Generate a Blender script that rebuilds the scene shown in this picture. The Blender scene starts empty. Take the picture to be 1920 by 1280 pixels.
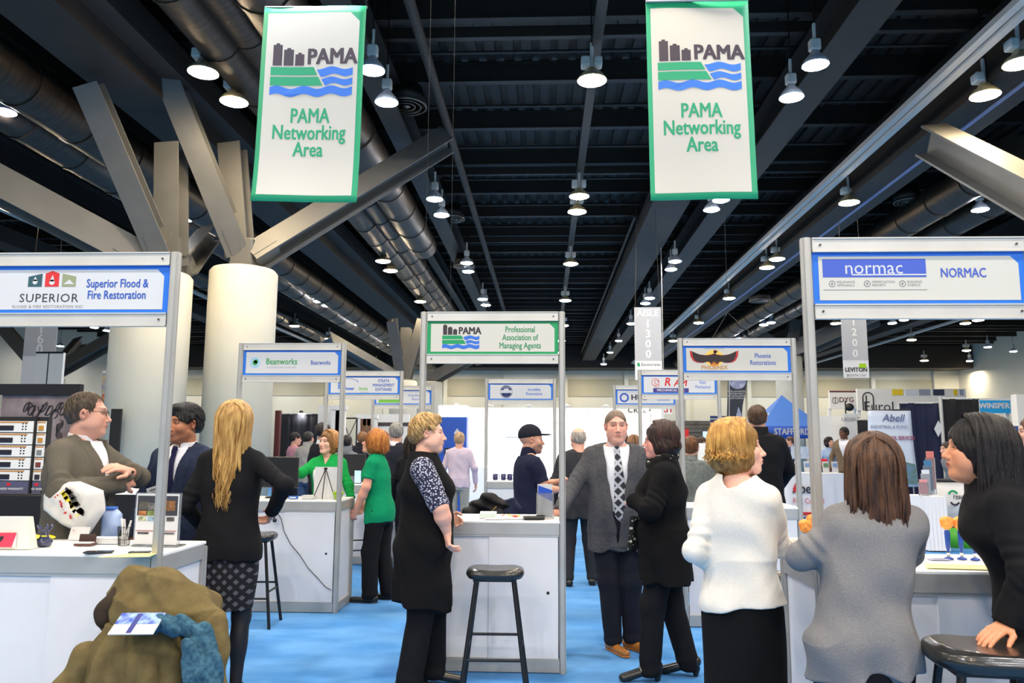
import bpy, math, random
import numpy as np
from mathutils import Vector, Matrix, Euler
random.seed(7); np.random.seed(7)
SC = bpy.context.scene
COL = SC.collection
PI = math.pi
R = math.radians

# ------------------------------------------------------------------ camera, light, exposure
FPX = 1440.0
CAMZ = 1.55
ROLL = .0055
PITCH = math.atan(191.7 / FPX)
YAW = math.atan(63 / FPX * math.cos(PITCH))
cd = bpy.data.cameras.new('camera'); cam = bpy.data.objects.new('camera', cd); COL.objects.link(cam)
cd.sensor_width = 36.0; cd.lens = 36.0 * FPX / 1920.0
cam.location = (0, 0, CAMZ); cam.rotation_euler = (Matrix.Rotation(YAW, 3, 'Z') @ Matrix.Rotation(PI / 2 + PITCH, 3, 'X') @ Matrix.Rotation(ROLL, 3, 'Z')).to_euler()
cd.clip_start = 0.05; cd.clip_end = 300
SC.camera = cam
cd.dof.use_dof = True; cd.dof.focus_distance = 5.6; cd.dof.aperture_fstop = 5.0
SC.view_settings.view_transform = 'Standard'; SC.view_settings.look = 'None'
SC.view_settings.gamma = 1.0; SC.view_settings.use_curve_mapping = False
SC.view_settings.exposure = 0.16
try:
    SC.cycles.use_denoising = True
    SC.cycles.max_bounces = 6; SC.cycles.diffuse_bounces = 4; SC.cycles.glossy_bounces = 3
    SC.cycles.sample_clamp_indirect = 6.0
    SC.cycles.use_light_tree = True
except Exception:
    pass
w = bpy.data.worlds.new('world'); SC.world = w; w.use_nodes = True
w.node_tree.nodes['Background'].inputs[0].default_value = (1.0, 0.97, 0.93, 1)
w.node_tree.nodes['Background'].inputs[1].default_value = 0.05
LAMP_Z = 7.3
WARM = (1.0, 0.80, 0.52); COOL = (0.94, 0.95, 1.0)
LAMP_W = 105.0            # radiant watts of one hall lamp
def area_lamp(x, y, z, watts, col, size=0.5):
    ld = bpy.data.lights.new('hall_area_light', 'AREA'); ld.shape = 'DISK'; ld.size = size
    ld.energy = watts; ld.color = col
    o = bpy.data.objects.new('hall_area_light', ld); COL.objects.link(o); o.location = (x, y, z)
    return o
# the rows of hall lamps go on behind the camera, and over the parts of the hall beside the frame
for _i, _y in enumerate((-20, -14, -8.5, -3.5, 1.5, 6.5)):
    for _x, _c in ((-5.2, WARM), (-2.6, COOL), (0.74, WARM), (4.05, COOL), (7.15, WARM), (-10.5, WARM), (12, WARM)):
        area_lamp(_x, _y, LAMP_Z, LAMP_W * 1.45, tuple(0.3 + 0.7 * c for c in _c))

RV = cam.rotation_euler.to_matrix()
def ray(u, v):
    d = Vector(((u - 960) / FPX, -(v - 640) / FPX, -1.0))
    return RV @ d
def PY(u, v, Y):
    d = ray(u, v); t = Y / d.y
    return Vector((d.x * t, Y, CAMZ + d.z * t))
def PZ(u, v, z):
    d = ray(u, v); t = (z - CAMZ) / d.z
    return Vector((d.x * t, d.y * t, z))

# ------------------------------------------------------------------ materials
def srgb(c):
    return tuple(((x / 255) / 12.92 if x <= 10 else (((x / 255) + .055) / 1.055) ** 2.4) for x in c)
MATS = {}
def mat(name, rgb=(200, 200, 200), rough=.6, metal=0., spec=.5, var=0., vscale=20, rgb2=None, bump=0., bscale=60,
        emit=0., alpha=1., trans=0., stretch=(1, 1, 1), coat=0., sheen=0., attr=False, detail=3):
    if name in MATS: return MATS[name]
    m = bpy.data.materials.new(name); m.use_nodes = True; nt = m.node_tree; n = nt.nodes; L = nt.links
    b = n['Principled BSDF']; c = srgb(rgb)
    b.inputs['Base Color'].default_value = (*c, 1); b.inputs['Roughness'].default_value = rough
    b.inputs['Metallic'].default_value = metal; b.inputs['Specular IOR Level'].default_value = spec
    b.inputs['Coat Weight'].default_value = coat; b.inputs['Sheen Weight'].default_value = sheen
    if trans: b.inputs['Transmission Weight'].default_value = trans
    if alpha < 1: b.inputs['Alpha'].default_value = alpha
    if emit:
        b.inputs['Emission Color'].default_value = (*c, 1); b.inputs['Emission Strength'].default_value = emit
    mp = None
    def mapping():
        tc = n.new('ShaderNodeTexCoord'); q = n.new('ShaderNodeMapping'); q.inputs['Scale'].default_value = stretch
        L.new(tc.outputs['Object'], q.inputs['Vector']); return q
    if var > 0 or rgb2:
        mp = mapping(); t = n.new('ShaderNodeTexNoise'); t.inputs['Scale'].default_value = vscale; t.inputs['Detail'].default_value = detail
        L.new(mp.outputs[0], t.inputs['Vector'])
        r = n.new('ShaderNodeValToRGB'); c2 = srgb(rgb2) if rgb2 else tuple(x * (1 - var) for x in c)
        r.color_ramp.elements[0].position = .35; r.color_ramp.elements[1].position = .65
        r.color_ramp.elements[0].color = (*c2, 1); r.color_ramp.elements[1].color = (*c, 1)
        L.new(t.outputs[0], r.inputs[0]); L.new(r.outputs[0], b.inputs['Base Color'])
    if attr:
        a = n.new('ShaderNodeAttribute'); a.attribute_name = 'Col'
        L.new(a.outputs['Color'], b.inputs['Base Color'])
    if bump > 0:
        mp = mp or mapping(); t2 = n.new('ShaderNodeTexNoise'); t2.inputs['Scale'].default_value = bscale; t2.inputs['Detail'].default_value = 4
        L.new(mp.outputs[0], t2.inputs['Vector'])
        bp = n.new('ShaderNodeBump'); bp.inputs['Strength'].default_value = bump; bp.inputs['Distance'].default_value = .01
        L.new(t2.outputs[0], bp.inputs['Height']); L.new(bp.outputs[0], b.inputs['Normal'])
    MATS[name] = m; return m

# ------------------------------------------------------------------ objects
def props(o, label=None, cat=None, group=None, kind=None):
    if label: o['label'] = label
    if cat: o['category'] = cat
    if group: o['group'] = group
    if kind: o['kind'] = kind
    return o
def thing(name, label, cat, loc=(0, 0, 0), rz=0., group=None):
    o = bpy.data.objects.new(name, None); COL.objects.link(o); o.empty_display_size = .1
    o.location = loc; o.rotation_euler = (0, 0, rz)
    return props(o, label, cat, group)
def rename_suffix(*a): pass

class MB:
    """collects primitives; build() links them as one mesh"""
    def __init__(s): s.v = []; s.f = []; s.mi = []; s.sm = []
    def add(s, vs, fs, mi=0, smooth=False, M=None):
        k = len(s.v)
        for p in vs:
            p = Vector(p)
            s.v.append(tuple(M @ p) if M is not None else tuple(p))
        for f in fs:
            s.f.append(tuple(i + k for i in f)); s.mi.append(mi); s.sm.append(smooth)
        return s
    def box(s, c, d, rot=None, mi=0, M=None, bev=0.):
        x, y, z = d[0] / 2, d[1] / 2, d[2] / 2
        if bev > 0:
            b = bev; vs = []; pr = [(-x + b, -z), (x - b, -z), (x, -z + b), (x, z - b), (x - b, z), (-x + b, z), (-x, z - b), (-x, -z + b)]
            n = 8; b2 = min(b, y * .9)
            for yy, sc_ in ((-y, 1), (-y + b2, 0), (y - b2, 0), (y, 1)):
                for (px, pz) in pr:
                    fx = (x - b) / x if sc_ else 1; fz = (z - b) / z if sc_ else 1
                    vs.append((px * fx, yy, pz * fz))
            fs = [tuple(range(7, -1, -1)), tuple(range(24, 32))]
            fs = [tuple(range(0, 8)), tuple(range(31, 23, -1))]
            for k in range(3):
                for i in range(8):
                    j = (i + 1) % 8; fs.append((k * 8 + i, (k + 1) * 8 + i, (k + 1) * 8 + j, k * 8 + j))
        else:
            vs = [(-x, -y, -z), (x, -y, -z), (x, y, -z), (-x, y, -z), (-x, -y, z), (x, -y, z), (x, y, z), (-x, y, z)]
            fs = [(0, 3, 2, 1), (4, 5, 6, 7), (0, 1, 5, 4), (1, 2, 6, 5), (2, 3, 7, 6), (3, 0, 4, 7)]
        T = Matrix.Translation(c)
        if rot: T = T @ Euler(rot).to_matrix().to_4x4()
        if M is not None: T = M @ T
        return s.add(vs, fs, mi, False, T)
    def beam(s, a, b, wd, hg, up=(0, 0, 1), mi=0, shape='box', tf=.02):
        a, b = Vector(a), Vector(b); d = (b - a); L = d.length; y = d.normalized(); up = Vector(up)
        x = y.cross(up); x = x.normalized() if x.length > 1e-5 else Vector((1, 0, 0)); z = x.cross(y)
        M = Matrix.Translation((a + b) / 2) @ Matrix((x, y, z)).transposed().to_4x4()
        if shape == 'box': s.box((0, 0, 0), (wd, L, hg), M=M, mi=mi)
        else:
            s.box((0, 0, hg / 2 - tf / 2), (wd, L, tf), M=M, mi=mi); s.box((0, 0, -hg / 2 + tf / 2), (wd, L, tf), M=M, mi=mi)
            s.box((0, 0, 0), (tf, L, hg - 2 * tf), M=M, mi=mi)
        return s
    def tube(s, pts, r, n=8, mi=0, caps=True, smooth=True):
        pts = [Vector(p) for p in pts]; m = len(pts)
        rs = r if hasattr(r, '__len__') else [r] * m
        vs = []; prev = None
        for i in range(m):
            t = (pts[min(i + 1, m - 1)] - pts[max(i - 1, 0)]).normalized()
            if prev is None:
                u = t.cross(Vector((0, 0, 1)))
                if u.length < 1e-3: u = t.cross(Vector((1, 0, 0)))
            else:
                u = prev - t * prev.dot(t)
            u.normalize(); prev = u.copy(); w_ = t.cross(u)
            for k in range(n):
                a = 2 * PI * k / n + PI / n
                vs.append(pts[i] + (u * math.cos(a) + w_ * math.sin(a)) * rs[i])
        fs = []
        for i in range(m - 1):
            for k in range(n):
                j = (k + 1) % n; fs.append((i * n + k, i * n + j, (i + 1) * n + j, (i + 1) * n + k))
        s.add(vs, fs, mi, smooth)
        if caps: s.add(vs[:n] + vs[-n:], [tuple(range(n - 1, -1, -1)), tuple(range(n, 2 * n))], mi, False)
        return s
    def cyl(s, a, b, r, r2=None, n=16, mi=0, smooth=True):
        return s.tube([a, b], [r, r if r2 is None else r2], n, mi, True, smooth)
    def lathe(s, prof, c=(0, 0, 0), n=20, mi=0, smooth=True, sx=1, sy=1):
        vs = []; fs = []
        for (r, z) in prof:
            for k in range(n):
                a = 2 * PI * k / n; vs.append((c[0] + r * math.cos(a) * sx, c[1] + r * math.sin(a) * sy, c[2] + z))
        for i in range(len(prof) - 1):
            for k in range(n):
                j = (k + 1) % n; fs.append((i * n + k, i * n + j, (i + 1) * n + j, (i + 1) * n + k))
        if prof[0][0] > 1e-4: fs.append(tuple(range(n - 1, -1, -1)))
        if prof[-1][0] > 1e-4: fs.append(tuple((len(prof) - 1) * n + k for k in range(n)))
        return s.add(vs, fs, mi, smooth)
    def plate(s, poly, y0, y1, mi=0, M=None):
        """polygon in x,z extruded from y0 (front) to y1"""
        n = len(poly); vs = [(x, y0, z) for x, z in poly] + [(x, y1, z) for x, z in poly]
        ar = sum(poly[i][0] * poly[(i + 1) % n][1] - poly[(i + 1) % n][0] * poly[i][1] for i in range(n))
        f0 = tuple(range(n)); f1 = tuple(range(2 * n - 1, n - 1, -1)); sd = [(i, n + i, n + (i + 1) % n, (i + 1) % n) for i in range(n)]
        if ar < 0: f0 = f0[::-1]; f1 = f1[::-1]; sd = [q[::-1] for q in sd]
        return s.add(vs, [f0, f1] + sd, mi, False, M)
    def prism(s, poly, z0, z1, mi=0):
        n = len(poly); vs = [(x, y, z0) for x, y in poly] + [(x, y, z1) for x, y in poly]
        return s.add(vs, [tuple(range(n - 1, -1, -1)), tuple(range(n, 2 * n))] + [(i, (i + 1) % n, n + (i + 1) % n, n + i) for i in range(n)], mi)
    def grid(s, f, nu, nv, mi=0, smooth=True, th=0.):
        vs = [f(i / nu, j / nv) for j in range(nv + 1) for i in range(nu + 1)]
        fs = [(j * (nu + 1) + i, j * (nu + 1) + i + 1, (j + 1) * (nu + 1) + i + 1, (j + 1) * (nu + 1) + i) for j in range(nv) for i in range(nu)]
        return s.add(vs, fs, mi, smooth)
    def build(s, name, m, parent=None, solid=0., **kw):
        me = bpy.data.meshes.new(name); me.from_pydata(s.v, [], s.f)
        ms = m if isinstance(m, (list, tuple)) else [m]
        for q in ms: me.materials.append(q)
        me.polygons.foreach_set('material_index', s.mi); me.polygons.foreach_set('use_smooth', s.sm); me.update()
        o = bpy.data.objects.new(name, me); COL.objects.link(o)
        if parent is not None: o.parent = parent
        if solid:
            md = o.modifiers.new('solid', 'SOLIDIFY'); md.thickness = solid; md.offset = 0
        return props(o, **kw)
def box(name, c, d, m, parent=None, rot=None, bev=0., **kw): return MB().box(c, d, rot, bev=bev).build(name, m, parent, **kw)
def text(s, size, m, loc, parent, align='CENTER', xs=1., bold=0., rot=(PI / 2, 0, 0), name='lettering', sp=1., ls=1.0, shear=0.):
    """flat lettering turned into a thin mesh; bold = stroke thickening by shifted copies of the outline"""
    c = bpy.data.curves.new(name, 'FONT'); c.body = s; c.size = size; c.align_x = align; c.align_y = 'CENTER'
    c.space_character = sp; c.space_line = ls; c.resolution_u = 2; c.shear = shear
    o = bpy.data.objects.new(name, c); me = bpy.data.meshes.new_from_object(o); bpy.data.objects.remove(o)
    vs = np.array([v.co[:] for v in me.vertices]); fs = [tuple(p.vertices) for p in me.polygons]; bpy.data.meshes.remove(me)
    mb = MB(); bold = bold or 0
    for k, (dx, dy) in enumerate([(0, 0)] if bold <= 0 else [(-1, -.6), (1, -.6), (-1, .6), (1, .6), (0, 0)]):
        mb.add([(x * xs + dx * bold, y + dy * bold, z + k * .00012) for x, y, z in vs], fs)
    M = Matrix.Translation(loc) @ Euler(rot).to_matrix().to_4x4()
    mb.v = [tuple(M @ Vector(p)) for p in mb.v]
    return mb.build(name, m, parent)
def copy_tree(o, parent=None):
    c = o.copy(); COL.objects.link(c); c.parent = parent
    for ch in list(o.children): copy_tree(ch, c)
    return c
ORD = ['nearest', 'second', 'third', 'fourth', 'fifth', 'sixth', 'seventh', 'eighth', 'ninth', 'tenth', 'eleventh', 'twelfth', 'thirteenth', 'fourteenth']

ALU = mat('aluminium', (190, 188, 183), .45, .5, var=.15, vscale=3)
ALU2 = mat('brushed_aluminium', (208, 205, 198), .5, .3, var=.08, vscale=5)
WHITE = mat('white_laminate', (222, 222, 226), .45, var=.04, vscale=4)
WTOP = mat('white_countertop', (240, 240, 238), .3)
BLUE = mat('blue_print', (20, 112, 214), .5)
GREEN = mat('green_print', (0, 150, 88), .5)
PANEL = mat('sign_white', (208, 208, 209), .5)
CREAM = mat('sign_cream', (206, 203, 192), .5)
INK = mat('ink_dark', (52, 46, 52), .6)
INKB = mat('ink_blue', (32, 84, 180), .6)
INKG = mat('ink_green', (20, 140, 84), .6)
INKR = mat('ink_red', (206, 32, 40), .6)
INKGR = mat('ink_grey', (130, 130, 132), .6)
BLACK = mat('matte_black', (22, 22, 24), .6)
SCREW = mat('screw_dark', (70, 70, 70), .5, .5)
# ------------------------------------------------------------------ hall shell
carpet = mat('blue_carpet', (104, 160, 218), .95, spec=.05, rgb2=(76, 136, 200), vscale=1.6, bump=.5, bscale=260, stretch=(1, 1.7, 1), detail=8)
MB().box((0, 22, -.05), (64, 96, .1)).build('floor', carpet, kind='structure')
wallm = mat('hall_wall_paint', (226, 218, 196), .8, var=.05, vscale=.4)
wallp = mat('hall_wall_panel', (186, 176, 148), .8, var=.06, vscale=.6)
darkm = mat('black_ceiling_steel', (46, 37, 29), .55, var=.25, vscale=1.2)
deckm = mat('black_ceiling_deck', (54, 44, 36), .6, var=.3, vscale=.8)
ductm = mat('dark_spiral_duct', (84, 70, 58), .42, .55, var=.35, vscale=2.5, bump=.4, bscale=8, stretch=(1, 6, 1))
ductr = mat('dark_flat_duct', (62, 51, 42), .7, var=.2, vscale=2)
greym = mat('grey_steel', (148, 144, 136), .55, .2, var=.15, vscale=1.5)
WY, DECK = 60.0, 9.2
ww = MB().box((0, WY + .2, DECK / 2), (64, .4, DECK)).build('wall_back', wallm, kind='structure')
MB().box((-31.8, 22, DECK / 2), (.4, 96, DECK)).build('wall_left', wallm, kind='structure')
MB().box((31.8, 22, DECK / 2), (.4, 96, DECK)).build('wall_right', wallm, kind='structure')
MB().box((0, -25.8, DECK / 2), (64, .4, DECK)).build('wall_front', wallm, kind='structure')
# recessed-look acoustic panels and bands on the far wall
for i in range(13):
    x = -29 + i * 4.7
    box('wall_panel', (x, WY - .03, 5.9), (4.3, .08, 1.35), wallp, ww)
for i in range(14):
    box('pilaster', (-31.3 + i * 4.7, WY - .1, 3.6), (.3, .25, 7.2), wallm, ww)
sof = MB().box((0, WY - 1.2, 8.1), (63, 2.2, 1.7)).build('trim_1', darkm, kind='structure')
for i in range(14): area_lamp(-30 + i * 4.7, WY - 2.6, 7.0, 150, (1, .9, .72) if i % 2 else (.95, .97, 1), .5)  # wall-wash lights without fixtures, added to brighten the far wall
# corrugated deck: ribs run along the hall
mb = MB(); mb.box((0, 22, DECK + .12), (64, 96, .1))
for i in range(-88, 89):
    x = i * .36; mb.prism([(x - .1, -26), (x + .1, -26), (x + .1, 70), (x - .1, 70)], DECK - .02, DECK + .1)
ceil = mb.build('ceiling', deckm, kind='structure')
# joists across the hall (spacing read from the picture), each one its own piece of the ceiling
for i in range(22):
    y = 5.4 + i * 2.3
    m_ = MB(); m_.beam((-31, y, DECK - .25), (31, y, DECK - .25), .16, .42, shape='i', tf=.025); m_.build('joist', darkm, ceil)
    if i % 3 == 0: MB().beam((-31, y + .35, DECK - .5), (31, y + .35, DECK - .5), .12, .2).build('cross_beam', darkm, ceil)
    if i > 1: MB().cyl((-12 + (i % 4), y + 1.1, DECK - .45), (9 + (i % 3) * 2, y + 1.1, DECK - .45), .035, n=6).build('sprinkler_pipe', darkm, ceil)
def along(name, ratio, z, shape, size, m, y0=2, y1=58, **kw):
    """a member running along the hall; ratio = sideways offset over height above the eye, as the picture shows it"""
    X = ratio * (z - CAMZ); mb = MB()
    if shape == 'round':
        n = 16; step = 1.6; ys = np.arange(y0, y1, step)
        mb.cyl((X, y0, z), (X, y1, z), size, n=18)
        for yy in ys[1:]: mb.cyl((X, yy - .04, z), (X, yy + .04, z), size * 1.045, n=18)
    elif shape == 'box': mb.box((X, (y0 + y1) / 2, z), (size[0], y1 - y0, size[1]))
    elif shape == 'i': mb.beam((X, y0, z), (X, y1, z), size[0], size[1], shape='i', tf=.04)
    return mb.build(name, m, ceil, **kw)
along('lamp_girder', .13, 7.85, 'box', (.16, .12), darkm, 6)
along('water_pipe', -.309, 8.0, 'round', .085, ductr, 4)
along('flat_duct', .505, 8.0, 'box', (.95, .5), ductr, 14)
along('side_pipe', .40, 8.2, 'round', .05, darkm, 22)
along('long_girder', -.456, 7.95, 'i', (.42, .6), darkm, 4)
along('long_girder', .72, 8.1, 'i', (.6, .7), darkm, 4)
along('long_girder', -.60, 8.3, 'i', (.3, .5), darkm, 4)
along('spiral_duct', -.82, 7.7, 'round', .34, ductm, 3)
along('spiral_duct', -.725, 7.9, 'round', .34, ductm, 3)
along('spiral_duct', -.62, 7.6, 'round', .42, ductm, 3, 23)
along('flat_duct', -1.01, 8.0, 'box', (.6, .5), ductr, 3)
along('flat_duct', -1.15, 7.7, 'box', (.95, .55), ductr, 3)
along('long_girder', -1.3, 8.2, 'i', (.5, .8), darkm, 3)
along('spiral_duct', -1.48, 7.4, 'round', .42, ductm, 2)
along('spiral_duct', -1.64, 7.5, 'round', .4, ductm, 2)
along('long_girder', -1.95, 7.9, 'i', (.5, .9), darkm, 2)
along('spiral_duct', -2.1, 7.6, 'round', .4, ductm, 2)
along('flat_duct', -2.7, 7.9, 'box', (.8, .5), ductr, 2)
trk = mat('pale_track_steel', (205, 200, 192), .5, .3)
along('track_beam', 1.2, 7.95, 'box', (.95, 1.1), darkm, 2)
along('wall_track', 1.11, 7.55, 'box', (.13, .1), trk, 2)
along('wall_track', 1.075, 7.6, 'box', (.13, .1), trk, 2)
along('edge_strip', 1.33, 7.38, 'box', (.05, .04), mat('pale_blue_edge', (120, 140, 190), .4), 2)
along('spiral_duct', 1.62, 7.7, 'round', .42, ductm, 16)
along('spiral_duct', 1.85, 7.7, 'round', .36, ductm, 10)
along('long_girder', 1.76, 8.2, 'i', (.5, .7), darkm, 3)
along('long_girder', 2.25, 8.0, 'i', (.5, .9), darkm, 3)
along('spiral_duct', 2.5, 7.7, 'round', .4, ductm, 3)
along('flat_duct', 2.95, 8.0, 'box', (.8, .5), ductr, 3)
along('wall_track', 3.3, 7.5, 'box', (.16, .1), trk, 3)
along('wall_track', -2.36, 7.2, 'box', (.16, .1), trk, 3)
# cross bracing seen right of the right banner
MB().beam(PY(1405, 60, 14), PY(1540, 160, 20), .2, .3, shape='i').build('brace', darkm, ceil)

# ------------------------------------------------------------------ high bay lamps
lens_w = mat('warm_lamp_lens', (255, 226, 170), .5)
lens_c = mat('cool_lamp_lens', (226, 236, 255), .5)
LA = PI * .23 ** 2
for m_, c_ in ((lens_w, WARM), (lens_c, COOL)):
    b_ = m_.node_tree.nodes['Principled BSDF']; b_.inputs['Emission Color'].default_value = (*c_, 1)
    b_.inputs['Emission Strength'].default_value = LAMP_W / (PI * LA)
ref_w = mat('lamp_reflector', (200, 186, 150), .35, .6)
ref_c = mat('glass_reflector', (205, 214, 228), .25, .3)
lampbox = mat('lamp_ballast_box', (210, 208, 200), .5)
def make_lamp(kind):
    t = thing('high_bay_lamp', 'x', 'lamp')
    if kind == 'warm':
        MB().lathe([(.09, .16), (.1, .12), (.17, .07), (.225, .0), (.235, -.03), (.228, -.03)], n=24).build('reflector', ref_w, t)
        MB().lathe([(.225, -.031), (.15, -.06), (.0, -.075)], n=24).build('lens', lens_w, t)
        box('ballast', (-.1, 0, .27), (.14, .2, .16), lampbox, t, bev=.02); box('ballast', (.1, 0, .27), (.12, .2, .15), lampbox, t, bev=.02)
        MB().cyl((0, 0, .12), (0, 0, .6), .03, n=8).build('hanger', lampbox, t)
    else:
        MB().lathe([(.06, .2), (.08, .16), (.15, .08), (.2, .0), (.2, -.02), (.19, -.02)], n=20).build('reflector', ref_c, t)
        MB().lathe([(.19, -.021), (.12, -.05), (.0, -.06)], n=20).build('lens', lens_c, t)
        MB().box((0, 0, .3), (.16, .14, .18), bev=.02).build('ballast', lampbox, t)
        MB().cyl((0, 0, .15), (0, 0, .65), .025, n=8).build('hanger', lampbox, t)
    return t
protos = {'warm': make_lamp('warm'), 'cool': make_lamp('cool')}; used = set()
ROWS = [
 ('warm', 'warm round high bay lamp in the row above the left duct', [(381, 135), (439, 190), (718, 490), (732, 508), (788, 566), (838, 612)]),
 ('warm', 'warm round high bay lamp in the centre row between the banners', [(1110, 150), (1086, 368), (1082, 397), (1070, 495), (1060, 564), (1057, 611), (1052, 640), (1049, 662)]),
 ('warm', 'warm round high bay lamp hung beside the pale wall track', [(1912, 118), (1847, 178), (1592, 380), (1457, 486), (1438, 502), (1367, 560), (1310, 606), (1262, 640)]),
 ('warm', 'warm round high bay lamp above the far left aisle', [(48, 388), (101, 412), (552, 612), (617, 636), (672, 668), (705, 684)]),
 ('cool', 'cool white high bay lamp in the row left of the water pipe', [(698, 132), (725, 192), (815, 374), (828, 404), (875, 494), (878, 510), (905, 562), (911, 573), (930, 612), (934, 618)]),
 ('cool', 'cool white high bay lamp in the row right of the right banner', [(1529, 122), (1484, 183), (1352, 376), (1334, 394), (1266, 491), (1258, 506), (1218, 560), (1210, 570), (1183, 608), (1160, 640), (1144, 662), (1132, 682)]),
 ('cool', 'cool white high bay lamp in the row above the far left columns', [(8, 210), (295, 382), (350, 412), (515, 515), (597, 566), (612, 574), (672, 610), (684, 616), (725, 642), (733, 648)]),
 ('cool', 'cool white high bay lamp in the row above the far right aisle', [(1888, 366), (1838, 394), (1520, 563), (1446, 606), (1432, 610), (1384, 636), (1360, 650)]),
 ('cool', 'small cool lamp seen under the right-hand sign', [(1673, 607), (1695, 601), (1852, 652), (1900, 660), (1818, 676)]),
 ('warm', 'small warm lamp seen under the right-hand sign', [(1567, 607), (1810, 607), (1834, 601), (1709, 638), (1812, 658), (1733, 675)]),
 ('cool', 'small cool lamp seen under the left-hand sign', [(177, 615), (201, 621), (113, 650), (209, 669)]),
]
NLAMP = 0
for kind, lab, pts in ROWS:
    for i, (u, v) in enumerate(pts):
        if kind not in used: o = protos[kind]; used.add(kind)
        else: o = copy_tree(protos[kind])
        p = PZ(u, v - 2, LAMP_Z - .05)
        if p.y > 50: p = PY(u, v, 50.0)
        o.location = p; o['label'] = ORD[i] + ' ' + lab; o['group'] = 'high bay lamps under the black ceiling'; NLAMP += 1
        if p.z > 3: MB().cyl((0, 0, .5), (0, 0, DECK - .01 - p.z), .012, n=5).build('drop_rod', darkm, o)
# round air diffusers
difm = mat('diffuser_steel', (120, 112, 100), .35, .7)
for (u, v, r, lab) in ((762, 196, .36, 'round steel air diffuser with four spokes beside the left banner'),
                       (846, 408, .36, 'second round air diffuser behind the left banner'),
                       (1702, 376, .32, 'ring-shaped dark air diffuser above the right-hand sign'),
                       (870, 497, .32, 'third small round air diffuser beyond the pair of cool lamps'),
                       (1425, 562, .4, 'dark ring air diffuser left of the right-hand sign')):
    p = PZ(u, v, 7.95 if v < 420 else 7.3); t = thing('air_diffuser', lab, 'air diffuser', p)
    mb = MB()
    for rr in (r, r * .72, r * .42): mb.lathe([(rr, -.05), (rr + .03, -.06), (rr + .03, 0), (rr, 0), (rr, -.05)], n=28)
    mb.build('ring', difm, t)
    mb = MB()
    for k in range(4): mb.box((math.cos(k * PI / 4) * 0, 0, -.02), (2 * r, .05, .02), (0, 0, k * PI / 4))
    mb.lathe([(0, -.06), (.08, -.05), (.08, 0)], n=12); mb.build('spokes', difm, t)
    MB().lathe([(r + .02, 0), (r * .8, .35), (r * .8, .2)], n=20).build('duct_drop', darkm, t)

# ------------------------------------------------------------------ concrete columns with steel branches
conc = mat('painted_concrete', (208, 204, 188), .8, var=.06, vscale=1.5, bump=.15, bscale=14)
steel = mat('branch_steel', (112, 110, 105), .5, .25, var=.12, vscale=2)
def tree_column(x, y, r, ztop, arms, label):
    t = thing('branching_column', label, 'column', (x, y, 0))
    MB().lathe([(r, 0), (r, ztop - .06), (r - .05, ztop)], n=40).build('shaft', conc, t)
    MB().lathe([(.34, ztop - .02), (.34, ztop + .06)], n=20).build('cap_plate', steel, t)
    MB().box((0, 0, ztop + .3), (.42, .42, .55), bev=.03).build('node_casting', steel, t)
    for (a, b, wd) in arms:
        a = Vector(a) - Vector((x, y, 0)); b = Vector(b) - Vector((x, y, 0))
        m = MB(); m.beam(a, b, wd, wd * 1.05, up=(0, -1, .3), shape='i', tf=.035)
        d = (b - a).normalized(); m.beam(a, a + d * .5, wd * .5, wd * 1.1, up=(0, -1, .3)); m.build('branch', steel, t)
    return t
C1 = PY(458, 505, 13.6); C2 = PY(290, 512, 12.6)
n1 = Vector((C1.x, 13.6, C1.z + .2)); n2 = Vector((C2.x, 12.6, C2.z + .2))
tree_column(C1.x, 13.6, .6, C1.z - .02, [
    (n1 + Vector((-.1, 0, .1)), PY(312, 135, 12.4), .4), (n1 + Vector((-.12, .1, .0)), PY(436, 275, 13.8), .42),
    (n1 + Vector((.15, 0, .0)), PY(838, 262, 15.2), .42), (n1 + Vector((.1, .3, .1)), PY(640, 385, 18.5), .36)],
    'round pale concrete column with four steel branches, nearer the centre aisle')
tree_column(C2.x, 12.6, .62, C2.z - .02, [
    (n2 + Vector((.15, 0, .0)), PY(166, 160, 11.4), .38), (n2 + Vector((.2, .15, .0)), PY(322, 275, 12.8), .42),
    (n2 + Vector((-.2, 0, .0)), PY(-375, 150, 10.1), .5), (n2 + Vector((.3, .4, 0)), PY(392, 440, 15.5), .36)],
    'round pale concrete column with steel branches behind the left-hand sign')
D1 = PY(88, 708, 27); tree_column(D1.x, 27, .6, D1.z, [(D1 + Vector((.1, 0, .1)), PY(214, 636, 26), .42), (D1 + Vector((-.1, 0, .1)), PY(5, 612, 27), .42), (D1 + Vector((0, .2, .1)), PY(150, 640, 30), .36)],
    'branching column under the hanging banner numbered 160')
D2 = PY(757, 714, 31); tree_column(D2.x, 31, .55, D2.z, [(D2 + Vector((-.1, 0, .1)), PY(735, 600, 30), .4), (D2 + Vector((0, 0, .1)), PY(762, 615, 31), .4), (D2 + Vector((.1, 0, .1)), PY(793, 600, 31), .4), (D2 + Vector((-.3, 0, .1)), PY(612, 636, 26), .42)],
    'far branching column left of the centre sign')
D3 = PY(805, 716, 36); tree_column(D3.x, 36, .62, D3.z, [(D3 + Vector((.1, 0, .1)), PY(880, 672, 36), .5)], 'far pale column standing behind the centre sign post')
D4 = PY(1478, 668, 42); tree_column(D4.x, 42, .7, D4.z, [(D4 + Vector((.1, 0, .1)), PY(1640, 596, 38), .7), (D4 + Vector((-.1, 0, .1)), PY(1395, 610, 42), .6), (D4 + Vector((.05, 0, .1)), PY(1490, 600, 42), .6)],
    'branching column behind the left post of the right-hand sign')
MB().beam(PY(1745, 262, 13.6), PY(1965, 380, 11), .46, .56, up=(0, -1, .3), shape='i', tf=.04).build('steel_strut', steel,
     label='thick grey steel strut crossing the ceiling at the upper right edge', cat='strut')
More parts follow.
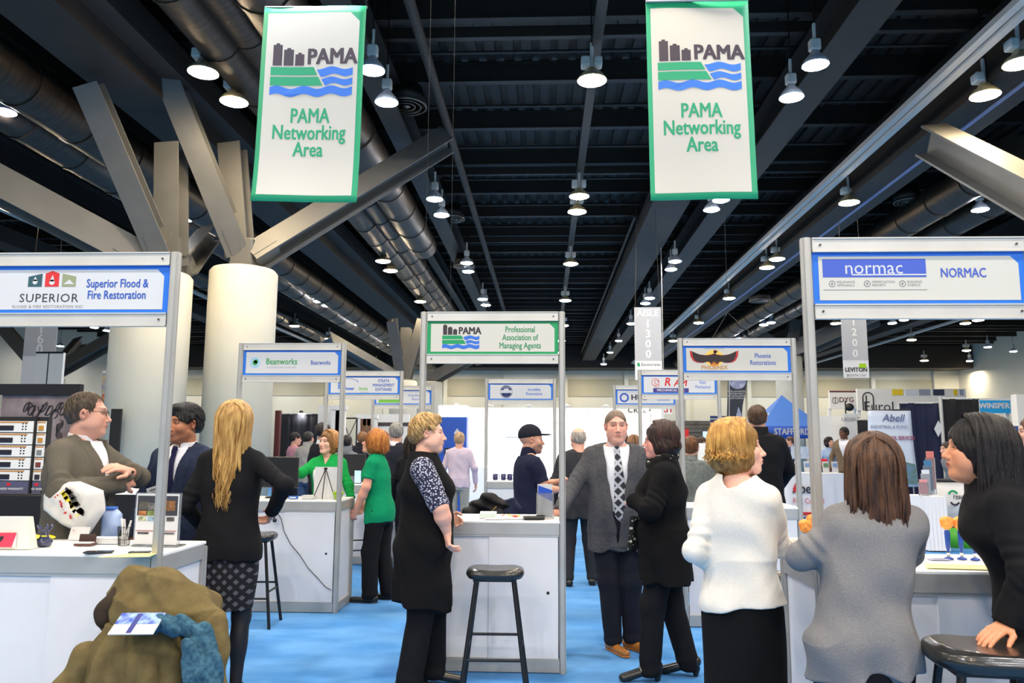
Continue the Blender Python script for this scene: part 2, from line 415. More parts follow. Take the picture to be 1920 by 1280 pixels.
# ------------------------------------------------------------------ exhibit booths
def oct_post(mb, x, y, z0, z1, r=.024):
    mb.tube([(x, y, z0), (x, y, z1)], r, 8, smooth=False)
    for k in range(4):
        a = k * PI / 2 + PI / 4
def cut_frame(x0, x1, z0, z1, b, cut):
    return [(x0 + b, z0 + b), (x1 - b, z0 + b), (x1 - b, z1 - b - cut), (x1 - b - cut, z1 - b), (x0 + b, z1 - b)]
def header(t, W, border, face, z1=2.5, hh=.38):
    """aluminium header between the two tall posts; returns the sign panel (a part) to hang print on"""
    for nm, z in (('top_rail', z1 - .035), ('bottom_rail', z1 - hh + .035)):
        m = MB(); m.box((W / 2, 0, z), (W - .05, .03, .062)); m.box((W / 2, -.004, z + .031), (W - .05, .034, .006)); m.box((W / 2, -.004, z - .031), (W - .05, .034, .006))
        rail = m.build(nm, ALU2, t)
        m = MB()
        for xs in (.06, W - .06): m.cyl((xs, -.017, z), (xs, -.022, z), .005, n=8)
        m.build('screw', SCREW, rail)
    p = box('sign_panel', (W / 2, 0, z1 - hh / 2), (W - .05, .008, hh - .125), border, t)
    za, zb = z1 - hh + .066, z1 - .066
    MB().plate(cut_frame(.03, W - .03, za, zb, .022, .035), -.0055, -.004).build('sign_face', face, p)
    return p
def booth(x0, y0, label, border, face, cat='exhibition booth', W=1.0, D=.5, H=1.0, lean=0, back=False, doors=True):
    t = thing('exhibition_counter', label, cat, (x0, y0, 0))
    for (x, y, z) in ((0, 0, 2.5), (W, 0, 2.5), (0, D, H - .01), (W, D, H - .01)):
        m = MB(); oct_post(m, x, y, 0, z)
        for dx in (-.0115, .0115): m.box((x + dx, y - .0215, z / 2), (.004, .004, z - .01))
        for dy in (-.0115, .0115): m.box((x + (.0215 if x > 0 else -.0215), y + dy, z / 2), (.004, .004, z - .01))
        m.build('post', ALU, t)
    for (z, h, zl) in ((H - .04, .075, H - .085), (.045, .075, .09)):
        for yy in (0, D):
            m = MB(); m.box((W / 2, yy, z), (W - .044, .03, h))
            if yy == 0: m.box((W / 2, -.002, zl), (W - .05, .02, .014))
            m.build('counter_rail', ALU, t)
        for xx in (0, W): MB().box((xx, D / 2, z), (.03, D - .044, h)).build('counter_rail', ALU, t)
    box('countertop', (W / 2, D / 2, H + .006), (W + .03, D + .03, .018), WTOP, t, bev=.004)
    d1 = box('sliding_door', (W * .26 + .01, .004, H / 2), (W * .5 - .02, .008, H - .18), WHITE, t)
    d2 = box('sliding_door', (W * .74 - .01, -.004, H / 2), (W * .5 - .02, .008, H - .18), WHITE, t)
    MB().cyl((W - .1, -.0085, .53), (W - .1, -.0095, .53), .011, n=14).build('finger_hole', BLACK, d2)
    for xx in (0.003, W - .003): box('side_panel', (xx, D / 2, H / 2), (.008, D - .05, H - .16), WHITE, t)
    p = header(t, W, border, face)
    return t, p
def seg(pts, n=1): return pts
def pama_logo(par, cx, cz, w, y=-.0065, ink=None, g=None, b=None):
    """towers, name, green blocks and waves; w = logo width"""
    ink = ink or INK; g = g or GREEN; b = b or mat('wave_blue', (46, 110, 206), .6); h = w * .72
    L = cx - w / 2; u = w / 100.
    m = MB()
    for (x, ww, hh) in ((2, 11, 26), (15, 12, 20), (29, 11, 14)):
        m.plate([(L + x * u, cz + 8 * u), (L + (x + ww) * u, cz + 8 * u), (L + (x + ww) * u, cz + (8 + hh) * u), (L + (x + ww * .7) * u, cz + (8 + hh) * u),
                 (L + (x + ww * .7) * u, cz + (10 + hh) * u), (L + (x + ww * .3) * u, cz + (10 + hh) * u), (L + (x + ww * .3) * u, cz + (8 + hh) * u), (L + x * u, cz + (8 + hh) * u)], y, y + .001)
    m.build('printed_tower', ink, par)
    text('PAMA', 27 * u, ink, (L + 74 * u, y, cz + 18 * u), par, xs=.86, bold=.9 * u)
    def wave(x0, x1, zc, amp, th, ph, x0s=0):
        top = []; bot = []; n = 26
        for i in range(n + 1):
            f = i / n; x = x0 + (x1 - x0) * f; s_ = math.sin((x / 33.) * 2 * PI + ph) * amp
            top.append((L + x * u, cz + (zc + th / 2 + s_) * u)); bot.append((L + (x + x0s * (1 - f)) * u, cz + (zc - th / 2 + s_) * u))
        return top + bot[::-1]
    mg = MB()
    for (za, zb, xa, xb) in ((6, -4, 52, 57), (-6, -17, 58, 64)):
        for i in range(10):
            f0, f1 = i / 10, (i + 1) / 10; mg.plate([(L + xa * f0 * u, cz + za * u), (L + xa * f1 * u, cz + za * u), (L + xb * f1 * u, cz + zb * u), (L + xb * f0 * u, cz + zb * u)], y, y + .001)
    mg.build('printed_field', g, par)
    mw = MB(); mw.plate(wave(56, 100, 0, 1.8, 9, 0, 5), y, y + .001); mw.plate(wave(62, 100, -12, 1.8, 8, 0, 5), y, y + .001)
    mw.plate(wave(0, 100, -24, 2.0, 10, 0), y - .0002, y + .001); mw.build('printed_wave', b, par)
def ring(mb, cx, cz, r0, r1, y, a0=0, a1=360, n=28):
    for i in range(n):
        a = R(a0 + (a1 - a0) * i / n); b = R(a0 + (a1 - a0) * (i + 1) / n)
        mb.plate([(cx + r0 * math.cos(a), cz + r0 * math.sin(a)), (cx + r1 * math.cos(a), cz + r1 * math.sin(a)), (cx + r1 * math.cos(b), cz + r1 * math.sin(b)), (cx + r0 * math.cos(b), cz + r0 * math.sin(b))], y, y + .001)
def disc(mb, cx, cz, r, y, n=24, sx=1.):
    mb.plate([(cx + r * sx * math.cos(2 * PI * i / n), cz + r * math.sin(2 * PI * i / n)) for i in range(n)], y, y + .001)
SZ = 2.31; Y_ = -.0066
# 1 left front booth
t, p = booth(-2.865, 3.72, 'left front booth counter under the blue-bordered sign with three house icons', BLUE, PANEL)
text('SUPERIOR', .062, INK, (.36, Y_, SZ - .045), p, xs=1.05, sp=1.08)
text('FLOOD & FIRE RESTORATION INC.', .022, INKGR, (.36, Y_, SZ - .088), p, xs=1.0, sp=1.1)
hx = .37
for (dx, c, pts) in ((-.088, (44, 84, 92), [(-.036, -.03), (.036, -.03), (.036, .038), (-.036, .022)]), (0, (212, 40, 44), [(-.036, -.03), (.036, -.03), (.036, .038), (0, .052), (-.036, .038)]),
                     (.088, (146, 152, 116), [(-.036, -.03), (.036, -.03), (.036, .022), (-.036, .038)])):
    MB().plate([(hx + dx + a, SZ + .045 + b) for a, b in pts], Y_, Y_ + .001).build('printed_house', mat('house_%d' % c[0], c), p)
m = MB(); disc(m, hx - .088, SZ + .04, .013, Y_ - .0004, 14); m.plate([(hx - .1, SZ + .044), (hx - .076, SZ + .044), (hx - .088, SZ + .068)], Y_ - .0004, Y_)
disc(m, hx, SZ + .038, .014, Y_ - .0004, 14); m.plate([(hx - .013, SZ + .042), (hx + .012, SZ + .042), (hx + .002, SZ + .076)], Y_ - .0004, Y_)
m.plate([(hx + .06, SZ + .028), (hx + .116, SZ + .028), (hx + .1, SZ + .042), (hx + .09, SZ + .052), (hx + .078, SZ + .042)], Y_ - .0004, Y_); m.build('printed_symbol', PANEL, p)
text('Superior Flood &\nFire Restoration', .062, INKB, (.71, Y_, SZ), p, xs=.74, bold=.0008, ls=.95)
# 2 right front booth
t, p = booth(1.205, 3.52, 'right front booth counter under the blue-bordered sign with a blue logo block', BLUE, CREAM)
nb = mat('logo_royal_blue', (64, 92, 188), .6)
MB().plate([(.07, SZ + .005), (.535, SZ + .005), (.535, SZ + .09), (.07, SZ + .09)], Y_, Y_ + .001).build('logo_block', nb, p)
text('normac', .088, PANEL, (.3, Y_ - .0006, SZ + .047), p, xs=.98)
MB().plate([(.2, SZ + .013), (.535, SZ + .013), (.535, SZ + .019), (.2, SZ + .019)], Y_ - .001, Y_).build('logo_stroke', PANEL, p)
m = MB()
for k in range(3): ring(m, .11 + k * .158, SZ - .025, .012, .015, Y_, n=18); disc(m, .11 + k * .158, SZ - .025, .005, Y_, 10)
m.plate([(.07, SZ - .055), (.535, SZ - .055), (.535, SZ - .053), (.07, SZ - .053)], Y_, Y_ + .001); m.build('small_symbol', INKGR, p)
for k, s_ in enumerate(('INSURANCE\nAPPRAISALS', 'DEPRECIATION\nREPORTS', 'BUILDING\nSCIENCE')): text(s_, .015, INKGR, (.131 + k * .158, Y_, SZ - .025), p, align='LEFT')
text('NORMAC', .062, nb, (.70, Y_, SZ + .022), p, xs=.76, bold=.0008)
# 3 centre booth
t, p = booth(-.88, 5.5, 'centre booth counter under the green-bordered sign with towers and waves', GREEN, CREAM)
pama_logo(p, .27, SZ + .0, .27)
text('Professional\nAssociation of\nManaging Agents', .062, INKG, (.7, Y_, SZ), p, xs=.72, bold=.0006, ls=.95)
# 4 Beanworks
t, p = booth(-2.93, 7.25, 'booth counter with a hanging cable, under the sign with a green bean logo', BLUE, PANEL)
m = MB(); ring(m, .14, SZ, .032, .05, Y_, n=26); m.build('logo_ring', mat('pale_blue_print', (150, 200, 226)), p)
m = MB(); disc(m, .14, SZ, .024, Y_ - .0005, 18); disc(m, .15, SZ + .012, .02, Y_ - .0005, 14); m.build('logo_bean', mat('bean_green', (20, 150, 70)), p)
text('Beanworks', .085, mat('bean_green', (20, 150, 70)), (.4, Y_, SZ + .01), p, xs=.8, bold=.0008)
text('ACCOUNTING EVOLVED', .018, INKGR, (.4, Y_, SZ - .045), p, sp=1.5)
text('Beanworks', .06, INKB, (.78, Y_, SZ), p, xs=.72, bold=.0006)
# 5 Power Strata
t, p = booth(-2.9, 10.1, 'booth counter under the sign with a blue swoosh over a small tower block', BLUE, PANEL)
m = MB(); ring(m, 0, 0, .15, .162, Y_, 10, 130, 24)
m.v = [(a * .9 + .28, b, c * .38 + SZ + .03) for a, b, c in m.v]; m.build('logo_swoosh', INKB, p)
m = MB()
for i in range(4):
    for j in range(2): m.plate([(.15 + j * .022, SZ - .05 + i * .03), (.168 + j * .022, SZ - .05 + i * .03), (.168 + j * .022, SZ - .025 + i * .03), (.15 + j * .022, SZ - .025 + i * .03)], Y_, Y_ + .001)
m.build('logo_building', mat('wave_blue'), p)
text('Power', .06, mat('wave_blue'), (.3, Y_, SZ - .045), p, xs=.85, bold=.002)
text('Strata', .06, mat('lime_print', (110, 180, 60)), (.49, Y_, SZ - .045), p, xs=.85, bold=.001)
text('Systems Inc.', .022, mat('lime_print'), (.51, Y_, SZ - .09), p)
text('STRATA\nMANAGEMENT\nSOFTWARE', .058, INKB, (.76, Y_, SZ), p, xs=.74, bold=.0008)
# 6 Strata reserve planning
t, p = booth(-2.87, 12.75, 'farthest left booth counter under the sign with a lime green leaf shape', BLUE, PANEL)
m = MB(); m.plate([(.08, SZ - .09), (.45, SZ - .09), (.48, SZ - .05), (.45, SZ + .0), (.12, SZ + .0)], Y_, Y_ + .001); m.build('logo_leaf', mat('lime_print'), p)
text('Strata Reserve\nPlanning', .062, INKB, (.72, Y_, SZ), p, xs=.74)
# 7 Incredible Restorations
t, p = booth(-.86, 11.3, 'booth counter behind the centre one under the sign with a round navy seal', BLUE, PANEL)
nv = mat('navy_print', (36, 52, 104))
m = MB(); ring(m, .29, SZ, .082, .092, Y_, n=32); ring(m, .29, SZ, .05, .078, Y_, 20, 160, 16); ring(m, .29, SZ, .05, .078, Y_, 200, 340, 16); m.plate([(.25, SZ - .05), (.33, SZ - .05), (.35, SZ - .02), (.23, SZ - .02)], Y_, Y_ + .001)
m.build('logo_seal', nv, p); m = MB()
for k in range(5): disc(m, .25 + k * .02, SZ + .055 + .008 * math.sin(k / 4 * PI), .006, Y_ - .0005, 8)
m.build('logo_star', PANEL, p)
MB().plate([(.2, SZ - .015), (.38, SZ - .015), (.38, SZ + .015), (.2, SZ + .015)], Y_ - .0006, Y_).build('logo_ribbon', mat('pale_grey_print', (200, 204, 212)), p)
text('Incredible\nRestorations', .062, mat('wave_blue'), (.7, Y_, SZ), p, xs=.76, bold=.0005)
# 8 Phoenix
t, p = booth(1.215, 6.92, 'right booth counter under the sign with a dark firebird before a yellow sun', BLUE, CREAM)
m = MB(); disc(m, .3, SZ + .01, .075, Y_, 24, 1.15); m.build('printed_sun', mat('sun_yellow', (240, 206, 90)), p)
def bird(sc, y, mt, nm):
    m = MB()
    half = [(0, .045), (.03, .035), (.07, .03), (.12, .036), (.165, .052), (.2, .07), (.195, .02), (.175, -.015), (.15, -.03), (.12, -.035), (.09, -.035), (.06, -.025), (.04, -.03), (.03, -.05), (0, -.055)]
    rt = [(.3 + a * sc, SZ + .005 + b * sc) for a, b in half]; lf = [(.3 - a * sc, SZ + .005 + b * sc) for a, b in half]
    m.plate(rt, y, y + .001); m.plate(lf, y, y + .001); disc(m, .3 + .008, SZ + .005 + .06 * sc, .014 * sc, y, 10)
    m.plate([(.305, SZ + .06 * sc), (.31, SZ + .076 * sc), (.335, SZ + .068 * sc)], y, y + .001); m.build(nm, mt, p)
bird(1.08, Y_ - .0004, mat('bird_red', (190, 40, 48)), 'bird_outline'); bird(.98, Y_ - .0008, mat('bird_black', (44, 30, 32)), 'bird_body')
m = MB()
for k, (dx, hh) in enumerate(((-.02, .03), (-.008, .045), (.006, .04), (.02, .028))): m.plate([(.3 + dx - .008, SZ - .058), (.3 + dx + .008, SZ - .058), (.3 + dx, SZ - .058 + hh)], Y_ - .0012, Y_)
m.build('printed_flame', mat('flame_orange', (236, 140, 40)), p)
text('PHOENIX', .05, mat('rust_print', (196, 140, 84)), (.3, Y_ - .001, SZ - .075), p, xs=1.1, bold=.001)
text('RESTORATIONS LTD.', .014, INKGR, (.3, Y_, SZ - .105), p, sp=1.2)
text('GENERAL CONTRACTORS', .014, INKGR, (.3, Y_, SZ + .096), p, sp=1.1)
text('Phoenix\nRestorations', .062, INKB, (.73, Y_, SZ), p, xs=.72, bold=.0005)
# 9 Ram
t, p = booth(1.21, 9.88, 'booth counter partly behind the firebird sign, its own sign in big red letters', BLUE, PANEL)
text('R', .15, INKR, (.35, Y_, SZ + .03), p, xs=.9, bold=.003, shear=.2)
text('AM', .12, INKR, (.515, Y_, SZ + .018), p, xs=.95, bold=.003, shear=.2)
MB().plate([(.17, SZ - .1), (.62, SZ - .1), (.62, SZ - .045), (.17, SZ - .045)], Y_, Y_ + .001).build('logo_bar', mat('violet_print', (60, 50, 130)), p)
text('MECHANICAL LTD.', .042, PANEL, (.395, Y_ - .0006, SZ - .073), p, xs=.98, bold=.001)
m = MB(); ring(m, .2, SZ + .03, .044, .05, Y_, n=24); ring(m, .215, SZ + .03, .022, .028, Y_, 0, 300, 18); ring(m, .215, SZ + .0, .03, .035, Y_, 180, 360, 12); disc(m, .235, SZ + .045, .006, Y_, 8); m.build('curled_emblem', INKR, p)
text('Ram\nMechanical', .06, mat('wave_blue'), (.8, Y_, SZ), p, xs=.74)
# 10 HUB
t, p = booth(1.12, 12.5, 'farthest right booth counter under the sign with a thick blue ring', BLUE, PANEL)
m = MB(); ring(m, .16, SZ - .01, .048, .075, Y_, n=28); m.build('logo_ring', INKB, p)
text('HUB', .12, INK, (.4, Y_, SZ - .01), p, xs=1.1, bold=.005)
text('HUB\nInternational', .05, INKB, (.79, Y_, SZ - .02), p, xs=.78)

# thin wires from which the centre and right headers are steadied
wirem = mat('steel_wire', (70, 70, 70), .5, .8)
for i, ((u0, v0), (u1, v1), Y, lab) in enumerate((((796, 583), (800, 520), 5.55, 'thin steel wire rising from the left end of the centre sign'), ((844, 583), (841, 515), 5.55, 'thin steel wire rising from the top rail of the centre sign'),
        ((1336, 633), (1364, 586), 6.95, 'thin wire slanting up left to the hook above the firebird sign'), ((1417, 633), (1364, 586), 6.95, 'thin wire slanting up right to the hook above the firebird sign'))):
    a = PY(u0, v0, Y); b = PY(u1, v1, Y)
    if i < 2: b = a + Vector((0, 0, 6.4))
    mb = MB(); mb.tube([a, b], .001 if i < 2 else .0022, 5)
    if i == 2: mb.tube([b, b + Vector((0, 0, 6.0))], .0015, 5)
    mb.build('support_wire', wirem, label=lab, cat='wire')

# ------------------------------------------------------------------ hanging fabric banners
def banner(c4, Y, label, seed):
    a, b, c, d = [PY(u, v, Y) for (u, v) in c4]     # top-left, top-right, bottom-right, bottom-left
    base = (c + d) / 2; t = thing('hanging_banner', label, 'banner', base)
    ex = ((b - a) + (c - d)) / 2; W = ex.length; H = ((a - d).length + (b - c).length) / 2
    t.rotation_euler = (0, -math.atan2(ex.z, ex.x), 0)
    shear = ((a + b) / 2 - (c + d) / 2).dot(ex.normalized())
    rnd = random.Random(seed); ph = rnd.random() * 6
    def yf(x, z): return .018 * math.sin(z * 2.1 + ph) + .012 * math.sin(x * 5 + z * 1.3 + ph) - .05 * max(0, 1 - z / H * 4) ** 2 * (0.5)
    def sh(x, z): return x + shear * z / H * .0
    green = mat('banner_green', (24, 158, 112), .6); white = mat('banner_white', (206, 202, 192), .6)
    f = MB(); f.grid(lambda u, v: (sh((u - .5) * W, v * H), yf((u - .5) * W, v * H), v * H), 14, 26); o = f.build('fabric', green, t, solid=.004)
    bx = W * .055; zx = H * .035
    def inner(u, v):
        z = zx + v * (H - 2 * zx); x0 = -W / 2 + bx * .8; x1 = W / 2 - bx
        cut = max(0., z - (H - zx - .09)); x1c = x1 - cut
        x = x0 + (x1c - x0) * u; return (x, yf(x, z) - .0035, z)
    MB().grid(inner, 14, 60).build('printed_face', white, t)
    tw = Matrix.Identity(4)
    lg = bpy.data.objects.new('printed_logo', None); COL.objects.link(lg); lg.parent = t
    pama_logo(lg, 0, H * .66, W * .8, y=-.045, ink=mat('banner_ink', (62, 52, 66)), g=mat('banner_green'), b=mat('banner_blue', (48, 118, 216)))
    text('PAMA\nNetworking\nArea', .20, mat('banner_green'), (0, -.045, H * .35), lg, xs=.72, bold=.0035, ls=.82)
    # lay the print on the rippled cloth
    for ch in lg.children:
        for vv in ch.data.vertices: vv.co.y = yf(vv.co.x, vv.co.z) - .0056 + (vv.co.y + .045) * .4
    for sx in (-1, 1):
        m = MB(); x = sx * (W / 2 - .01)
        for k in range(7): m.lathe([(.010, -.003), (.014, 0), (.010, .003), (.006, 0), (.010, -.003)], (x, 0, H + .015 + k * .028), n=8, sx=.6 if k % 2 else 1.1, sy=1)
        m.tube([(x, 0, H + .19), (x, 0, 9.0 - base.z)], .004, 5); m.build('chain', wirem, t)
    MB().cyl((-W / 2, 0, H), (W / 2, 0, H), .012, n=8).build('top_rod', ALU, t)
    return t
banner([(486, 15), (679, 13), (668, 381), (472, 377)], 6.8, 'left hanging banner with green border, waves and green words, beside the branching columns', 1)
banner([(1204, 2), (1402, 0), (1417, 374), (1222, 379)], 6.8, 'right hanging banner with green border, the one nearer the pale wall track', 5)

# aisle number banners
aism = mat('aisle_grey_print', (184, 186, 190), .55, var=.06, vscale=30, stretch=(.2, 1, 3)); aisw = mat('aisle_white_print', (230, 230, 232), .55); aist = mat('aisle_letters', (238, 238, 236), .5)
def aisle(u0, u1, v0, v1, vmid, Y, lines, foot, label):
    a = PY(u0, v0, Y); b = PY(u1, v1, Y); W = b.x - a.x; H = a.z - b.z; zm = PY(u0, vmid, Y).z - b.z
    t = thing('aisle_banner', label, 'banner', ((a.x + b.x) / 2, Y, b.z))
    box('number_panel', (0, 0, (H + zm) / 2), (W, .01, H - zm), aism, t); q = box('sponsor_panel', (0, 0, zm / 2 - .003), (W, .01, zm), aisw, t)
    box('seam', (0, -.006, zm), (W, .004, .012), aist, t)
    for (s_, v, sz) in lines: text(s_, sz * W, aist, (0, -.008, PY(u0, v, Y).z - b.z), t, bold=.007 * W)
    foot(q, W, zm)
    for sx in (-1, 1): MB().tube([(sx * W * .47, 0, H), (sx * W * .44, 0, H + .4), (sx * W * .3, 0, 9.0 - b.z)], .006, 5).build('cord', wirem, t)
def f1300(q, W, zm): text('Exoncrete', .17 * W, INK, (.08 * W, -.008, zm * .82), q); MB().plate([(-W * .42, zm * .72), (-W * .32, zm * .72), (-W * .32, zm * .85), (-W * .37, zm * .95), (-W * .42, zm * .9)], -.008, -.006).build('logo_mark', GREEN, q)
def f1200(q, W, zm):
    text('LEVITON', .24 * W, INK, (0, -.008, zm * .46), q, bold=.008 * W, xs=.9); text('BOOTH 1247', .13 * W, INK, (0, -.008, zm * .13), q)
    MB().plate([(W * .12, zm * .56), (W * .4, zm * .56), (W * .4, zm * .84), (W * .12, zm * .84)], -.008, -.006).build('logo_mark', mat('lime_square', (160, 205, 20)), q)
aisle(1189, 1242, 576, 712, 677, 20, [('AISLE', 587, .34), ('1', 607, .42), ('3', 626, .42), ('0', 645, .42), ('0', 664, .42)], f1300, 'grey hanging banner reading AISLE 1300')
aisle(1575, 1630, 574, 708, 676, 19, [('1', 604, .42), ('2', 623, .42), ('0', 643, .42), ('0', 663, .42)], f1200, 'grey hanging aisle banner numbered 1200 seen through the right-hand sign')
aisle(50, 98, 590, 735, 668, 18, [('1', 617, .42), ('6', 636, .42), ('0', 655, .42)], lambda q, W, zm: None, 'grey hanging aisle banner with 160 under the left-hand sign')
# ------------------------------------------------------------------ distance-field modelling: every figure is grown as one smooth surface
try:
    import openvdb as _vdb
except Exception:
    _vdb = None
def surface_nets(D):
    """plain numpy surface nets, used when the voxel library is not there"""
    s = D < 0; nx, ny, nz = D.shape
    acc = np.zeros((nx - 1, ny - 1, nz - 1, 3), np.float32); cnt = np.zeros((nx - 1, ny - 1, nz - 1), np.float32)
    cs = [(i, j, k) for i in (0, 1) for j in (0, 1) for k in (0, 1)]
    def S(A, c): return A[c[0]:nx - 1 + c[0], c[1]:ny - 1 + c[1], c[2]:nz - 1 + c[2]]
    for a in cs:
        for ax in range(3):
            if a[ax]: continue
            b = list(a); b[ax] = 1
            da, db = S(D, a), S(D, b); m = (da < 0) != (db < 0)
            t = np.where(m, da / np.where(m, da - db, 1), 0)
            for q in range(3): acc[..., q] += np.where(m, a[q] + (t if q == ax else 0), 0)
            cnt += m
    act = cnt > 0; idx = -np.ones(act.shape, np.int64); pos = np.argwhere(act); idx[act] = np.arange(len(pos))
    P = pos + acc[act] / cnt[act][:, None]; Q = []
    for ax in range(3):
        b = [0, 0, 0]; b[ax] = 1
        A = D[1:nx - 1, 1:ny - 1, 1:nz - 1]; B_ = D[1 + b[0]:nx - 1 + b[0], 1 + b[1]:ny - 1 + b[1], 1 + b[2]:nz - 1 + b[2]]
        e = np.argwhere((A < 0) != (B_ < 0)) + 1; flip = D[e[:, 0], e[:, 1], e[:, 2]] < 0
        o1, o2 = [q for q in range(3) if q != ax]
        def g(d1, d2):
            f = e.copy(); f[:, o1] -= d1; f[:, o2] -= d2
            f = np.minimum(f, np.array(idx.shape) - 1); return idx[f[:, 0], f[:, 1], f[:, 2]]
        q = np.stack([g(1, 1), g(0, 1), g(0, 0), g(1, 0)], 1)
        if ax == 1: flip = ~flip
        q[~flip] = q[~flip][:, ::-1]; q = q[(q >= 0).all(1)]; Q.append(q)
    return P, np.concatenate(Q)
class Vol:
    def __init__(s, lo, hi, v):
        s.lo = np.array(lo, float); s.v = v; s.n = np.maximum(4, np.ceil((np.array(hi) - s.lo) / v).astype(int) + 1)
        s.D = np.full(s.n, .5, np.float32); s.ax = [(s.lo[i] + v * np.arange(s.n[i])).astype(np.float32) for i in range(3)]
    def sl(s, lo, hi, pad):
        r = []
        for i in range(3):
            a = int(max(0, math.floor((lo[i] - pad - s.lo[i]) / s.v))); b = int(min(s.n[i], math.ceil((hi[i] + pad - s.lo[i]) / s.v) + 1))
            if b <= a: return None
            r.append(slice(a, b))
        return tuple(r)
    def xyz(s, sl=None):
        sl = sl or (slice(None),) * 3
        return s.ax[0][sl[0]][:, None, None], s.ax[1][sl[1]][None, :, None], s.ax[2][sl[2]][None, None, :]
    def comb(s, sl, d, k, op):
        A = s.D[sl]
        if op == 'u':
            if k <= 0: A[...] = np.minimum(A, d)
            else:
                h = np.clip(.5 + .5 * (A - d) / k, 0, 1); A[...] = A * (1 - h) + d * h - k * h * (1 - h)
        elif op == 's':
            if k <= 0: A[...] = np.maximum(A, -d)
            else:
                h = np.clip(.5 - .5 * (A + d) / k, 0, 1); A[...] = A * (1 - h) - d * h + k * h * (1 - h)
        elif op == 'i': A[...] = np.maximum(A, d)
    def cap(s, a, b, ra, rb=None, k=.02, op='u', clip=None, flat=None, fold=None):
        """tapered capsule; clip = list of (point, normal) planes, fold = (amp, wavelength, where 0..1)"""
        rb = ra if rb is None else rb; a = np.array(a, float); b = np.array(b, float); r = max(ra, rb)
        sl = s.sl(np.minimum(a, b) - r, np.maximum(a, b) + r, k + 3 * s.v)
        if sl is None: return s
        x, y, z = s.xyz(sl); d = b - a; L2 = float(d @ d) + 1e-9
        px, py, pz = x - a[0], y - a[1], z - a[2]
        h = np.clip((px * d[0] + py * d[1] + pz * d[2]) / L2, 0, 1)
        qx, qy, qz = px - h * d[0], py - h * d[1], pz - h * d[2]
        if flat is not None:
            fn = np.array(flat[0], float); fs = flat[1]
            c = qx * fn[0] + qy * fn[1] + qz * fn[2]; L = np.sqrt(np.maximum(qx * qx + qy * qy + qz * qz - c * c, 0) + (c * fs) ** 2)
            dd = (L - (ra + (rb - ra) * h)) / max(1., fs * .8)
        else: dd = np.sqrt(qx * qx + qy * qy + qz * qz) - (ra + (rb - ra) * h)
        if fold:
            am, wl, w0 = fold; L_ = math.sqrt(L2)
            dd = dd + am * np.exp(-((h - w0) / .32) ** 2) * np.sin(h * L_ / wl * 6.283 + 30 * (qx + qy) + 18 * qz)
        for (p, n) in clip or ():
            dd = np.maximum(dd, (x - p[0]) * n[0] + (y - p[1]) * n[1] + (z - p[2]) * n[2])
        s.comb(sl, dd, k, op); return s
    def ell(s, c, r, k=.02, op='u', rot=None, clip=None):
        c = np.array(c, float); r = np.array(r, float); m = r.max() if rot is not None else r
        sl = s.sl(c - m, c + m, k + 3 * s.v)
        if sl is None: return s
        x, y, z = s.xyz(sl); X, Y, Z = x - c[0], y - c[1], z - c[2]
        if rot is not None:
            M = np.array(Euler(rot).to_matrix().transposed())
            X, Y, Z = (M[0, 0] * X + M[0, 1] * Y + M[0, 2] * Z, M[1, 0] * X + M[1, 1] * Y + M[1, 2] * Z, M[2, 0] * X + M[2, 1] * Y + M[2, 2] * Z)
        k0 = np.sqrt((X / r[0]) ** 2 + (Y / r[1]) ** 2 + (Z / r[2]) ** 2); k1 = np.sqrt((X / r[0] ** 2) ** 2 + (Y / r[1] ** 2) ** 2 + (Z / r[2] ** 2) ** 2) + 1e-6
        dd = k0 * (k0 - 1) / k1
        for (p, n) in clip or ():
            dd = np.maximum(dd, (x - p[0]) * n[0] + (y - p[1]) * n[1] + (z - p[2]) * n[2])
        s.comb(sl, dd.astype(np.float32), k, op); return s
    def loft(s, secs, k=.0, op='u', off=0., tilt=None):
        """secs rows: z, cx, cy, a, b, exponent; flat ends; tilt = (dz/dx, dz/dy) of the lower end"""
        S = np.array(secs, float); S = S[np.argsort(S[:, 0])]
        zz = s.ax[2]; zi = np.linspace(S[0, 0], S[-1, 0], 80)
        def smooth(c):
            v = np.interp(zi, S[:, 0], S[:, c]); e = np.concatenate([[v[0]] * 4, v, [v[-1]] * 4]); v = np.convolve(e, np.ones(9) / 9, 'valid'); return np.interp(zz, zi, v)
        cx, cy, a, b, n = [smooth(c)[None, None, :] for c in range(1, 6)]
        a = a + off; b = b + off
        lo = (S[:, 1].min() - S[:, 3].max() - off, S[:, 2].min() - S[:, 4].max() - off, S[0, 0]); hi = (S[:, 1].max() + S[:, 3].max() + off, S[:, 2].max() + S[:, 4].max() + off, S[-1, 0])
        sl = s.sl(lo, hi, k + 3 * s.v + .02)
        if sl is None: return s
        x, y, z = s.xyz(sl); q = sl[2]; cx, cy, a, b, n = cx[..., q], cy[..., q], a[..., q], b[..., q], n[..., q]
        X = np.abs(x - cx) / a; Y = np.abs(y - cy) / b
        k0 = (X ** n + Y ** n) ** (1 / n); g = np.sqrt((X / a) ** 2 + (Y / b) ** 2) / np.maximum(np.sqrt(X ** 2 + Y ** 2), 1e-6)
        dd = (k0 - 1) / np.maximum(g, 1e-3)
        bot = S[0, 0] - z
        if tilt: bot = bot + tilt[0] * x + tilt[1] * y
        dd = np.maximum(np.maximum(dd, bot * .8), z - S[-1, 0])
        s.comb(sl, dd.astype(np.float32), k, op); return s
    def disp(s, f):
        x, y, z = s.xyz(); s.D += f(x, y, z).astype(np.float32); return s
    def plane(s, p, n):
        x, y, z = s.xyz(); s.D = np.maximum(s.D, (x - p[0]) * n[0] + (y - p[1]) * n[1] + (z - p[2]) * n[2]).astype(np.float32); return s
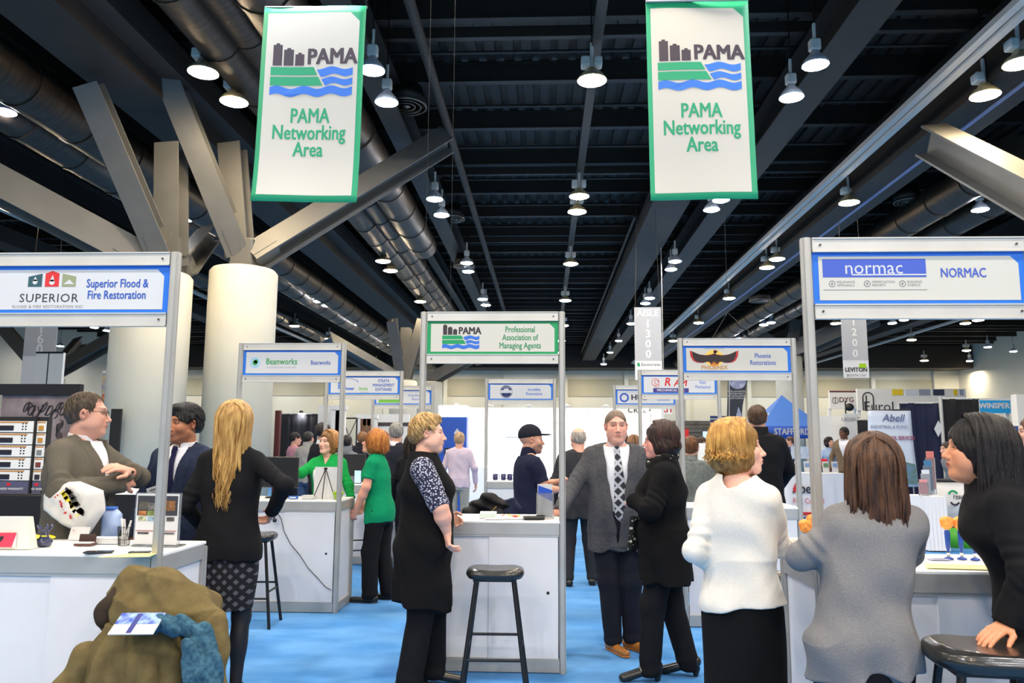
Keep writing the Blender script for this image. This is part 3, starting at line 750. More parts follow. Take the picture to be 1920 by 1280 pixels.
    def mesh(s):
        D = s.D; w_ = 3 * s.v
        D[0], D[-1], D[:, 0], D[:, -1], D[:, :, 0], D[:, :, -1] = (w_,) * 6
        if _vdb is not None:
            G = _vdb.FloatGrid(background=w_); G.copyFromArray(np.clip(D, -w_, w_).astype(np.float32)); p, t_, q = G.convertToPolygons(isovalue=0.0, adaptivity=0.0)
            q = q[:, ::-1] if False else q
        else: p, q = surface_nets(D)
        P = p * s.v + s.lo
        # orient outwards by comparing with the field's gradient
        if len(q):
            k = np.random.RandomState(0).randint(0, len(q), 200); c = P[q[k]]; nrm = np.cross(c[:, 2] - c[:, 0], c[:, 3] - c[:, 1]); mid = c.mean(1); nl = np.linalg.norm(nrm, axis=1) + 1e-12
            o = mid + nrm / nl[:, None] * s.v * 1.5; i = np.clip(((o - s.lo) / s.v).round().astype(int), 0, s.n - 1)
            if np.median(D[i[:, 0], i[:, 1], i[:, 2]]) < 0: q = q[:, ::-1]
        return P, q
def link_mesh(name, PQ, m, parent, cols=None, smooth=True, **kw):
    P = np.concatenate([p for p, q in PQ]); o_ = 0; Q = []
    for p, q in PQ: Q.append(q + o_); o_ += len(p)
    Q = np.concatenate(Q).astype(np.int32)
    me = bpy.data.meshes.new(name); me.vertices.add(len(P)); me.vertices.foreach_set('co', P.astype(np.float32).ravel())
    me.loops.add(Q.size); me.loops.foreach_set('vertex_index', Q.ravel()); me.polygons.add(len(Q)); me.polygons.foreach_set('loop_start', np.arange(0, Q.size, 4, dtype=np.int32))
    try: me.polygons.foreach_set('loop_total', np.full(len(Q), 4, np.int32))
    except Exception: pass
    me.update(calc_edges=True); me.validate(); me.polygons.foreach_set('use_smooth', [smooth] * len(me.polygons))
    me.materials.append(m)
    if cols is not None and len(me.vertices) == len(P):
        at = me.color_attributes.new('Col', 'FLOAT_COLOR', 'POINT'); c = np.ones((len(P), 4), np.float32); c[:, :3] = cols; at.data.foreach_set('color', c.ravel())
    o = bpy.data.objects.new(name, me); COL.objects.link(o); o.parent = parent
    return props(o, **kw)
def sstep(a, b, x): t = np.clip((x - a) / (b - a), 0, 1); return t * t * (3 - 2 * t)

skinm = mat('skin', (220, 170, 150), .5, spec=.35, attr=True, bump=.06, bscale=220)
skinm.node_tree.nodes['Principled BSDF'].inputs['Subsurface Weight'].default_value = 0.0
eyew = mat('eye_white', (225, 222, 218), .25); irism = mat('eye_iris', (62, 52, 42), .2); irisb = mat('eye_iris_blue', (84, 104, 118), .2)

DEBUG = False
# ---- one person -----------------------------------------------------------------------------------------------
class Person:
    def __init__(s, label, x, y, head=0., H=1.75, female=False, w=1., lean=0., side=0., head_yaw=0., head_pitch=0., head_roll=0., skin=(222, 172, 150),
                 q=1, arms=None, feet=None, group=None, belly=0., twist=0., z0=0.):
        """head: direction faced; 0 = away from the camera, 180 = towards it, 90 = left in the picture, -90 = right"""
        s.t = thing('person', label, 'person', (x, y, z0), R(head), group); s.H = H; s.s = H / 1.75; s.f = female; s.w = w; s.q = q; k = s.s
        s.v = {0: .005, 1: .007, 2: .0105, 3: .016}[q]; s.vh = {0: .0025, 1: .003, 2: .005, 3: .0085}[q]
        s.lean, s.side, s.belly = lean, side, belly
        s.hipz = .93 * k; s.shz = 1.42 * k
        s.shw = (.143 if female else .168) * k * (1 + (w - 1) * .6)
        s.shc = np.array([side, lean, s.shz - abs(lean) * .25])
        s.dz = s.shc[2] - s.shz
        s.hc = s.shc + np.array([side * .2, lean * .25 + .025 * k, .195 * k - abs(lean) * .05])
        s.hs = (1.0 if female else 1.05) * (k ** .5)
        s.RH = np.array((Matrix.Rotation(R(head_yaw), 3, 'Z') @ Matrix.Rotation(R(-head_pitch), 3, 'X') @ Matrix.Rotation(R(head_roll), 3, 'Y')))
        s.skin = np.array(srgb(skin)); s.pants_r = 1.
        # arms: elbow, wrist (in body units before scaling by k), hand direction and curl
        dflt = {'L': ((-.27, .0, 1.13), (-.28, .08, .88)), 'R': ((.27, .0, 1.13), (.28, .08, .88))}
        s.arm = {}
        for sd, sx in (('L', -1), ('R', 1)):
            A = (arms or {}).get(sd, dflt[sd])
            if len(A) > 5 and A[5]:      # given in world coordinates
                c_, s_ = math.cos(-R(head)), math.sin(-R(head)); tl = lambda p: np.array([c_ * (p[0] - x) - s_ * (p[1] - y), s_ * (p[0] - x) + c_ * (p[1] - y), p[2] - z0])
                e, wr = tl(A[0]), tl(A[1])
            else: e = np.array(A[0], float) * k; wr = np.array(A[1], float) * k
            sh = s.shc + np.array([sx * s.shw, .0, -.035 * k]); print('ARM', label[:20], sd, round(float(np.linalg.norm(e - sh)), 2), round(float(np.linalg.norm(wr - e)), 2)) if DEBUG else 0
            hd = A[2] if len(A) > 2 and A[2] is not None else None; curl = A[3] if len(A) > 3 else .45; up = A[4] if len(A) > 4 else None
            s.arm[sd] = dict(sh=sh, e=e, w=wr, dir=hd, curl=curl, up=up, sx=sx)
        ft = feet or ((-.1, .0), (.1, .02)); s.feet = []
        for i, f_ in enumerate(ft):
            sx = -1 if i == 0 else 1; ang = f_[2] if len(f_) > 2 else 0
            hip = np.array([sx * .095 * k, 0, .88 * k]); an = np.array([f_[0] * k, f_[1] * k, .085 * k]); kn = (hip + an) / 2 + np.array([0, .035 * k, .01])
            s.feet.append((hip, kn, an, R(ang)))
        s.parts = []
    # torso sections for a garment: list of (z fraction, centre, half sizes)
    def torso(s, off=0., z0=None, z1=None, flare=0., bust=1.):
        k = s.s; w = s.w
        if s.f: T = [(.80, .168, .118, 0), (.90, .178, .126, 0), (.97, .165, .115, 0), (1.07, .135, .098, .0), (1.17, .145, .102, .01), (1.26, .155, .128 * bust, .022), (1.33, .152, .115, .015), (1.40, .145, .088, .0), (1.45, .10, .068, -.005), (1.49, .06, .055, -.005)]
        else: T = [(.80, .160, .112, 0), (.90, .168, .120, 0), (.97, .164, .116, 0), (1.07, .158, .112, .0), (1.17, .165, .116, .005), (1.28, .178, .125, .01), (1.36, .178, .118, .005), (1.42, .165, .095, .0), (1.46, .11, .072, -.005), (1.50, .065, .058, -.005)]
        out = []
        for (z, a, b, cy) in T:
            f = min(1, max(0, (z - .93) / .49)); ww = 1 + (w - 1) * (1 if z < 1.3 else .6)
            bel = s.belly * math.exp(-((z - 1.05) / .13) ** 2)
            zz = z * k + f * s.dz
            out.append((zz, s.side * f ** 1.3, cy * k + s.lean * f ** 1.3 + bel * .6, a * k * ww + off, b * k * ww + off + bel * .6, 2.3))
        return out
    def legs_into(s, V, r, zcut=None, k=.03, knee=1.):
        for (hip, kn, an, ang) in s.feet:
            clip = [((0, 0, zcut), (0, 0, -1))] if zcut is not None else None
            V.cap(hip, kn, r[0], r[1] * knee, k=k, clip=clip); V.cap(kn, an, r[1], r[2], k=k, clip=clip)
    # ---------------- body: head, neck, hands and the figure beneath the clothes, one mesh
    def body(s, bare_arms=False, hair_dark=(60, 45, 35), lip=(178, 96, 90), stubble=0., brow=None, legs=True, age=0., hands=True, ears=True, nose=1., jaw=1., eyes=True, chin=1., smile=0., bare_legs=False):
        k = s.s; P = []; Cc = []
        lo = np.array([-.5, -.45, .0]) ; hi = np.array([.5, .6, s.shz + .1])
        # core
        V = Vol((-.30 + min(0, s.side) - .1, -.32 + min(0, s.lean) - .25 - .05, .02), (.30 + max(0, s.side) + .1, .30 + max(0, s.lean) + .3, s.shc[2] + .15), max(s.v * 1.7, .012))
        V.loft([(a, b, c, d - .014, e - .014, f) for a, b, c, d, e, f in s.torso()], off=0.)
        if legs: s.legs_into(V, (.078 * k, .048 * k, .030 * k))
        nb = s.shc + np.array([0, -.012 * k, .0]); V.cap(nb - [0, 0, .05], nb + [0, 0, .03], .06 * k, .05 * k)
        for sd in 'LR': A = s.arm[sd]; V.cap(A['sh'], A['e'], .04 * k, .034 * k); 
        p, q_ = V.mesh(); P.append((p, q_)); Cc.append(np.tile(s.skin, (len(p), 1)))
        # head + neck in the head's own frame
        RH = s.RH; hs = s.hs
        tohead = lambda pt: (RH.T @ (np.array(pt) - s.hc)) / hs
        V = Vol((-.12, -.16, -.30), (.12, .16, .15), s.vh / hs)
        n0 = tohead(nb + np.array([0, 0, -.02])); n1 = np.array([0, -.022, -.075])
        f_ = s.f
        nr = (.049 if f_ else .058) * (1 + (s.w - 1) * .4)
        V.cap(n0, n1, nr * 1.12, nr, k=.01)
        V.ell((0, -.018, .032), (.074, .096, .086), k=.02)
        V.ell((0, .022, -.03), (.0575 * jaw, .066, .088), k=.035)
        for sx in (-1, 1):
            V.cap((sx * .047 * jaw, .0, -.055), (sx * .018, .062, -.096), .018, .016, k=.03)
            V.ell((sx * .036, .055, -.026), (.025, .03, .026), k=.03)
            if s.w > 1.1: V.ell((sx * .04, .04, -.06), (.03, .035, .035), k=.03)
        V.ell((0, .07, -.103 * chin), (.021, .02, .017), k=.025)
        if s.w > 1.1: V.ell((0, .03, -.105), (.045, .05, .03), k=.03)
        V.cap((-.036, .078, .026), (.036, .078, .026), .013 if not f_ else .0105, k=.02)
        for sx in (-1, 1): V.ell((sx * .0315, .1, .006), (.019, .02, .0115), k=.02, op='s')
        V.ell((0, .076, -.06), (.028, .022, .026), k=.02)
        V.cap((0, .083, .012), (0, .107 * 1, -.032), .0075, .0105 * nose, k=.012); V.ell((0, .11, -.036), (.0105 * nose, .011, .0095 * nose), k=.008)
        for sx in (-1, 1):
            V.ell((sx * .0125, .095, -.04), (.0075 * nose, .0105, .0075), k=.007)
            V.ell((sx * .0315, .0745, .006), (.0165, .0135, .0125), k=.004)                      # lids over the eyeball
            if s.vh < .004: V.ell((sx * .0315, .091, .0055), (.0125, .012, .0048), k=.002, op='s')    # the opening
            V.cap((sx * .019, .0915, -.064 + smile * .003), (0, .098, -.061), .0042, .0058, k=.006); V.cap((sx * .017, .09, -.070 + smile * .002), (0, .0955, -.0725), .0042, .0066, k=.006)
            if ears:
                V.ell((sx * .079, -.012, -.004), (.009, .02, .032), k=.008, rot=(R(-12), R(sx * 8), R(sx * -22)))
                V.ell((sx * .084, -.006, .0), (.005, .011, .018), k=.004, op='s')
        V.cap((-.017, .103, -.0665), (.017, .103, -.0665), .0022, k=.003, op='s')
        if age: V.disp(lambda x, y, z: age * .0006 * np.sin(z * 420 + 2 * np.sin(x * 60)) * (z > .035) * (y > .05))
        p, q_ = V.mesh(); c = np.tile(s.skin, (len(p), 1)).astype(float)
        X, Y, Z = p[:, 0], p[:, 1], p[:, 2]; ax = np.abs(X)
        red = s.skin * np.array([1.02, .80, .76])
        def mixc(c, col, m): return c * (1 - m[:, None]) + np.array(col) * m[:, None]
        cheek = np.exp(-((ax - .038) / .02) ** 2 - ((Z + .03) / .022) ** 2) * (Y > .03); c = mixc(c, red, .5 * cheek)
        c = mixc(c, red, .22 * np.exp(-(X / .014) ** 2 - ((Z + .036) / .016) ** 2) * (Y > .09)); c = mixc(c, red, .5 * (ax > .078) * 1.)
        lm = sstep(1.15, .8, np.sqrt((X / .0215) ** 2 + ((Z + .0668) / .0095) ** 2)) * (Y > .082); c = mixc(c, srgb(lip), lm * (.8 if s.vh < .004 else .5))
        c = mixc(c, np.array(srgb(lip)) * .3, np.exp(-((Z + .0665) / .0018) ** 2) * (ax < .018) * (Y > .08) * .8)
        bc = np.array(srgb(brow or hair_dark))
        arc = .0275 + .004 * np.cos((ax - .034) / .018 * 1.3); bm = np.exp(-((Z - arc) / (.0042 if not f_ else .0028)) ** 2) * sstep(.008, .014, ax) * sstep(.056, .046, ax) * (Y > .05)
        c = mixc(c, bc, bm * .85)
        er = np.sqrt(((ax - .0315) / .0165) ** 2 + ((Z - .0055) / .0075) ** 2); em = np.exp(-((er - 1) / .22) ** 2) * (Y > .06) * (Z > .002)
        c = mixc(c, np.array([.02, .013, .01]), em * (.75 if s.vh < .004 else .5))
        if s.vh >= .004: c = mixc(c, np.array([.03, .02, .02]), (er < .75) * (Y > .06) * .8)
        if stubble: c = mixc(c, bc * .8 + s.skin * .2, stubble * sstep(-.035, -.05, Z + .25 * np.maximum(0, .05 - Y)) * (Z > -.13) * (Y > .0) * (1 - lm) * (.75 + .25 * np.sin(X * 900) * np.sin(Z * 850)))
        P.append(((p * hs) @ RH.T + s.hc, q_)); Cc.append(c)
        # arms below the sleeve and hands
        if hands:
            for sd in 'LR':
                A = s.arm[sd]
                if A.get('hide'): continue
                e, wv = A['e'], A['w']; d = (wv - e) / (np.linalg.norm(wv - e) + 1e-9); hd = np.array(A['dir'], float) if A['dir'] is not None else d; hd = hd / np.linalg.norm(hd)
                L = .185 * k * (1 if not f_ else .93); st = A['sh'] if bare_arms else e * .35 + wv * .65
                tip = wv + hd * L; lo = np.minimum(np.minimum(st, e if bare_arms else st), np.minimum(wv, tip)) - .09; hi = np.maximum(np.maximum(st, e if bare_arms else st), np.maximum(wv, tip)) + .09
                V = Vol(lo, hi, max(s.vh, .0032) if not bare_arms else max(s.vh, .004)); wk = 1 + (s.w - 1) * .7
                if bare_arms: V.cap(A['sh'], e, .05 * k * wk, .041 * k * wk, k=.02); V.cap(e, e * .65 + wv * .35, .041 * k * wk, .042 * k * wk, k=.02); V.cap(e * .65 + wv * .35, wv, .042 * k * wk, .027 * k, k=.02)
                else: V.cap(st, wv, .033 * k, .027 * k, k=.01)
                s.hand(V, wv, hd, A, k * (.93 if f_ else 1.))
                p, q_ = V.mesh(); P.append((p, q_)); cc = np.tile(s.skin * np.array([1.0, .93, .9]), (len(p), 1)); Cc.append(cc)
        o = link_mesh('body', P, skinm, s.t, np.concatenate(Cc))
        if eyes and s.vh < .004:
            for sx in (-1, 1):
                c0 = s.RH @ (np.array([sx * .0315, .0735, .0055]) * s.hs) + s.hc; mb = MB(); n = 16; m_ = 10; r = .0122 * s.hs; vs = []; fs = []; mi = []
                for i in range(m_ + 1):
                    th = PI * i / m_
                    for j in range(n):
                        a = 2 * PI * j / n; v_ = np.array([math.sin(th) * math.cos(a), math.cos(th), math.sin(th) * math.sin(a)]) * r; vs.append(tuple(s.RH @ v_ + c0))
                for i in range(m_):
                    for j in range(n): fs.append((i * n + j, i * n + (j + 1) % n, (i + 1) * n + (j + 1) % n, (i + 1) * n + j)); mi.append(2 if i < 1 else (1 if i < 2 else 0))
                mb.add(vs, fs, 0, True); mb.mi = mi; mb.build('eye', [eyew, irism, BLACK], s.t)
        return o
    def hand(s, V, w, d, A, k):
        """palm, four fingers of unequal length and a thumb; up = back-of-hand direction"""
        up = np.array(A['up'], float) if A['up'] is not None else np.array([A['sx'] * 1., 0, .1]); up = up - d * (up @ d); up /= np.linalg.norm(up) + 1e-9
        rt = np.cross(d, up); sx = A['sx']; c = A['curl']
        # thumb towards the body's front when the arm hangs
        if (A['up'] is None and rt[1] < 0): rt = -rt
        if A['up'] is not None: rt = rt * sx
        V.cap(w - d * .02, w + d * .03 * k, .026 * k, .028 * k, k=.012, flat=(up, 1.35))
        for i, (o_, l) in enumerate(((.026, .95), (.009, 1.05), (-.009, 1.0), (-.026, .8))):
            kn = w + d * (.088 - .006 * abs(i - 1)) * k + rt * o_ * k
            V.cap(w + d * .02 * k + rt * o_ * .6 * k, kn, .0145 * k, .0112 * k, k=.012)
            p = kn; dr = d + rt * o_ * 2.2; dr /= np.linalg.norm(dr)
            for j, (sl, r0, r1) in enumerate(((.042, .0102, .0092), (.026, .0092, .0084), (.02, .0084, .0072))):
                an = c * (.75 if j == 0 else 1.05) * (1 + .12 * i); dr = dr * math.cos(an) - up * math.sin(an); dr /= np.linalg.norm(dr)
                p2 = p + dr * sl * l * k; V.cap(p, p2, r0 * k, r1 * k, k=.003); p = p2
        t0 = w + d * .022 * k + rt * .024 * k; dr = d * .75 + rt * .75 - up * .25; dr /= np.linalg.norm(dr); t1 = t0 + dr * .042 * k
        V.cap(t0, t1, .0145 * k, .0115 * k, k=.012); dr2 = d * .95 + rt * .2 - up * (.25 + .3 * c); dr2 /= np.linalg.norm(dr2); t2 = t1 + dr2 * .03 * k; V.cap(t1, t2, .0112 * k, .01 * k, k=.005)
        V.cap(t2, t2 + dr2 * .022 * k - up * .004, .01 * k, .008 * k, k=.004)
    # ---------------- garments
    def top(s, m, name='jacket', off=.02, hem=.78, sleeve=1., hr=1., neck=.062, neckdy=.0, vneck=None, folds=.004, flare=0., open_front=0., lapel=False, collar=None, arm_r=1., cuff=None, hem_tilt=None, secs=None, seed=0, puff=0., bust=1., shoulder=0., hides=()):
        k = s.s; hz = hem * k; T = s.torso(off, bust=bust)
        T = [r for r in T if r[0] > hz + .02]
        if hem < .8:
            w0 = T[0]
            for zf in (hem, (hem + .8) / 2): T.insert(0, (zf * k, s.side * 0, 0 + flare * .0, w0[3] * (1 + flare * (.8 - zf) * 2.2), w0[4] * (1 + flare * (.8 - zf) * 2.2), 2.3))
        else:
            a = s.torso(off, bust=bust); T.insert(0, (hz,) + tuple(np.interp(hz, [r[0] for r in a], [r[j] for r in a]) for j in range(1, 6)))
        if secs: T = secs
        T = [r for r in T if r[0] <= s.shc[2] + .075 * k]
        pts = [s.arm[a][j] for a in 'LR' for j in ('sh', 'e', 'w')]
        lo = np.minimum(np.min(pts, 0), np.min([(r[1] - r[3], r[2] - r[4], r[0]) for r in T], 0)) - .1; hi = np.maximum(np.max(pts, 0), np.max([(r[1] + r[3], r[2] + r[4], r[0]) for r in T], 0)) + .1
        if sleeve == 0: lo[2] = hz - .05
        V = Vol(lo, hi, s.v); V.loft(T, tilt=hem_tilt)
        if hem < .9:
            for (hip, kn, an, ang) in s.feet:
                hp = hip + [0, 0, -.02]; V.cap(hp, hip * .55 + kn * .45, .092 * k * (1 + (s.w - 1) * .7) + off * .7, .085 * k * (1 + (s.w - 1) * .7) + off * .7, k=.03, clip=[((0, 0, hz), (hem_tilt[0] * .8 if hem_tilt else 0, hem_tilt[1] * .8 if hem_tilt else 0, -1))])
        # shoulders
        for sd in 'LR':
            A = s.arm[sd]; wk = (1 + (s.w - 1) * .75) * arm_r
            nb = s.shc + np.array([0, -.01, .045 * k]); V.cap(nb + [A['sx'] * .04 * k, 0, -.02], A['sh'] + [-A['sx'] * .012, 0, .012 + shoulder], .045 * k + off * .6, .048 * k + off * .7, k=.03)
            if sleeve > 0:
                sh, e, wv = A['sh'], A['e'], A['w']; r0, r1, r2 = .048 * k * wk + off * .7, .038 * k * wk + off * .7, .029 * k * wk + off * .7
                if s.f: r0, r1, r2 = r0 - .006, r1 - .005, r2 - .003
                if puff: r0 += puff; r1 += puff
                if sleeve <= .5:
                    c = sh + (e - sh) * (sleeve / .5); n = (e - sh) / np.linalg.norm(e - sh); V.cap(sh, sh + (e - sh) * min(1, sleeve / .5 + .15), r0, r0 + (r1 - r0) * min(1, sleeve / .5), k=.03, clip=[(c, n)], fold=(folds * .6, .07, .8))
                else:
                    f = (sleeve - .5) / .5; c = e + (wv - e) * f; n = (wv - e) / np.linalg.norm(wv - e)
                    V.cap(sh, e, r0, r1, k=.03, fold=(folds * .7, .05, .85)); V.cap(e, wv, r1, r2, k=.03, clip=[(c, n)], fold=(folds * .5, .045, .15))
        # neckline
        nb = s.shc + np.array([0, -.012 * k, 0]); hcn = s.hc + s.RH @ np.array([0, -.02, -.07]) * 1
        if neck: V.cap(nb + [0, neckdy, .035], hcn, neck * k * (1 + (s.w - 1) * .3), k=.006, op='s')
        x, y, z = V.xyz()
        if open_front:           # V opening of a buttoned jacket: half-width grows from the button point up
            zb = vneck * k; wd = np.maximum(0, (z - zb)) * open_front; cxx = np.interp(z, [.93 * k, s.shc[2]], [0, s.side]); front = y > np.interp(z, [.93 * k, s.shc[2]], [0, s.lean])
            cut = np.abs(x - cxx) - wd
            if lapel: V.D -= (.007 * sstep(.075, .06, cut) * (cut > 0) * front * (z > zb)).astype(np.float32)
            V.D = np.where(front & (z > zb - .01), np.maximum(V.D, -cut * .8), V.D).astype(np.float32)
        elif vneck:
            zb = vneck * k; cxx = np.interp(z, [.93 * k, s.shc[2]], [0, s.side]); cut = np.abs(x - cxx) - np.maximum(0, z - zb) * .45
            V.D = np.where((y > s.lean) & (z > zb), np.maximum(V.D, -cut), V.D).astype(np.float32)
        if folds:
            ph = seed * 1.7
            V.disp(lambda x, y, z: folds * (.45 * np.sin(22 * x + 9 * z + ph + 2.2 * np.sin(11 * z + 5 * y + ph)) + .4 * np.sin(34 * z + 16 * x + 2 * np.sin(14 * x + ph) + ph * 2) + .35 * np.sin(19 * y + 27 * z - ph)))
            V.disp(lambda x, y, z: folds * .9 * (np.abs(np.sin(9 * z - 7 * x + 1.6 * np.sin(5 * x + 7 * z + ph) + ph)) ** .6 - .75) * np.clip((1.32 * k - z) * 4, 0, 1))
            if hem < .95: V.disp(lambda x, y, z: folds * 1.6 * np.sin(38 * (x + .6 * y) + 3 * np.sin(4 * z + ph)) * np.clip((.98 * k - z) * 4, 0, 1))
        if collar:
            V.cap(nb + [0, -.0, .045], hcn + [0, 0, -.02], (neck + collar) * k, k=.004); V.cap(nb + [0, .005, .02], hcn + [0, .0, .05], neck * k, k=.004, op='s')
            V.cap(nb + [0, .09, .03], hcn + [0, .12, -.01], .05, k=.0, op='s')
        return link_mesh(name, [V.mesh()], m, s.t)
    def shirt(s, m, off=.008, name='shirt', collar=True, sleeve=0, hem=.93, **kw):
        o = s.top(m, name, off=off, hem=hem, sleeve=sleeve, neck=.054, folds=.0015, **kw)
        if collar:
            nb = s.shc + np.array([0, -.012 * s.s, 0]); hcn = s.hc + s.RH @ np.array([0, -.02, -.075]); ax = (hcn - nb); ax /= np.linalg.norm(ax); a = nb + ax * .045; b = nb + ax * .088
            V = Vol(np.minimum(a, b) - .11, np.maximum(a, b) + .11, s.vh * 1.2); rr = (.056 if not s.f else .05) * s.s * (1 + (s.w - 1) * .4)
            V.cap(a - ax * .03, b + ax * .05, rr + .017, rr + .007, k=0, clip=[(b, ax), (a - ax * .012, -ax)])
            V.cap(a - ax * .1, b + ax * .1, rr + .010, rr + .0015, k=0, op='s')
            x, y, z = V.xyz(); cut = np.abs(x - nb[0]) - np.maximum(.002, (z - (a[2] - .01)) * .35) * 1.0
            V.D = np.where(y > nb[1] + .02, np.maximum(V.D, -cut), V.D).astype(np.float32)
            link_mesh('collar', [V.mesh()], m, o)
        return o
    def panel(s, m, x0, x1, z0, z1, off, name='front_panel', back=False):
        k = s.s; V = Vol((-.35, -.3 + min(0, s.lean), z0 * k - .02), (.35, .4 + max(0, s.lean), z1 * k + .02), s.v); V.loft(s.torso(off))
        V.plane((x0, 0, 0), (-1, 0, 0)); V.plane((x1, 0, 0), (1, 0, 0)); V.plane((0, 0, z0 * k), (0, 0, -1)); V.plane((0, 0, z1 * k), (0, 0, 1)); V.plane((0, s.lean * .5, 0), (0, 1 if back else -1, 0))
        return link_mesh(name, [V.mesh()], m, s.t)
    def badge(s, z=1.15, x=0., off=.035, tilt=0., word='NAME', w=.09, h=.062):
        y, cx = s.front(z * s.s, off); M_ = Matrix.Translation((cx + x, y + .006, z * s.s)) @ Matrix.Rotation(tilt, 4, 'Y') @ Matrix.Rotation(PI, 4, 'Z')
        o = MB().box((0, 0, 0), (w, .004, h), M=M_).build('name_badge', PANEL, s.t)
        mb = MB()
        for i, (a, b) in enumerate(((.7, .3), (.5, .12), (.8, -.05), (.4, -.3))): mb.box((0, -.003, b * h), (w * a * .8, .001, h * (.12 if i == 0 else .05)), M=M_)
        mb.build('print_line', INKGR, o); return o
    def front(s, z, off):
        T = s.torso(off); return float(np.interp(z, [r[0] for r in T], [r[2] + r[4] for r in T])), float(np.interp(z, [r[0] for r in T], [r[1] for r in T]))
    def tie(s, m, z1=1.02, off=.014, wmax=.046, swing=0.):
        k = s.s; zt = s.shc[2] + .035; mb = MB(); n = 22; vs = []
        for i in range(n + 1):
            f = i / n; z = zt - (zt - z1 * k) * f; y, x = s.front(min(z, s.shc[2] + .0), off); wd = .016 + (wmax - .016) * min(1, f * 1.4); wd = wd if f < .93 else wd * (1 - f) / .07 + .002
            if f < .05: wd = .021
            y = y + .006 if z < s.shc[2] else y - (z - s.shc[2]) * .25 + .01
            x += swing * f
            for sx, dy in ((-1, 0), (-.6, .006), (0, .008), (.6, .006), (1, 0)): vs.append((x + sx * wd, y + dy, z))
        mb.add(vs, [(i * 5 + j, (i + 1) * 5 + j, (i + 1) * 5 + j + 1, i * 5 + j + 1) for i in range(n) for j in range(4)], 0, True)
        y, x = s.front(s.shc[2], off); mb.box((x, y - .004, zt + .002), (.034, .026, .034), bev=.008)
        return mb.build('tie', m, s.t)
    def pants(s, m, name='trousers', r=(.098, .073, .062), zcut=.035, off=.012, folds=.004, top=.98, skirtlike=False):
        k = s.s; w = 1 + (s.w - 1) * .7; xs = [f[j][0] for f in s.feet for j in range(3)]; ys = [f[j][1] for f in s.feet for j in range(3)]
        V = Vol((min(xs) - .22 * w, min(ys) - .2 * w, 0), (max(xs) + .22 * w, max(ys) + .2 * w, top * k + .03), s.v)
        T = [q for q in s.torso(off * .35) if q[0] < top * k + .1]; T = [(.775 * k, 0, 0, T[0][3] * .97, T[0][4] * .97, 2.3)] + [q for q in T if q[0] > .80 * k]; T = [q for q in T if q[0] <= top * k] 
        T.append((top * k, 0, T[-1][2], T[-1][3], T[-1][4], 2.3)); V.loft(T)
        s.legs_into(V, (r[0] * k * w, r[1] * k * w, r[2] * k * (1 + (w - 1) * .5)), zcut=zcut, k=.03)
        if folds: V.disp(lambda x, y, z: folds * (.5 * np.sin(30 * z + 20 * x + 2 * np.sin(9 * z)) * np.exp(-((z - .48 * k) / .12) ** 2) + .8 * np.sin(55 * z + 14 * y) * np.exp(-((z - .08) / .08) ** 2) + .3 * np.sin(40 * x + 25 * y)))
        return link_mesh(name, [V.mesh()], m, s.t)
    def skirt(s, m, z0=.5, z1=1.0, wb=.2, db=.17, off=.003, name='skirt', folds=.002, tilt=None):
        k = s.s; T = [q for q in s.torso(off) if .86 * k < q[0] < z1 * k]; a = T[0]
        T = [(z0 * k, 0, .01, wb * k, db * k, 2.2), ((z0 + .2) * k, 0, .01, max(wb * k, a[3]) * .99, max(db * k, a[4]) * .99, 2.3)] + T + [(z1 * k, 0, T[-1][2], T[-1][3] * .97, T[-1][4] * .97, 2.3)]
        V = Vol((-.36, -.32, z0 * k - .03), (.36, .34, z1 * k + .03), s.v); V.loft(T, tilt=tilt)
        if folds: V.disp(lambda x, y, z: folds * np.sin(30 * x + 14 * y + 3 * np.sin(5 * z)))
        return link_mesh(name, [V.mesh()], m, s.t)
    def tights(s, m, name='tights', zt=.85):
        k = s.s; xs = [f[j][0] for f in s.feet for j in range(3)]; ys = [f[j][1] for f in s.feet for j in range(3)]
        V = Vol((min(xs) - .14, min(ys) - .16, 0), (max(xs) + .14, max(ys) + .16, zt * k), s.v)
        for (hip, kn, an, ang) in s.feet:
            V.cap(hip, kn, .082 * k, .053 * k, k=.03); V.cap(kn, an, .05 * k, .032 * k, k=.03); c = kn * .68 + an * .32 + np.array([0, -.018, 0]); V.ell(c, (.046 * k, .05 * k, .12 * k), k=.03)
        return link_mesh(name, [V.mesh()], m, s.t)
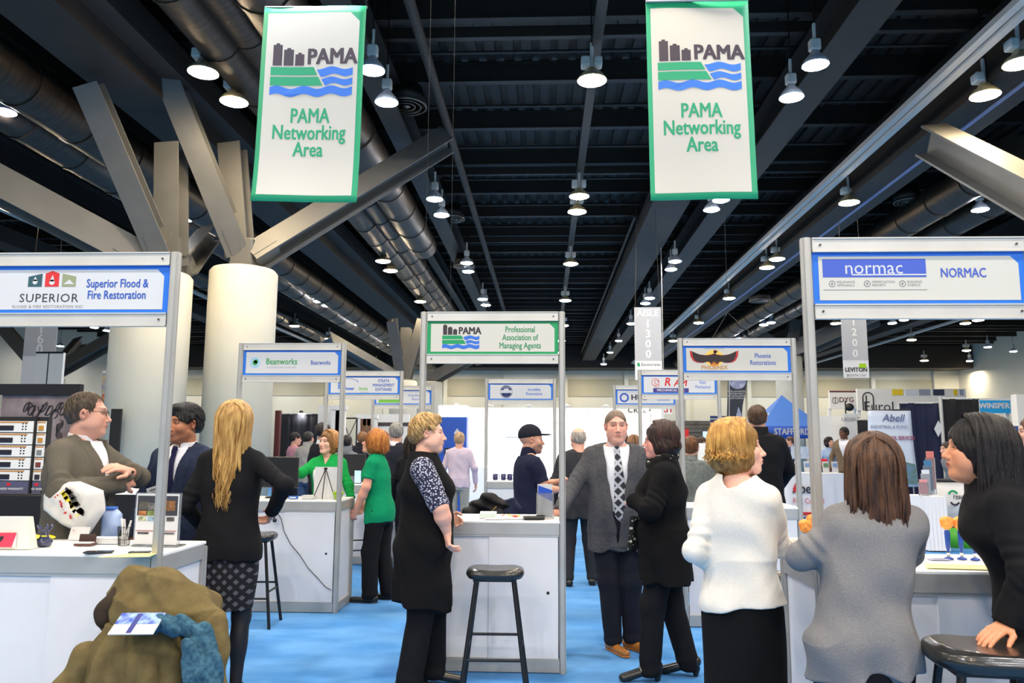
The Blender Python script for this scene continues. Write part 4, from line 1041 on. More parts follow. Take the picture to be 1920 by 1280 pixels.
    def shoes(s, m, heel=0., L=.27, name='shoe', wide=1., straps=None):
        k = s.s
        for (hip, kn, an, ang) in s.feet:
            c, sn = math.cos(ang), math.sin(ang); f = np.array([-sn, c, 0]); base = np.array([an[0], an[1], 0]); L_ = L * k
            V = Vol(np.minimum(base - f * .1, base + f * (L_ - .02)) - [.08, .08, .0], np.maximum(base - f * .1, base + f * (L_ - .02)) + [.08, .08, .15], max(s.vh * 1.3, .004))
            h0, t0 = base - f * .045 * k + [0, 0, .032 + heel], base + f * (L_ - .095 * k) + [0, 0, .024]
            V.cap(h0, t0, .036 * wide, .036 * wide, k=.02, clip=[((0, 0, .004 + heel * 0), (0, 0, -1))], flat=((0, 0, 1), 1.25)); V.cap(h0 + [0, 0, .01], base + f * .02 + [0, 0, .085 + heel * .6], .036, .04, k=.03)
            V.plane((0, 0, base[2] + .115 * k + heel * .4), (0, 0, 1))
            if heel:
                x, y, z = V.xyz(); al = (x - base[0]) * f[0] + (y - base[1]) * f[1]; zb = np.interp(al, [-.1, -.0, .09, .3], [heel, heel, .004, .004]); V.D = np.maximum(V.D, zb - z).astype(np.float32)
                V.cap(base - f * .055 * k + [0, 0, heel * .9], base - f * .05 * k + [0, 0, .012], .026, .018, k=.004, clip=[((0, 0, .002), (0, 0, -1))])
            else: V.cap(base - f * .045 * k + [0, 0, .006], base + f * (L_ - .09 * k) + [0, 0, .006], .04 * wide, .04 * wide, k=.002, flat=((0, 0, 1), 6.))
            o = link_mesh(name, [V.mesh()], m, s.t)
            if straps: 
                a = base + f * .06 + [0, 0, .075 + heel * .3]; r_ = np.array([c, sn, 0]); MB().tube([a - r_ * .036 - [0, 0, .02], a + f * .008 + [0, 0, .006], a + r_ * .036 - [0, 0, .02]], .005, 6).build('strap', straps, o)
    # ---------------- hair
    def H2L(s, pts): return [tuple(s.RH @ (np.array(p) * s.hs) + s.hc) for p in pts]
    def hair(s, m, style='short', vol=.010, length=.3, n=120, seed=1, face=(0, .112, -.015, .066, .062, .092), nape=-.055, slope=.42, extra=None, lockr=.007, gather=0., top_cut=None, wave=.01, part=0., back=.0, sideback=.0):
        rnd = random.Random(seed); hs = s.hs; V = Vol((-.19, -.22, -.2 if style != 'long' else -.25), (.19, .17, .2), s.vh * 1.15); c0 = (0, -.018, .032); rr = (.074 + vol, .096 + vol, .086 + vol * 1.1)
        V.ell(c0, rr, k=.01)
        if style in ('bob', 'long', 'med'):
            V.ell((0, -.03, -.03), (.078 + vol * 1.2, .075 + vol, .1), k=.04)
            if style == 'bob': V.ell((0, -.035, -.05), (.09 + vol, .085 + vol, .06), k=.04)
        else: V.ell((0, -.045, -.005), (.066 + vol * .8, .062 + vol, .075), k=.02)
        for e in extra or (): V.ell(*e[:2], k=.02, rot=e[2] if len(e) > 2 else None)
        V.ell(face[:3], face[3:], k=.012, op='s')
        x, y, z = V.xyz()
        if style == 'short': V.D = np.maximum(V.D, ((nape + .012 + slope * (y + .08)) - z) * .85).astype(np.float32); 
        elif style in ('bob', 'med'): V.D = np.maximum(V.D, (-.115 - length * .3 - z)).astype(np.float32)
        if top_cut is not None: V.D = np.maximum(V.D, z - top_cut).astype(np.float32)
        if style == 'short':
            for sx in (-1, 1): V.ell((sx * .085, .0, -.01), (.018, .03, .04), k=.01, op='s')
        a_ = np.arctan2(x, -(y + .02) + 0 * x)
        V.disp(lambda x, y, z: .0014 * np.sin(26 * np.arctan2(x + 0 * y, -(y - .0) + .02 + 0 * x) + 6 * np.sin(18 * z) + seed) + .0015 * np.sin(55 * x + 70 * z + 3 * np.sin(40 * y)))
        p, q_ = V.mesh(); PQ = [((p * hs) @ s.RH.T + s.hc, q_)]
        o = link_mesh('hair', PQ, darker(m) if n > 0 else m, s.t)
        # separate locks following the head, then falling
        mb = MB(); A, B, C = rr[0] + .002, rr[1] + .002, rr[2] + .002
        down = s.RH.T @ np.array([0, 0, -1.])
        def add_lock(pts, r0):
            pts = [np.array(q) for q in pts]; L = s.H2L(pts); m_ = len(L); mb.tube(L, [r0 * hs * (1 if i < m_ * .6 else max(.12, 1 - (i - m_ * .6) / (m_ * .4))) for i in range(m_)], 5, caps=False)
        if style in ('long', 'bob', 'med'):
            fall = {'long': length, 'bob': .062, 'med': .09}[style]
            for i in range(n):
                back_ = rnd.random() < (.5 if style != 'bob' else .45); pts = []; ph = rnd.random() * 6; jit = rnd.uniform(-.004, .007)
                if back_:
                    az = rnd.uniform(-1.35, 1.35); th1 = R(rnd.uniform(88, 112)) if style != 'bob' else R(rnd.uniform(95, 125))
                    for t in range(9):
                        th = R(8) + (th1 - R(8)) * t / 8; pts.append((c0[0] + (A + jit) * math.sin(th) * math.sin(az), c0[1] - (B + jit) * math.sin(th) * math.cos(az) - back * t / 8, c0[2] + (C + jit) * math.cos(th)))
                else:
                    y0 = rnd.uniform(-.09, .062); sx = rnd.choice((-1, 1)); px = part; ry = math.sqrt(max(.05, 1 - ((y0) / B) ** 2)); yend = min(y0 - .0, .035) - rnd.uniform(.0, .03) - sideback
                    for t in range(9):
                        th = R(6) + R(rnd.uniform(82, 88) if style != 'bob' else 100) * t / 8; f = t / 8; yy = y0 * (1 - f) + yend * f
                        pts.append((px * (1 - f) + sx * (A + jit) * math.sin(th) * (ry * (1 - f * .4) + f * .4), c0[1] + yy, c0[2] + (C + jit) * ry ** .5 * math.cos(th)))
                p = np.array(pts[-1]); dirn = p - np.array(pts[-2]); dirn /= np.linalg.norm(dirn) + 1e-9; Lf = fall * rnd.uniform(.75, 1.05); ns = 12 if style == 'long' else 5
                for t in range(ns):
                    f = (t + 1) / ns; dirn = dirn * .55 + down * .45; dirn /= np.linalg.norm(dirn)
                    if style == 'bob': dirn = dirn + np.array([p[0] * 2 * (1.6 if f > .5 else .2), -.2 * f, 0]); dirn /= np.linalg.norm(dirn)
                    p = p + dirn * Lf / ns
                    if gather: p = p - np.array([p[0] * gather * (1 / ns), 0, 0])
                    if style == 'long': p[1] = min(p[1], .0 + (0 if back_ else .03) - .015 * f) if not back_ else min(p[1], -.075)
                    if style != 'long': p = p + np.array([rnd.uniform(-1, 1), rnd.uniform(-1, 1), 0]) * .006
                    pts.append(p + np.array([math.sin(ph + f * 7) * wave * f, math.cos(ph + f * 5) * wave * .5 * f, 0]))
                add_lock(pts, lockr * rnd.uniform(.7, 1.2))
        else:
            for i in range(n):
                az = rnd.uniform(-PI, PI); th = R(rnd.uniform(5, 80 if abs(az) < 2 else 45)); ln = rnd.uniform(.02, .045); pts = []
                for t in range(4):
                    tt = th + ln / .09 * t / 3; pts.append((c0[0] + (A) * math.sin(tt) * math.sin(az + .1 * t), c0[1] - B * math.sin(tt) * math.cos(az + .1 * t), c0[2] + C * math.cos(tt)))
                if top_cut is not None and pts[0][2] > top_cut: continue
                add_lock(pts, lockr * .6)
        if mb.v: mb.build('hair_locks', m, s.t, kind='stuff')
        return o
    def glasses(s, m, col='dark'):
        mb = MB()
        for sx in (-1, 1):
            pts = [(sx * .0325 + .024 * math.cos(a), .102 - .006 * abs(math.cos(a)), .004 + .0165 * math.sin(a)) for a in np.linspace(0, 2 * PI, 17)]; mb.tube(s.H2L(pts), .0016, 5, caps=False)
            mb.tube(s.H2L([(sx * .056, .096, .01), (sx * .074, .07, .012), (sx * .084, .0, .01), (sx * .084, -.02, -.004)]), .0018, 5)
        mb.tube(s.H2L([(-.009, .106, .006), (0, .108, .009), (.009, .106, .006)]), .0016, 5)
        return mb.build('glasses', m, s.t)
def cloth(name, rgb, rgb2=None, **kw):
    a = dict(rough=.9, spec=.15, bump=.25, bscale=180, sheen=.0); a.update(kw)
    return mat(name, rgb, rgb2=rgb2, vscale=a.pop('vscale', 30), var=a.pop('var', .12), **a)
def hairmat(name, a, b):
    return mat(name, a, .42, spec=.4, rgb2=b, vscale=16, stretch=(3, 3, .5), bump=.6, bscale=110, detail=4)
def darker(m):  # base hair in darkened colour: painted shade for depth between the locks
    n = m.name + '_gap_shade'
    if n in MATS: return MATS[n]
    c = m.copy(); c.name = n; MATS[n] = c
    for nd in c.node_tree.nodes:
        if nd.type == 'VALTORGB':
            for e in nd.color_ramp.elements: e.color = tuple(x * .55 for x in e.color[:3]) + (1,)
    return c
# ------------------------------------------------------------------ people
M_ = {}
def suitm(n, c, c2=None): return cloth(n, c, c2, vscale=60, var=.15)
blk = cloth('black_cloth', (24, 24, 27), vscale=40); blk2 = cloth('soft_black_knit', (19, 19, 21), rough=1.)
leather = mat('black_leather', (26, 25, 25), .3); tan = mat('tan_leather', (176, 112, 48), .35, var=.2, vscale=40)
shirtw = cloth('white_shirt', (226, 228, 236), var=.03, bump=.1); denim = cloth('dark_denim', (38, 46, 66))
gl = mat('dark_glasses_frame', (30, 26, 26), .3)
def checks(name, base, line, n=18, ratio=.22, diag=True, base2=None, zs=1.):
    """woven pattern: two crossing families of bands"""
    m = mat(name, base, .85, spec=.15); nt = m.node_tree; N = nt.nodes; L = nt.links; b = N['Principled BSDF']
    tc = N.new('ShaderNodeTexCoord'); mp = N.new('ShaderNodeMapping'); mp.inputs['Rotation'].default_value = (0, R(45) if diag else 0, 0); mp.inputs['Scale'].default_value = (1, 1, zs); L.new(tc.outputs['Object'], mp.inputs['Vector'])
    outs = []
    for d in 'XZ':
        wv = N.new('ShaderNodeTexWave'); wv.bands_direction = d; wv.inputs['Scale'].default_value = n; wv.inputs['Distortion'].default_value = 0; L.new(mp.outputs[0], wv.inputs['Vector'])
        g = N.new('ShaderNodeMath'); g.operation = 'GREATER_THAN'; g.inputs[1].default_value = 1 - ratio; L.new(wv.outputs['Fac'], g.inputs[0]); outs.append(g)
    mx = N.new('ShaderNodeMath'); mx.operation = 'MAXIMUM'; L.new(outs[0].outputs[0], mx.inputs[0]); L.new(outs[1].outputs[0], mx.inputs[1])
    r = N.new('ShaderNodeMix'); r.data_type = 'RGBA'; L.new(mx.outputs[0], r.inputs[0]); r.inputs[6].default_value = (*srgb(base), 1); r.inputs[7].default_value = (*srgb(line), 1); L.new(r.outputs[2], b.inputs['Base Color'])
    return m
def spots(name, base, dots, scale=60, th=.35, c3=None):
    m = mat(name, base, .85, spec=.15); nt = m.node_tree; N = nt.nodes; L = nt.links; b = N['Principled BSDF']
    tc = N.new('ShaderNodeTexCoord'); v = N.new('ShaderNodeTexVoronoi'); v.inputs['Scale'].default_value = scale; L.new(tc.outputs['Object'], v.inputs['Vector'])
    r = N.new('ShaderNodeValToRGB'); r.color_ramp.interpolation = 'CONSTANT'; r.color_ramp.elements[0].color = (*srgb(dots), 1); r.color_ramp.elements[1].position = th; r.color_ramp.elements[1].color = (*srgb(base), 1)
    L.new(v.outputs['Distance'], r.inputs[0]); L.new(r.outputs[0], b.inputs['Base Color']); return m
A = True
# --- left man with crossed arms
p = Person('standing man in olive-grey blazer with crossed arms and glasses behind the left counter', -2.83, 4.62, head=-92, H=1.86, q=0, w=1.12, belly=.03, head_yaw=24, skin=(214, 160, 138),
           arms={'L': ((-.20, .24, 1.25), (.04, .31, 1.29), (.85, -.1, .3), .45, (0, .6, .8)), 'R': ((.28, .08, 1.19), (.05, .29, 1.23), (-.9, .1, .1), .7, (.1, .9, .3))})
p.body(hair_dark=(120, 100, 84), age=1., jaw=1.08, nose=1.15, smile=-.4)
p.shirt(shirtw, off=.010); p.top(cloth('olive_grey_wool', (98, 92, 82), (88, 83, 73), vscale=160), 'blazer', off=.024, hem=.80, open_front=.17, vneck=1.08, lapel=True, seed=2, folds=.005)
p.pants(cloth('grey_trousers', (70, 68, 66))); p.shoes(leather); p.glasses(gl)
p.hair(hairmat('hair_grey_brown', (112, 94, 76), (78, 64, 52)), 'short', vol=.007, face=(0, .10, .02, .08, .085, .10), nape=-.065, n=160, lockr=.004)
e = p.arm['L']; MB().lathe([(.034, -.008), (.036, 0), (.034, .008)], n=14).build('watch', BLACK, p.t).location = tuple(e['w'] * .97 + e['e'] * .03)
# --- man in navy suit
p = Person('man in navy suit with name badge and dark tie between the two pale columns', -2.46, 5.2, head=172, H=1.81, q=0, w=1.0, head_yaw=-20, skin=(176, 118, 88))
p.body(hair_dark=(22, 18, 18), stubble=.55, lip=(140, 78, 70), brow=(20, 15, 14), nose=1.1)
p.shirt(shirtw, off=.010); p.top(suitm('navy_suit', (46, 54, 76), (38, 45, 64)), 'suit_jacket', off=.022, hem=.80, open_front=.22, vneck=1.10, lapel=True, seed=3)
p.tie(cloth('navy_tie', (34, 34, 66), var=.1), wmax=.04); p.pants(suitm('navy_suit', (46, 54, 76))); p.shoes(leather); p.badge(z=1.17, x=.08, off=.05, tilt=.3, w=.10, h=.10)
p.hair(hairmat('hair_black', (30, 26, 28), (14, 12, 14)), 'short', vol=.020, n=260, face=(0, .118, -.02, .070, .066, .088), lockr=.007, extra=[((0, .05, .10), (.055, .04, .03))])
# --- long blond hair, houndstooth skirt
hs_ = checks('houndstooth_wool', (92, 92, 98), (34, 34, 38), n=7, ratio=.5, zs=1.)
p = Person('woman seen from behind with very long blond hair, black jacket and grey houndstooth skirt', -1.93, 4.72, head=4, H=1.80, female=True, q=0, w=1.0, head_yaw=4,
           arms={'R': ((-1.56, 4.62, 1.30), (-1.70, 4.82, 1.12), None, .8, None, A), 'L': ((-2.18, 4.66, 1.17), (-2.16, 4.90, 1.0), None, .5, None, A)}, feet=((-.05, .0, 5), (.085, .0, -8)))
p.body(); p.skirt(hs_, z0=.56 / 1.03, wb=.155, db=.13, name='houndstooth_skirt'); p.top(blk, 'jacket', off=.02, hem=.83, flare=.12, seed=5, folds=.004, neck=.056)
p.tights(mat('black_tights', (24, 22, 26), .6)); p.shoes(leather, heel=.04)
hb = hairmat('hair_golden_blond', (214, 172, 104), (150, 108, 52))
p.hair(hb, 'long', vol=.020, length=.50, n=620, lockr=.0075, gather=.55, wave=.026, seed=4, back=.015, extra=[((0, -.06, -.06), (.075, .05, .10)), ((0, -.085, -.16), (.055, .03, .12))])
# --- green tops
kg = cloth('kelly_green', (22, 150, 72)); tg = cloth('teal_green', (12, 142, 96))
p = Person('blond woman in green and white raglan top reaching across the monitor', -2.27, 8.05, head=176, H=1.68, female=True, q=1, w=1.05, head_yaw=-22, head_pitch=-6, skin=(232, 184, 164),
           arms={'R': ((-2.50, 7.9, 1.24), (-2.60, 7.70, 1.26), None, .4, None, A), 'L': ((-2.03, 8.0, 1.10), (-1.95, 7.88, .90), None, .5, None, A)})
p.body(lip=(200, 90, 90), hair_dark=(150, 110, 70)); p.top(kg, 'raglan_top', off=.012, hem=.84, sleeve=.78, vneck=1.38, arm_r=1.15); p.panel(cloth('white_cotton', (226, 230, 236), var=.03), -.11, .11, .86, 1.33, .0165)
p.pants(blk); p.shoes(leather); p.hair(hairmat('hair_honey', (204, 150, 90), (150, 100, 56)), 'med', vol=.014, n=180, seed=8, lockr=.009)
p = Person('woman in teal green t-shirt and black trousers looking down, in profile', -1.66, 7.82, head=84, H=1.70, female=True, q=1, w=1.08, lean=.05, head_pitch=-14, skin=(226, 168, 146),
           arms={'L': ((-1.76, 7.62, 1.12), (-1.87, 7.68, .89), None, .7, None, A), 'R': ((-1.72, 8.05, 1.12), (-1.86, 8.05, .92), None, .7, None, A)}, feet=((-.1, .05, 0), (.1, -.08, 0)))
p.body(bare_arms=True); p.top(tg, 'tshirt', off=.014, hem=.80, sleeve=.32, arm_r=1.25, seed=3); p.pants(blk, r=(.1, .08, .078)); p.shoes(leather); p.glasses(gl)
p.hair(hairmat('hair_ginger', (214, 140, 66), (164, 96, 40)), 'med', vol=.022, n=220, seed=12, lockr=.009, face=(0, .125, -.03, .066, .062, .08))
# --- tunic woman
fl = spots('floral_chiffon', (44, 46, 66), (176, 178, 196), 75, .42)
p = Person('heavy-set blond woman with updo, black sleeveless tunic and flower-print sleeves by the centre stool', -.80, 5.12, head=-84, H=1.75, female=True, q=0, w=1.32, skin=(232, 180, 158),
           arms={'R': ((-.655, 4.88, 1.15), (-.615, 4.93, .99), (.12, .1, -1), 1.0, (.3, -.9, 0), A), 'L': ((-.80, 5.40, 1.14), (-.66, 5.36, 1.06), None, .8, None, A)}, feet=((-.1, .08, 0), (.1, -.06, 5)), belly=.04)
p.body(bare_arms=True, hair_dark=(170, 140, 100), jaw=1.1, lip=(190, 110, 100)); p.top(fl, 'print_blouse', off=.006, hem=.95, sleeve=.50, puff=.014, arm_r=1.1, neck=.058, folds=.004)
p.top(blk2, 'sleeveless_tunic', off=.022, hem=.53, sleeve=0, flare=.16, neck=.075, folds=.006, seed=9, hem_tilt=(0, -.25))
p.pants(blk, r=(.088, .07, .075)); p.shoes(leather, heel=.035)
p.hair(hairmat('hair_light_blond', (222, 184, 124), (166, 124, 70)), 'short', vol=.018, n=200, nape=-.088, slope=.95, face=(0, .13, -.02, .086, .078, .092), extra=[((0, -.095, -.005), (.055, .045, .06)), ((0, .035, .105), (.05, .05, .026)), ((.0, -.05, .09), (.06, .05, .03))], seed=6, lockr=.008)
# --- navy cap man
p = Person('man in navy polo shirt and dark baseball cap with folded arms behind the centre counter', -.15, 7.25, head=-72, H=1.72, q=1, w=1.1, belly=.03, head_yaw=-8,
           arms={'R': ((.0, 7.06, 1.14), (.13, 7.28, 1.13), None, .7, None, A), 'L': ((.02, 7.55, 1.15), (.15, 7.42, 1.2), None, .7, None, A)}, skin=(216, 160, 136))
p.body(bare_arms=True, stubble=.8, hair_dark=(60, 46, 38)); p.top(cloth('navy_pique', (34, 38, 60)), 'polo_shirt', off=.014, hem=.88, sleeve=.36, arm_r=1.2, collar=.012); p.pants(denim); p.shoes(leather)
V = Vol((-.13, -.16, 0), (.13, .24, .17), .004); V.ell((0, -.016, .045), (.086, .108, .098), k=0); V.plane((0, 0, .03), (0, .15, -1)); V.ell((0, .1, .048), (.066, .085, .009), k=.004)
P_, Q_ = V.mesh(); link_mesh('baseball_cap', [((P_ * p.hs) @ p.RH.T + p.hc, Q_)], cloth('cap_cloth', (34, 36, 46)), p.t)
# --- tall man in grey suit, facing the camera
tiem = checks('plaid_tie', (52, 54, 60), (176, 180, 188), n=5.2, ratio=.22)
p = Person('grey-haired man in open grey suit and long plaid tie facing the camera', .56, 6.15, head=178, H=1.83, q=0, w=1.14, belly=.035, head_yaw=6, skin=(222, 164, 144),
           arms={'R': ((.20, 6.05, 1.20), (.11, 5.90, 1.045), (.95, .1, -.05), .2, (0, 0, 1), A), 'L': ((.86, 6.1, 1.14), (.88, 6.0, .92), None, .5, None, A)}, feet=((-.10, -.02, 40), (.04, .04, 25)))
p.body(hair_dark=(120, 100, 86), age=1., jaw=1.02, nose=1.1, smile=-1.2, lip=(190, 116, 104)); p.shirt(shirtw, off=.010)
p.top(suitm('mid_grey_suit', (84, 84, 88), (72, 72, 76)), 'suit_jacket', off=.028, hem=.72, open_front=.135, vneck=.74, lapel=True, seed=7, folds=.005)
p.tie(tiem, z1=.92, wmax=.052, off=.016, swing=-.03); p.pants(suitm('navy_trousers', (34, 36, 46)), zcut=.05, off=.048, top=1.0); p.shoes(tan)
p.hair(hairmat('hair_grey_short', (134, 112, 96), (104, 86, 74)), 'short', vol=.004, n=0, face=(0, .115, .004, .070, .060, .098))
# --- woman in black with scarf
sc = spots('black_white_scarf', (30, 30, 30), (176, 180, 166), 34, .3)
p = Person('dark-haired woman in long black cardigan and patterned scarf with crossed arms', .82, 5.42, head=82, H=1.71, female=True, q=0, w=1.3, head_yaw=2, skin=(226, 158, 142),
           arms={'L': ((.69, 5.15, 1.12), (.60, 5.34, 1.17), (1, .15, .15), .6, (-1, 0, .2), A), 'R': ((.72, 5.68, 1.12), (.72, 5.52, 1.14), (-1, .1, .1), .6, (-1, 0, 0), A)}, feet=((-.08, .12, 12), (.10, -.14, -5)), belly=.03)
p.body(hair_dark=(50, 30, 24), lip=(200, 70, 70)); p.top(blk2, 'long_cardigan', off=.022, hem=.66, flare=.10, seed=11, folds=.006, arm_r=1.15); p.pants(blk, r=(.086, .07, .066)); p.glasses(gl)
V = Vol(p.shc - .22, p.shc + [.22, .26, .24], .005); n0 = p.shc + [0, -.005, .045]
for i in range(26):
    a = 2 * PI * i / 25; b = 2 * PI * (i + 1) / 25; g = lambda t, q: n0 + np.array([math.sin(t) * .082, math.cos(t) * .088 + .012, .018 * math.sin(t * 3 + q) + .016 - .03 * math.cos(t)])
    V.cap(g(a, 0), g(b, 0), .024 + .006 * math.sin(i * 2.3), k=.006); V.cap(g(a, 2) + [0, .004, -.03], g(b, 2) + [0, .004, -.03], .022, k=.004)
link_mesh('scarf', [V.mesh()], sc, p.t)
mb = MB(); mb.grid(lambda u, v: (-.10 + u * .10 + .01 * math.sin(v * 6), .20 + .03 * math.sin(u * 9) + .02 * v, 1.06 - .22 * v * (1 + .06 * math.sin(u * 20))), 16, 10); mb.build('scarf_end', sc, p.t, solid=.006)
p.shoes(leather, heel=.06, straps=mat('silver_strap', (170, 165, 160), .3, .7))
p.hair(hairmat('hair_dark_auburn', (74, 46, 38), (40, 24, 22)), 'bob', vol=.018, n=480, seed=14, lockr=.006, face=(0, .125, -.03, .068, .064, .085), extra=[((0, -.06, -.03), (.09, .085, .08))])
# --- bald man in dark suit seen from behind
p = Person('balding man in charcoal suit seen from behind, beyond the suited man', .38, 8.8, head=8, H=1.75, q=1, w=1.12, skin=(222, 168, 148), feet=((-.13, .0, 10), (.16, .05, -20)))
p.body(); p.top(suitm('charcoal_suit', (52, 52, 56)), 'suit_jacket', off=.024, hem=.74, seed=4); p.pants(suitm('charcoal_suit', (52, 52, 56))); p.shoes(leather)
p.hair(hairmat('hair_silver', (186, 176, 164), (150, 138, 126)), 'short', vol=.004, n=0, top_cut=.07)
# --- grey sweater man
p = Person('auburn-haired man in grey-green sweater, back turned, behind the firebird booth counter', 1.53, 8.25, head=-12, H=1.66, q=1, w=1.15, side=.0, lean=.06)
p.body(); p.top(cloth('grey_green_knit', (112, 118, 116), (96, 102, 100)), 'sweater', off=.018, hem=.80, collar=.014, seed=3); p.pants(denim); p.shoes(leather)
p.hair(hairmat('hair_auburn_short', (150, 100, 66), (110, 70, 46)), 'short', vol=.007, n=60)
# --- white sweater woman
p = Person('woman in cream sweater and black skirt with short golden hair, back to the camera', .86, 3.52, head=-30, H=1.665, female=True, q=0, w=1.0, head_yaw=-66, head_pitch=-4, skin=(236, 184, 164),
           arms={'R': ((1.055, 3.60, 1.09), (1.19, 3.74, 1.085), (.9, .35, -.1), .35, (0, -.2, 1), A), 'L': ((.655, 3.50, 1.09), (.78, 3.72, .99), None, .5, None, A)}, feet=((-.085, .0, 5), (.10, .0, -5)))
p.body(hair_dark=(176, 130, 80), lip=(206, 108, 100)); p.skirt(blk2, z0=.53, z1=1.0, wb=.185, db=.15, off=.006, name='black_skirt'); p.top(cloth('cream_knit', (228, 223, 214), (223, 218, 208), vscale=90, bscale=260), 'sweater', off=.017, hem=.90, seed=21, folds=.0065, neck=.078, neckdy=-.01, hem_tilt=(.18, 0))
p.tights(mat('sheer_tights', (62, 40, 36), .5)); p.shoes(leather, heel=.05)
p.hair(hairmat('hair_gold', (222, 172, 92), (160, 110, 48)), 'bob', vol=.016, n=620, seed=17, lockr=.0055, face=(0, .128, -.03, .066, .066, .088), wave=.02)
# --- grey top brunette
p = Person('woman with long brown hair in heather grey tunic leaning on the right-hand counter', 1.165, 3.0, head=-4, H=1.60, female=True, q=0, w=1.04, lean=.06, side=.09, head_yaw=-14, skin=(226, 170, 146),
           arms={'L': ((.985, 3.08, 1.13), (1.10, 3.37, 1.09), None, .5, None, A), 'R': ((1.43, 3.20, 1.12), (1.36, 3.38, 1.08), None, .5, None, A)})
p.body(); p.pants(blk, r=(.098, .08, .07)); p.top(cloth('heather_grey', (128, 127, 128), (112, 111, 113), vscale=260), 'tunic', off=.024, hem=.80, flare=.05, seed=31, folds=.011, arm_r=1.12, neck=.056, hem_tilt=(.22, 0)); p.shoes(leather)
p.hair(hairmat('hair_brunette', (104, 70, 46), (52, 32, 24)), 'long', vol=.022, length=.42, n=620, lockr=.0072, wave=.012, seed=24, back=.01, extra=[((0, -.06, -.05), (.082, .055, .10)), ((0, -.085, -.16), (.075, .035, .12))])
# --- woman in black with hand on the stool
p = Person('dark-haired woman in black blazer bending forward with one hand on the right-hand stool', 1.91, 3.12, head=72, H=1.71, female=True, q=0, w=1.25, lean=.14, head_pitch=-4, head_yaw=4, skin=(214, 150, 116),
           arms={'L': ((1.71, 2.88, 1.09), (1.635, 2.90, .925), (-.63, .64, -.22), .18, (-.2, 0, 1), A), 'R': ((1.98, 3.42, 1.12), (2.02, 3.46, .86), None, .4, None, A)})
p.body(hair_dark=(24, 18, 18), lip=(170, 70, 72), brow=(24, 18, 16), nose=1.1); p.top(blk, 'blazer', off=.022, hem=.84, seed=41, folds=.005, arm_r=1.12); p.pants(blk); p.shoes(leather, heel=.04)
p.hair(hairmat('hair_jet', (34, 28, 30), (14, 12, 14)), 'long', vol=.020, length=.42, n=560, lockr=.0072, wave=.012, seed=27, face=(0, .125, -.035, .068, .066, .088), back=.02, extra=[((0, -.06, -.04), (.08, .06, .09))])
mb = MB(); mb.cyl((0, 0, -.003), (0, 0, .003), .009, n=14); o = mb.build('cuff_button', mat('brass', (190, 170, 90), .3, .8), p.t); ar = p.arm['L']; o.location = tuple(ar['w'] * .8 + ar['e'] * .2 + np.array([-.04, .0, .0]))
# --- tall man in black
p = Person('tall man in black hooded jacket seen from behind, beyond the cream sweater', 2.20, 8.1, head=-14, H=1.97, q=2, w=1.08, arms={'R': ((2.52, 8.15, 1.30), (2.46, 8.35, 1.12), None, .5, None, A), 'L': ((-.26, .05, 1.12), (-.2, .25, 1.05))})
p.body(); p.top(blk, 'hooded_jacket', off=.034, hem=.82, seed=4, collar=.03); p.pants(denim); p.shoes(leather); p.hair(hairmat('hair_brown', (112, 80, 54), (74, 50, 34)), 'short', vol=.012, n=60, extra=[((0, -.09, .05), (.045, .045, .05))])

def extra(label, u, Y, H, head, q, top, col, pants=(40, 40, 46), hair=('short', (60, 44, 34)), female=False, w=1.0, skin=(216, 164, 140), hy=0, lean=0., hem=.82, group=None, shirt=False, hl=.25, collar=None, bald=False, off=.02, z0=0.):
    x = (u - 1022) / FPX * Y; p = Person(label, x, Y, head=head, H=H, q=q, female=female, w=w, head_yaw=hy, skin=skin, lean=lean, z0=z0)
    p.body(hair_dark=hair[1])
    if shirt: p.shirt(shirtw, off=.008)
    p.top(cloth('cloth_%d_%d_%d' % col, col), top, off=off, hem=hem, collar=collar, **(dict(open_front=.3, vneck=1.12, lapel=True) if shirt else {}))
    p.pants(cloth('cloth_%d_%d_%d' % pants, pants)); p.shoes(leather)
    c = hair[1]; hm = hairmat('hair_%d_%d_%d' % c, c, tuple(int(x * .65) for x in c))
    if bald: p.hair(hm, 'short', vol=.003, n=0, top_cut=.05)
    else: p.hair(hm, hair[0], vol=.012, n=90 if hair[0] != 'short' else 0, length=hl, lockr=.013)
    return p
extra('man in pink shirt and glasses before the black drape', 550, 15.5, 1.76, -55, 2, 'shirt', (214, 150, 160), hair=('short', (30, 24, 24))).glasses(gl)
extra('man in grey hooded sweatshirt and jeans, back turned, beside the pink shirt', 576, 14.2, 1.76, -15, 2, 'hoodie', (142, 142, 142), pants=(70, 90, 124), hair=('short', (26, 22, 22)), collar=.03, off=.03)
extra('man in black suit with dark hair left of the green raglan top', 603, 10.8, 1.84, -38, 2, 'suit_jacket', (34, 34, 40), hair=('short', (36, 28, 26)), shirt=True)
extra('person with curly black hair and salmon scarf behind the post left of the teal t-shirt', 650, 12.0, 1.68, 10, 2, 'coat', (120, 126, 130), hair=('short', (26, 22, 22)), female=True, collar=.03)
extra('person in black puffer coat with light brown hair, back turned, left of the teal t-shirt', 679, 14.0, 1.76, 6, 2, 'puffer_coat', (34, 34, 44), hair=('short', (150, 104, 66)), off=.05, w=1.1, hem=.7, collar=.03)
extra('grey-haired man in glasses and dark padded jacket behind the teal t-shirt', 741, 9.8, 1.82, -12, 2, 'padded_jacket', (40, 42, 52), hair=('short', (160, 156, 150)), hy=30, off=.035, shirt=True, w=1.05).glasses(gl)
extra('woman with long dark hair in black, between the teal t-shirt and the tunic', 776, 9.2, 1.66, -10, 2, 'coat', (26, 26, 30), hair=('long', (52, 38, 32)), female=True, hem=.6, w=1.1)
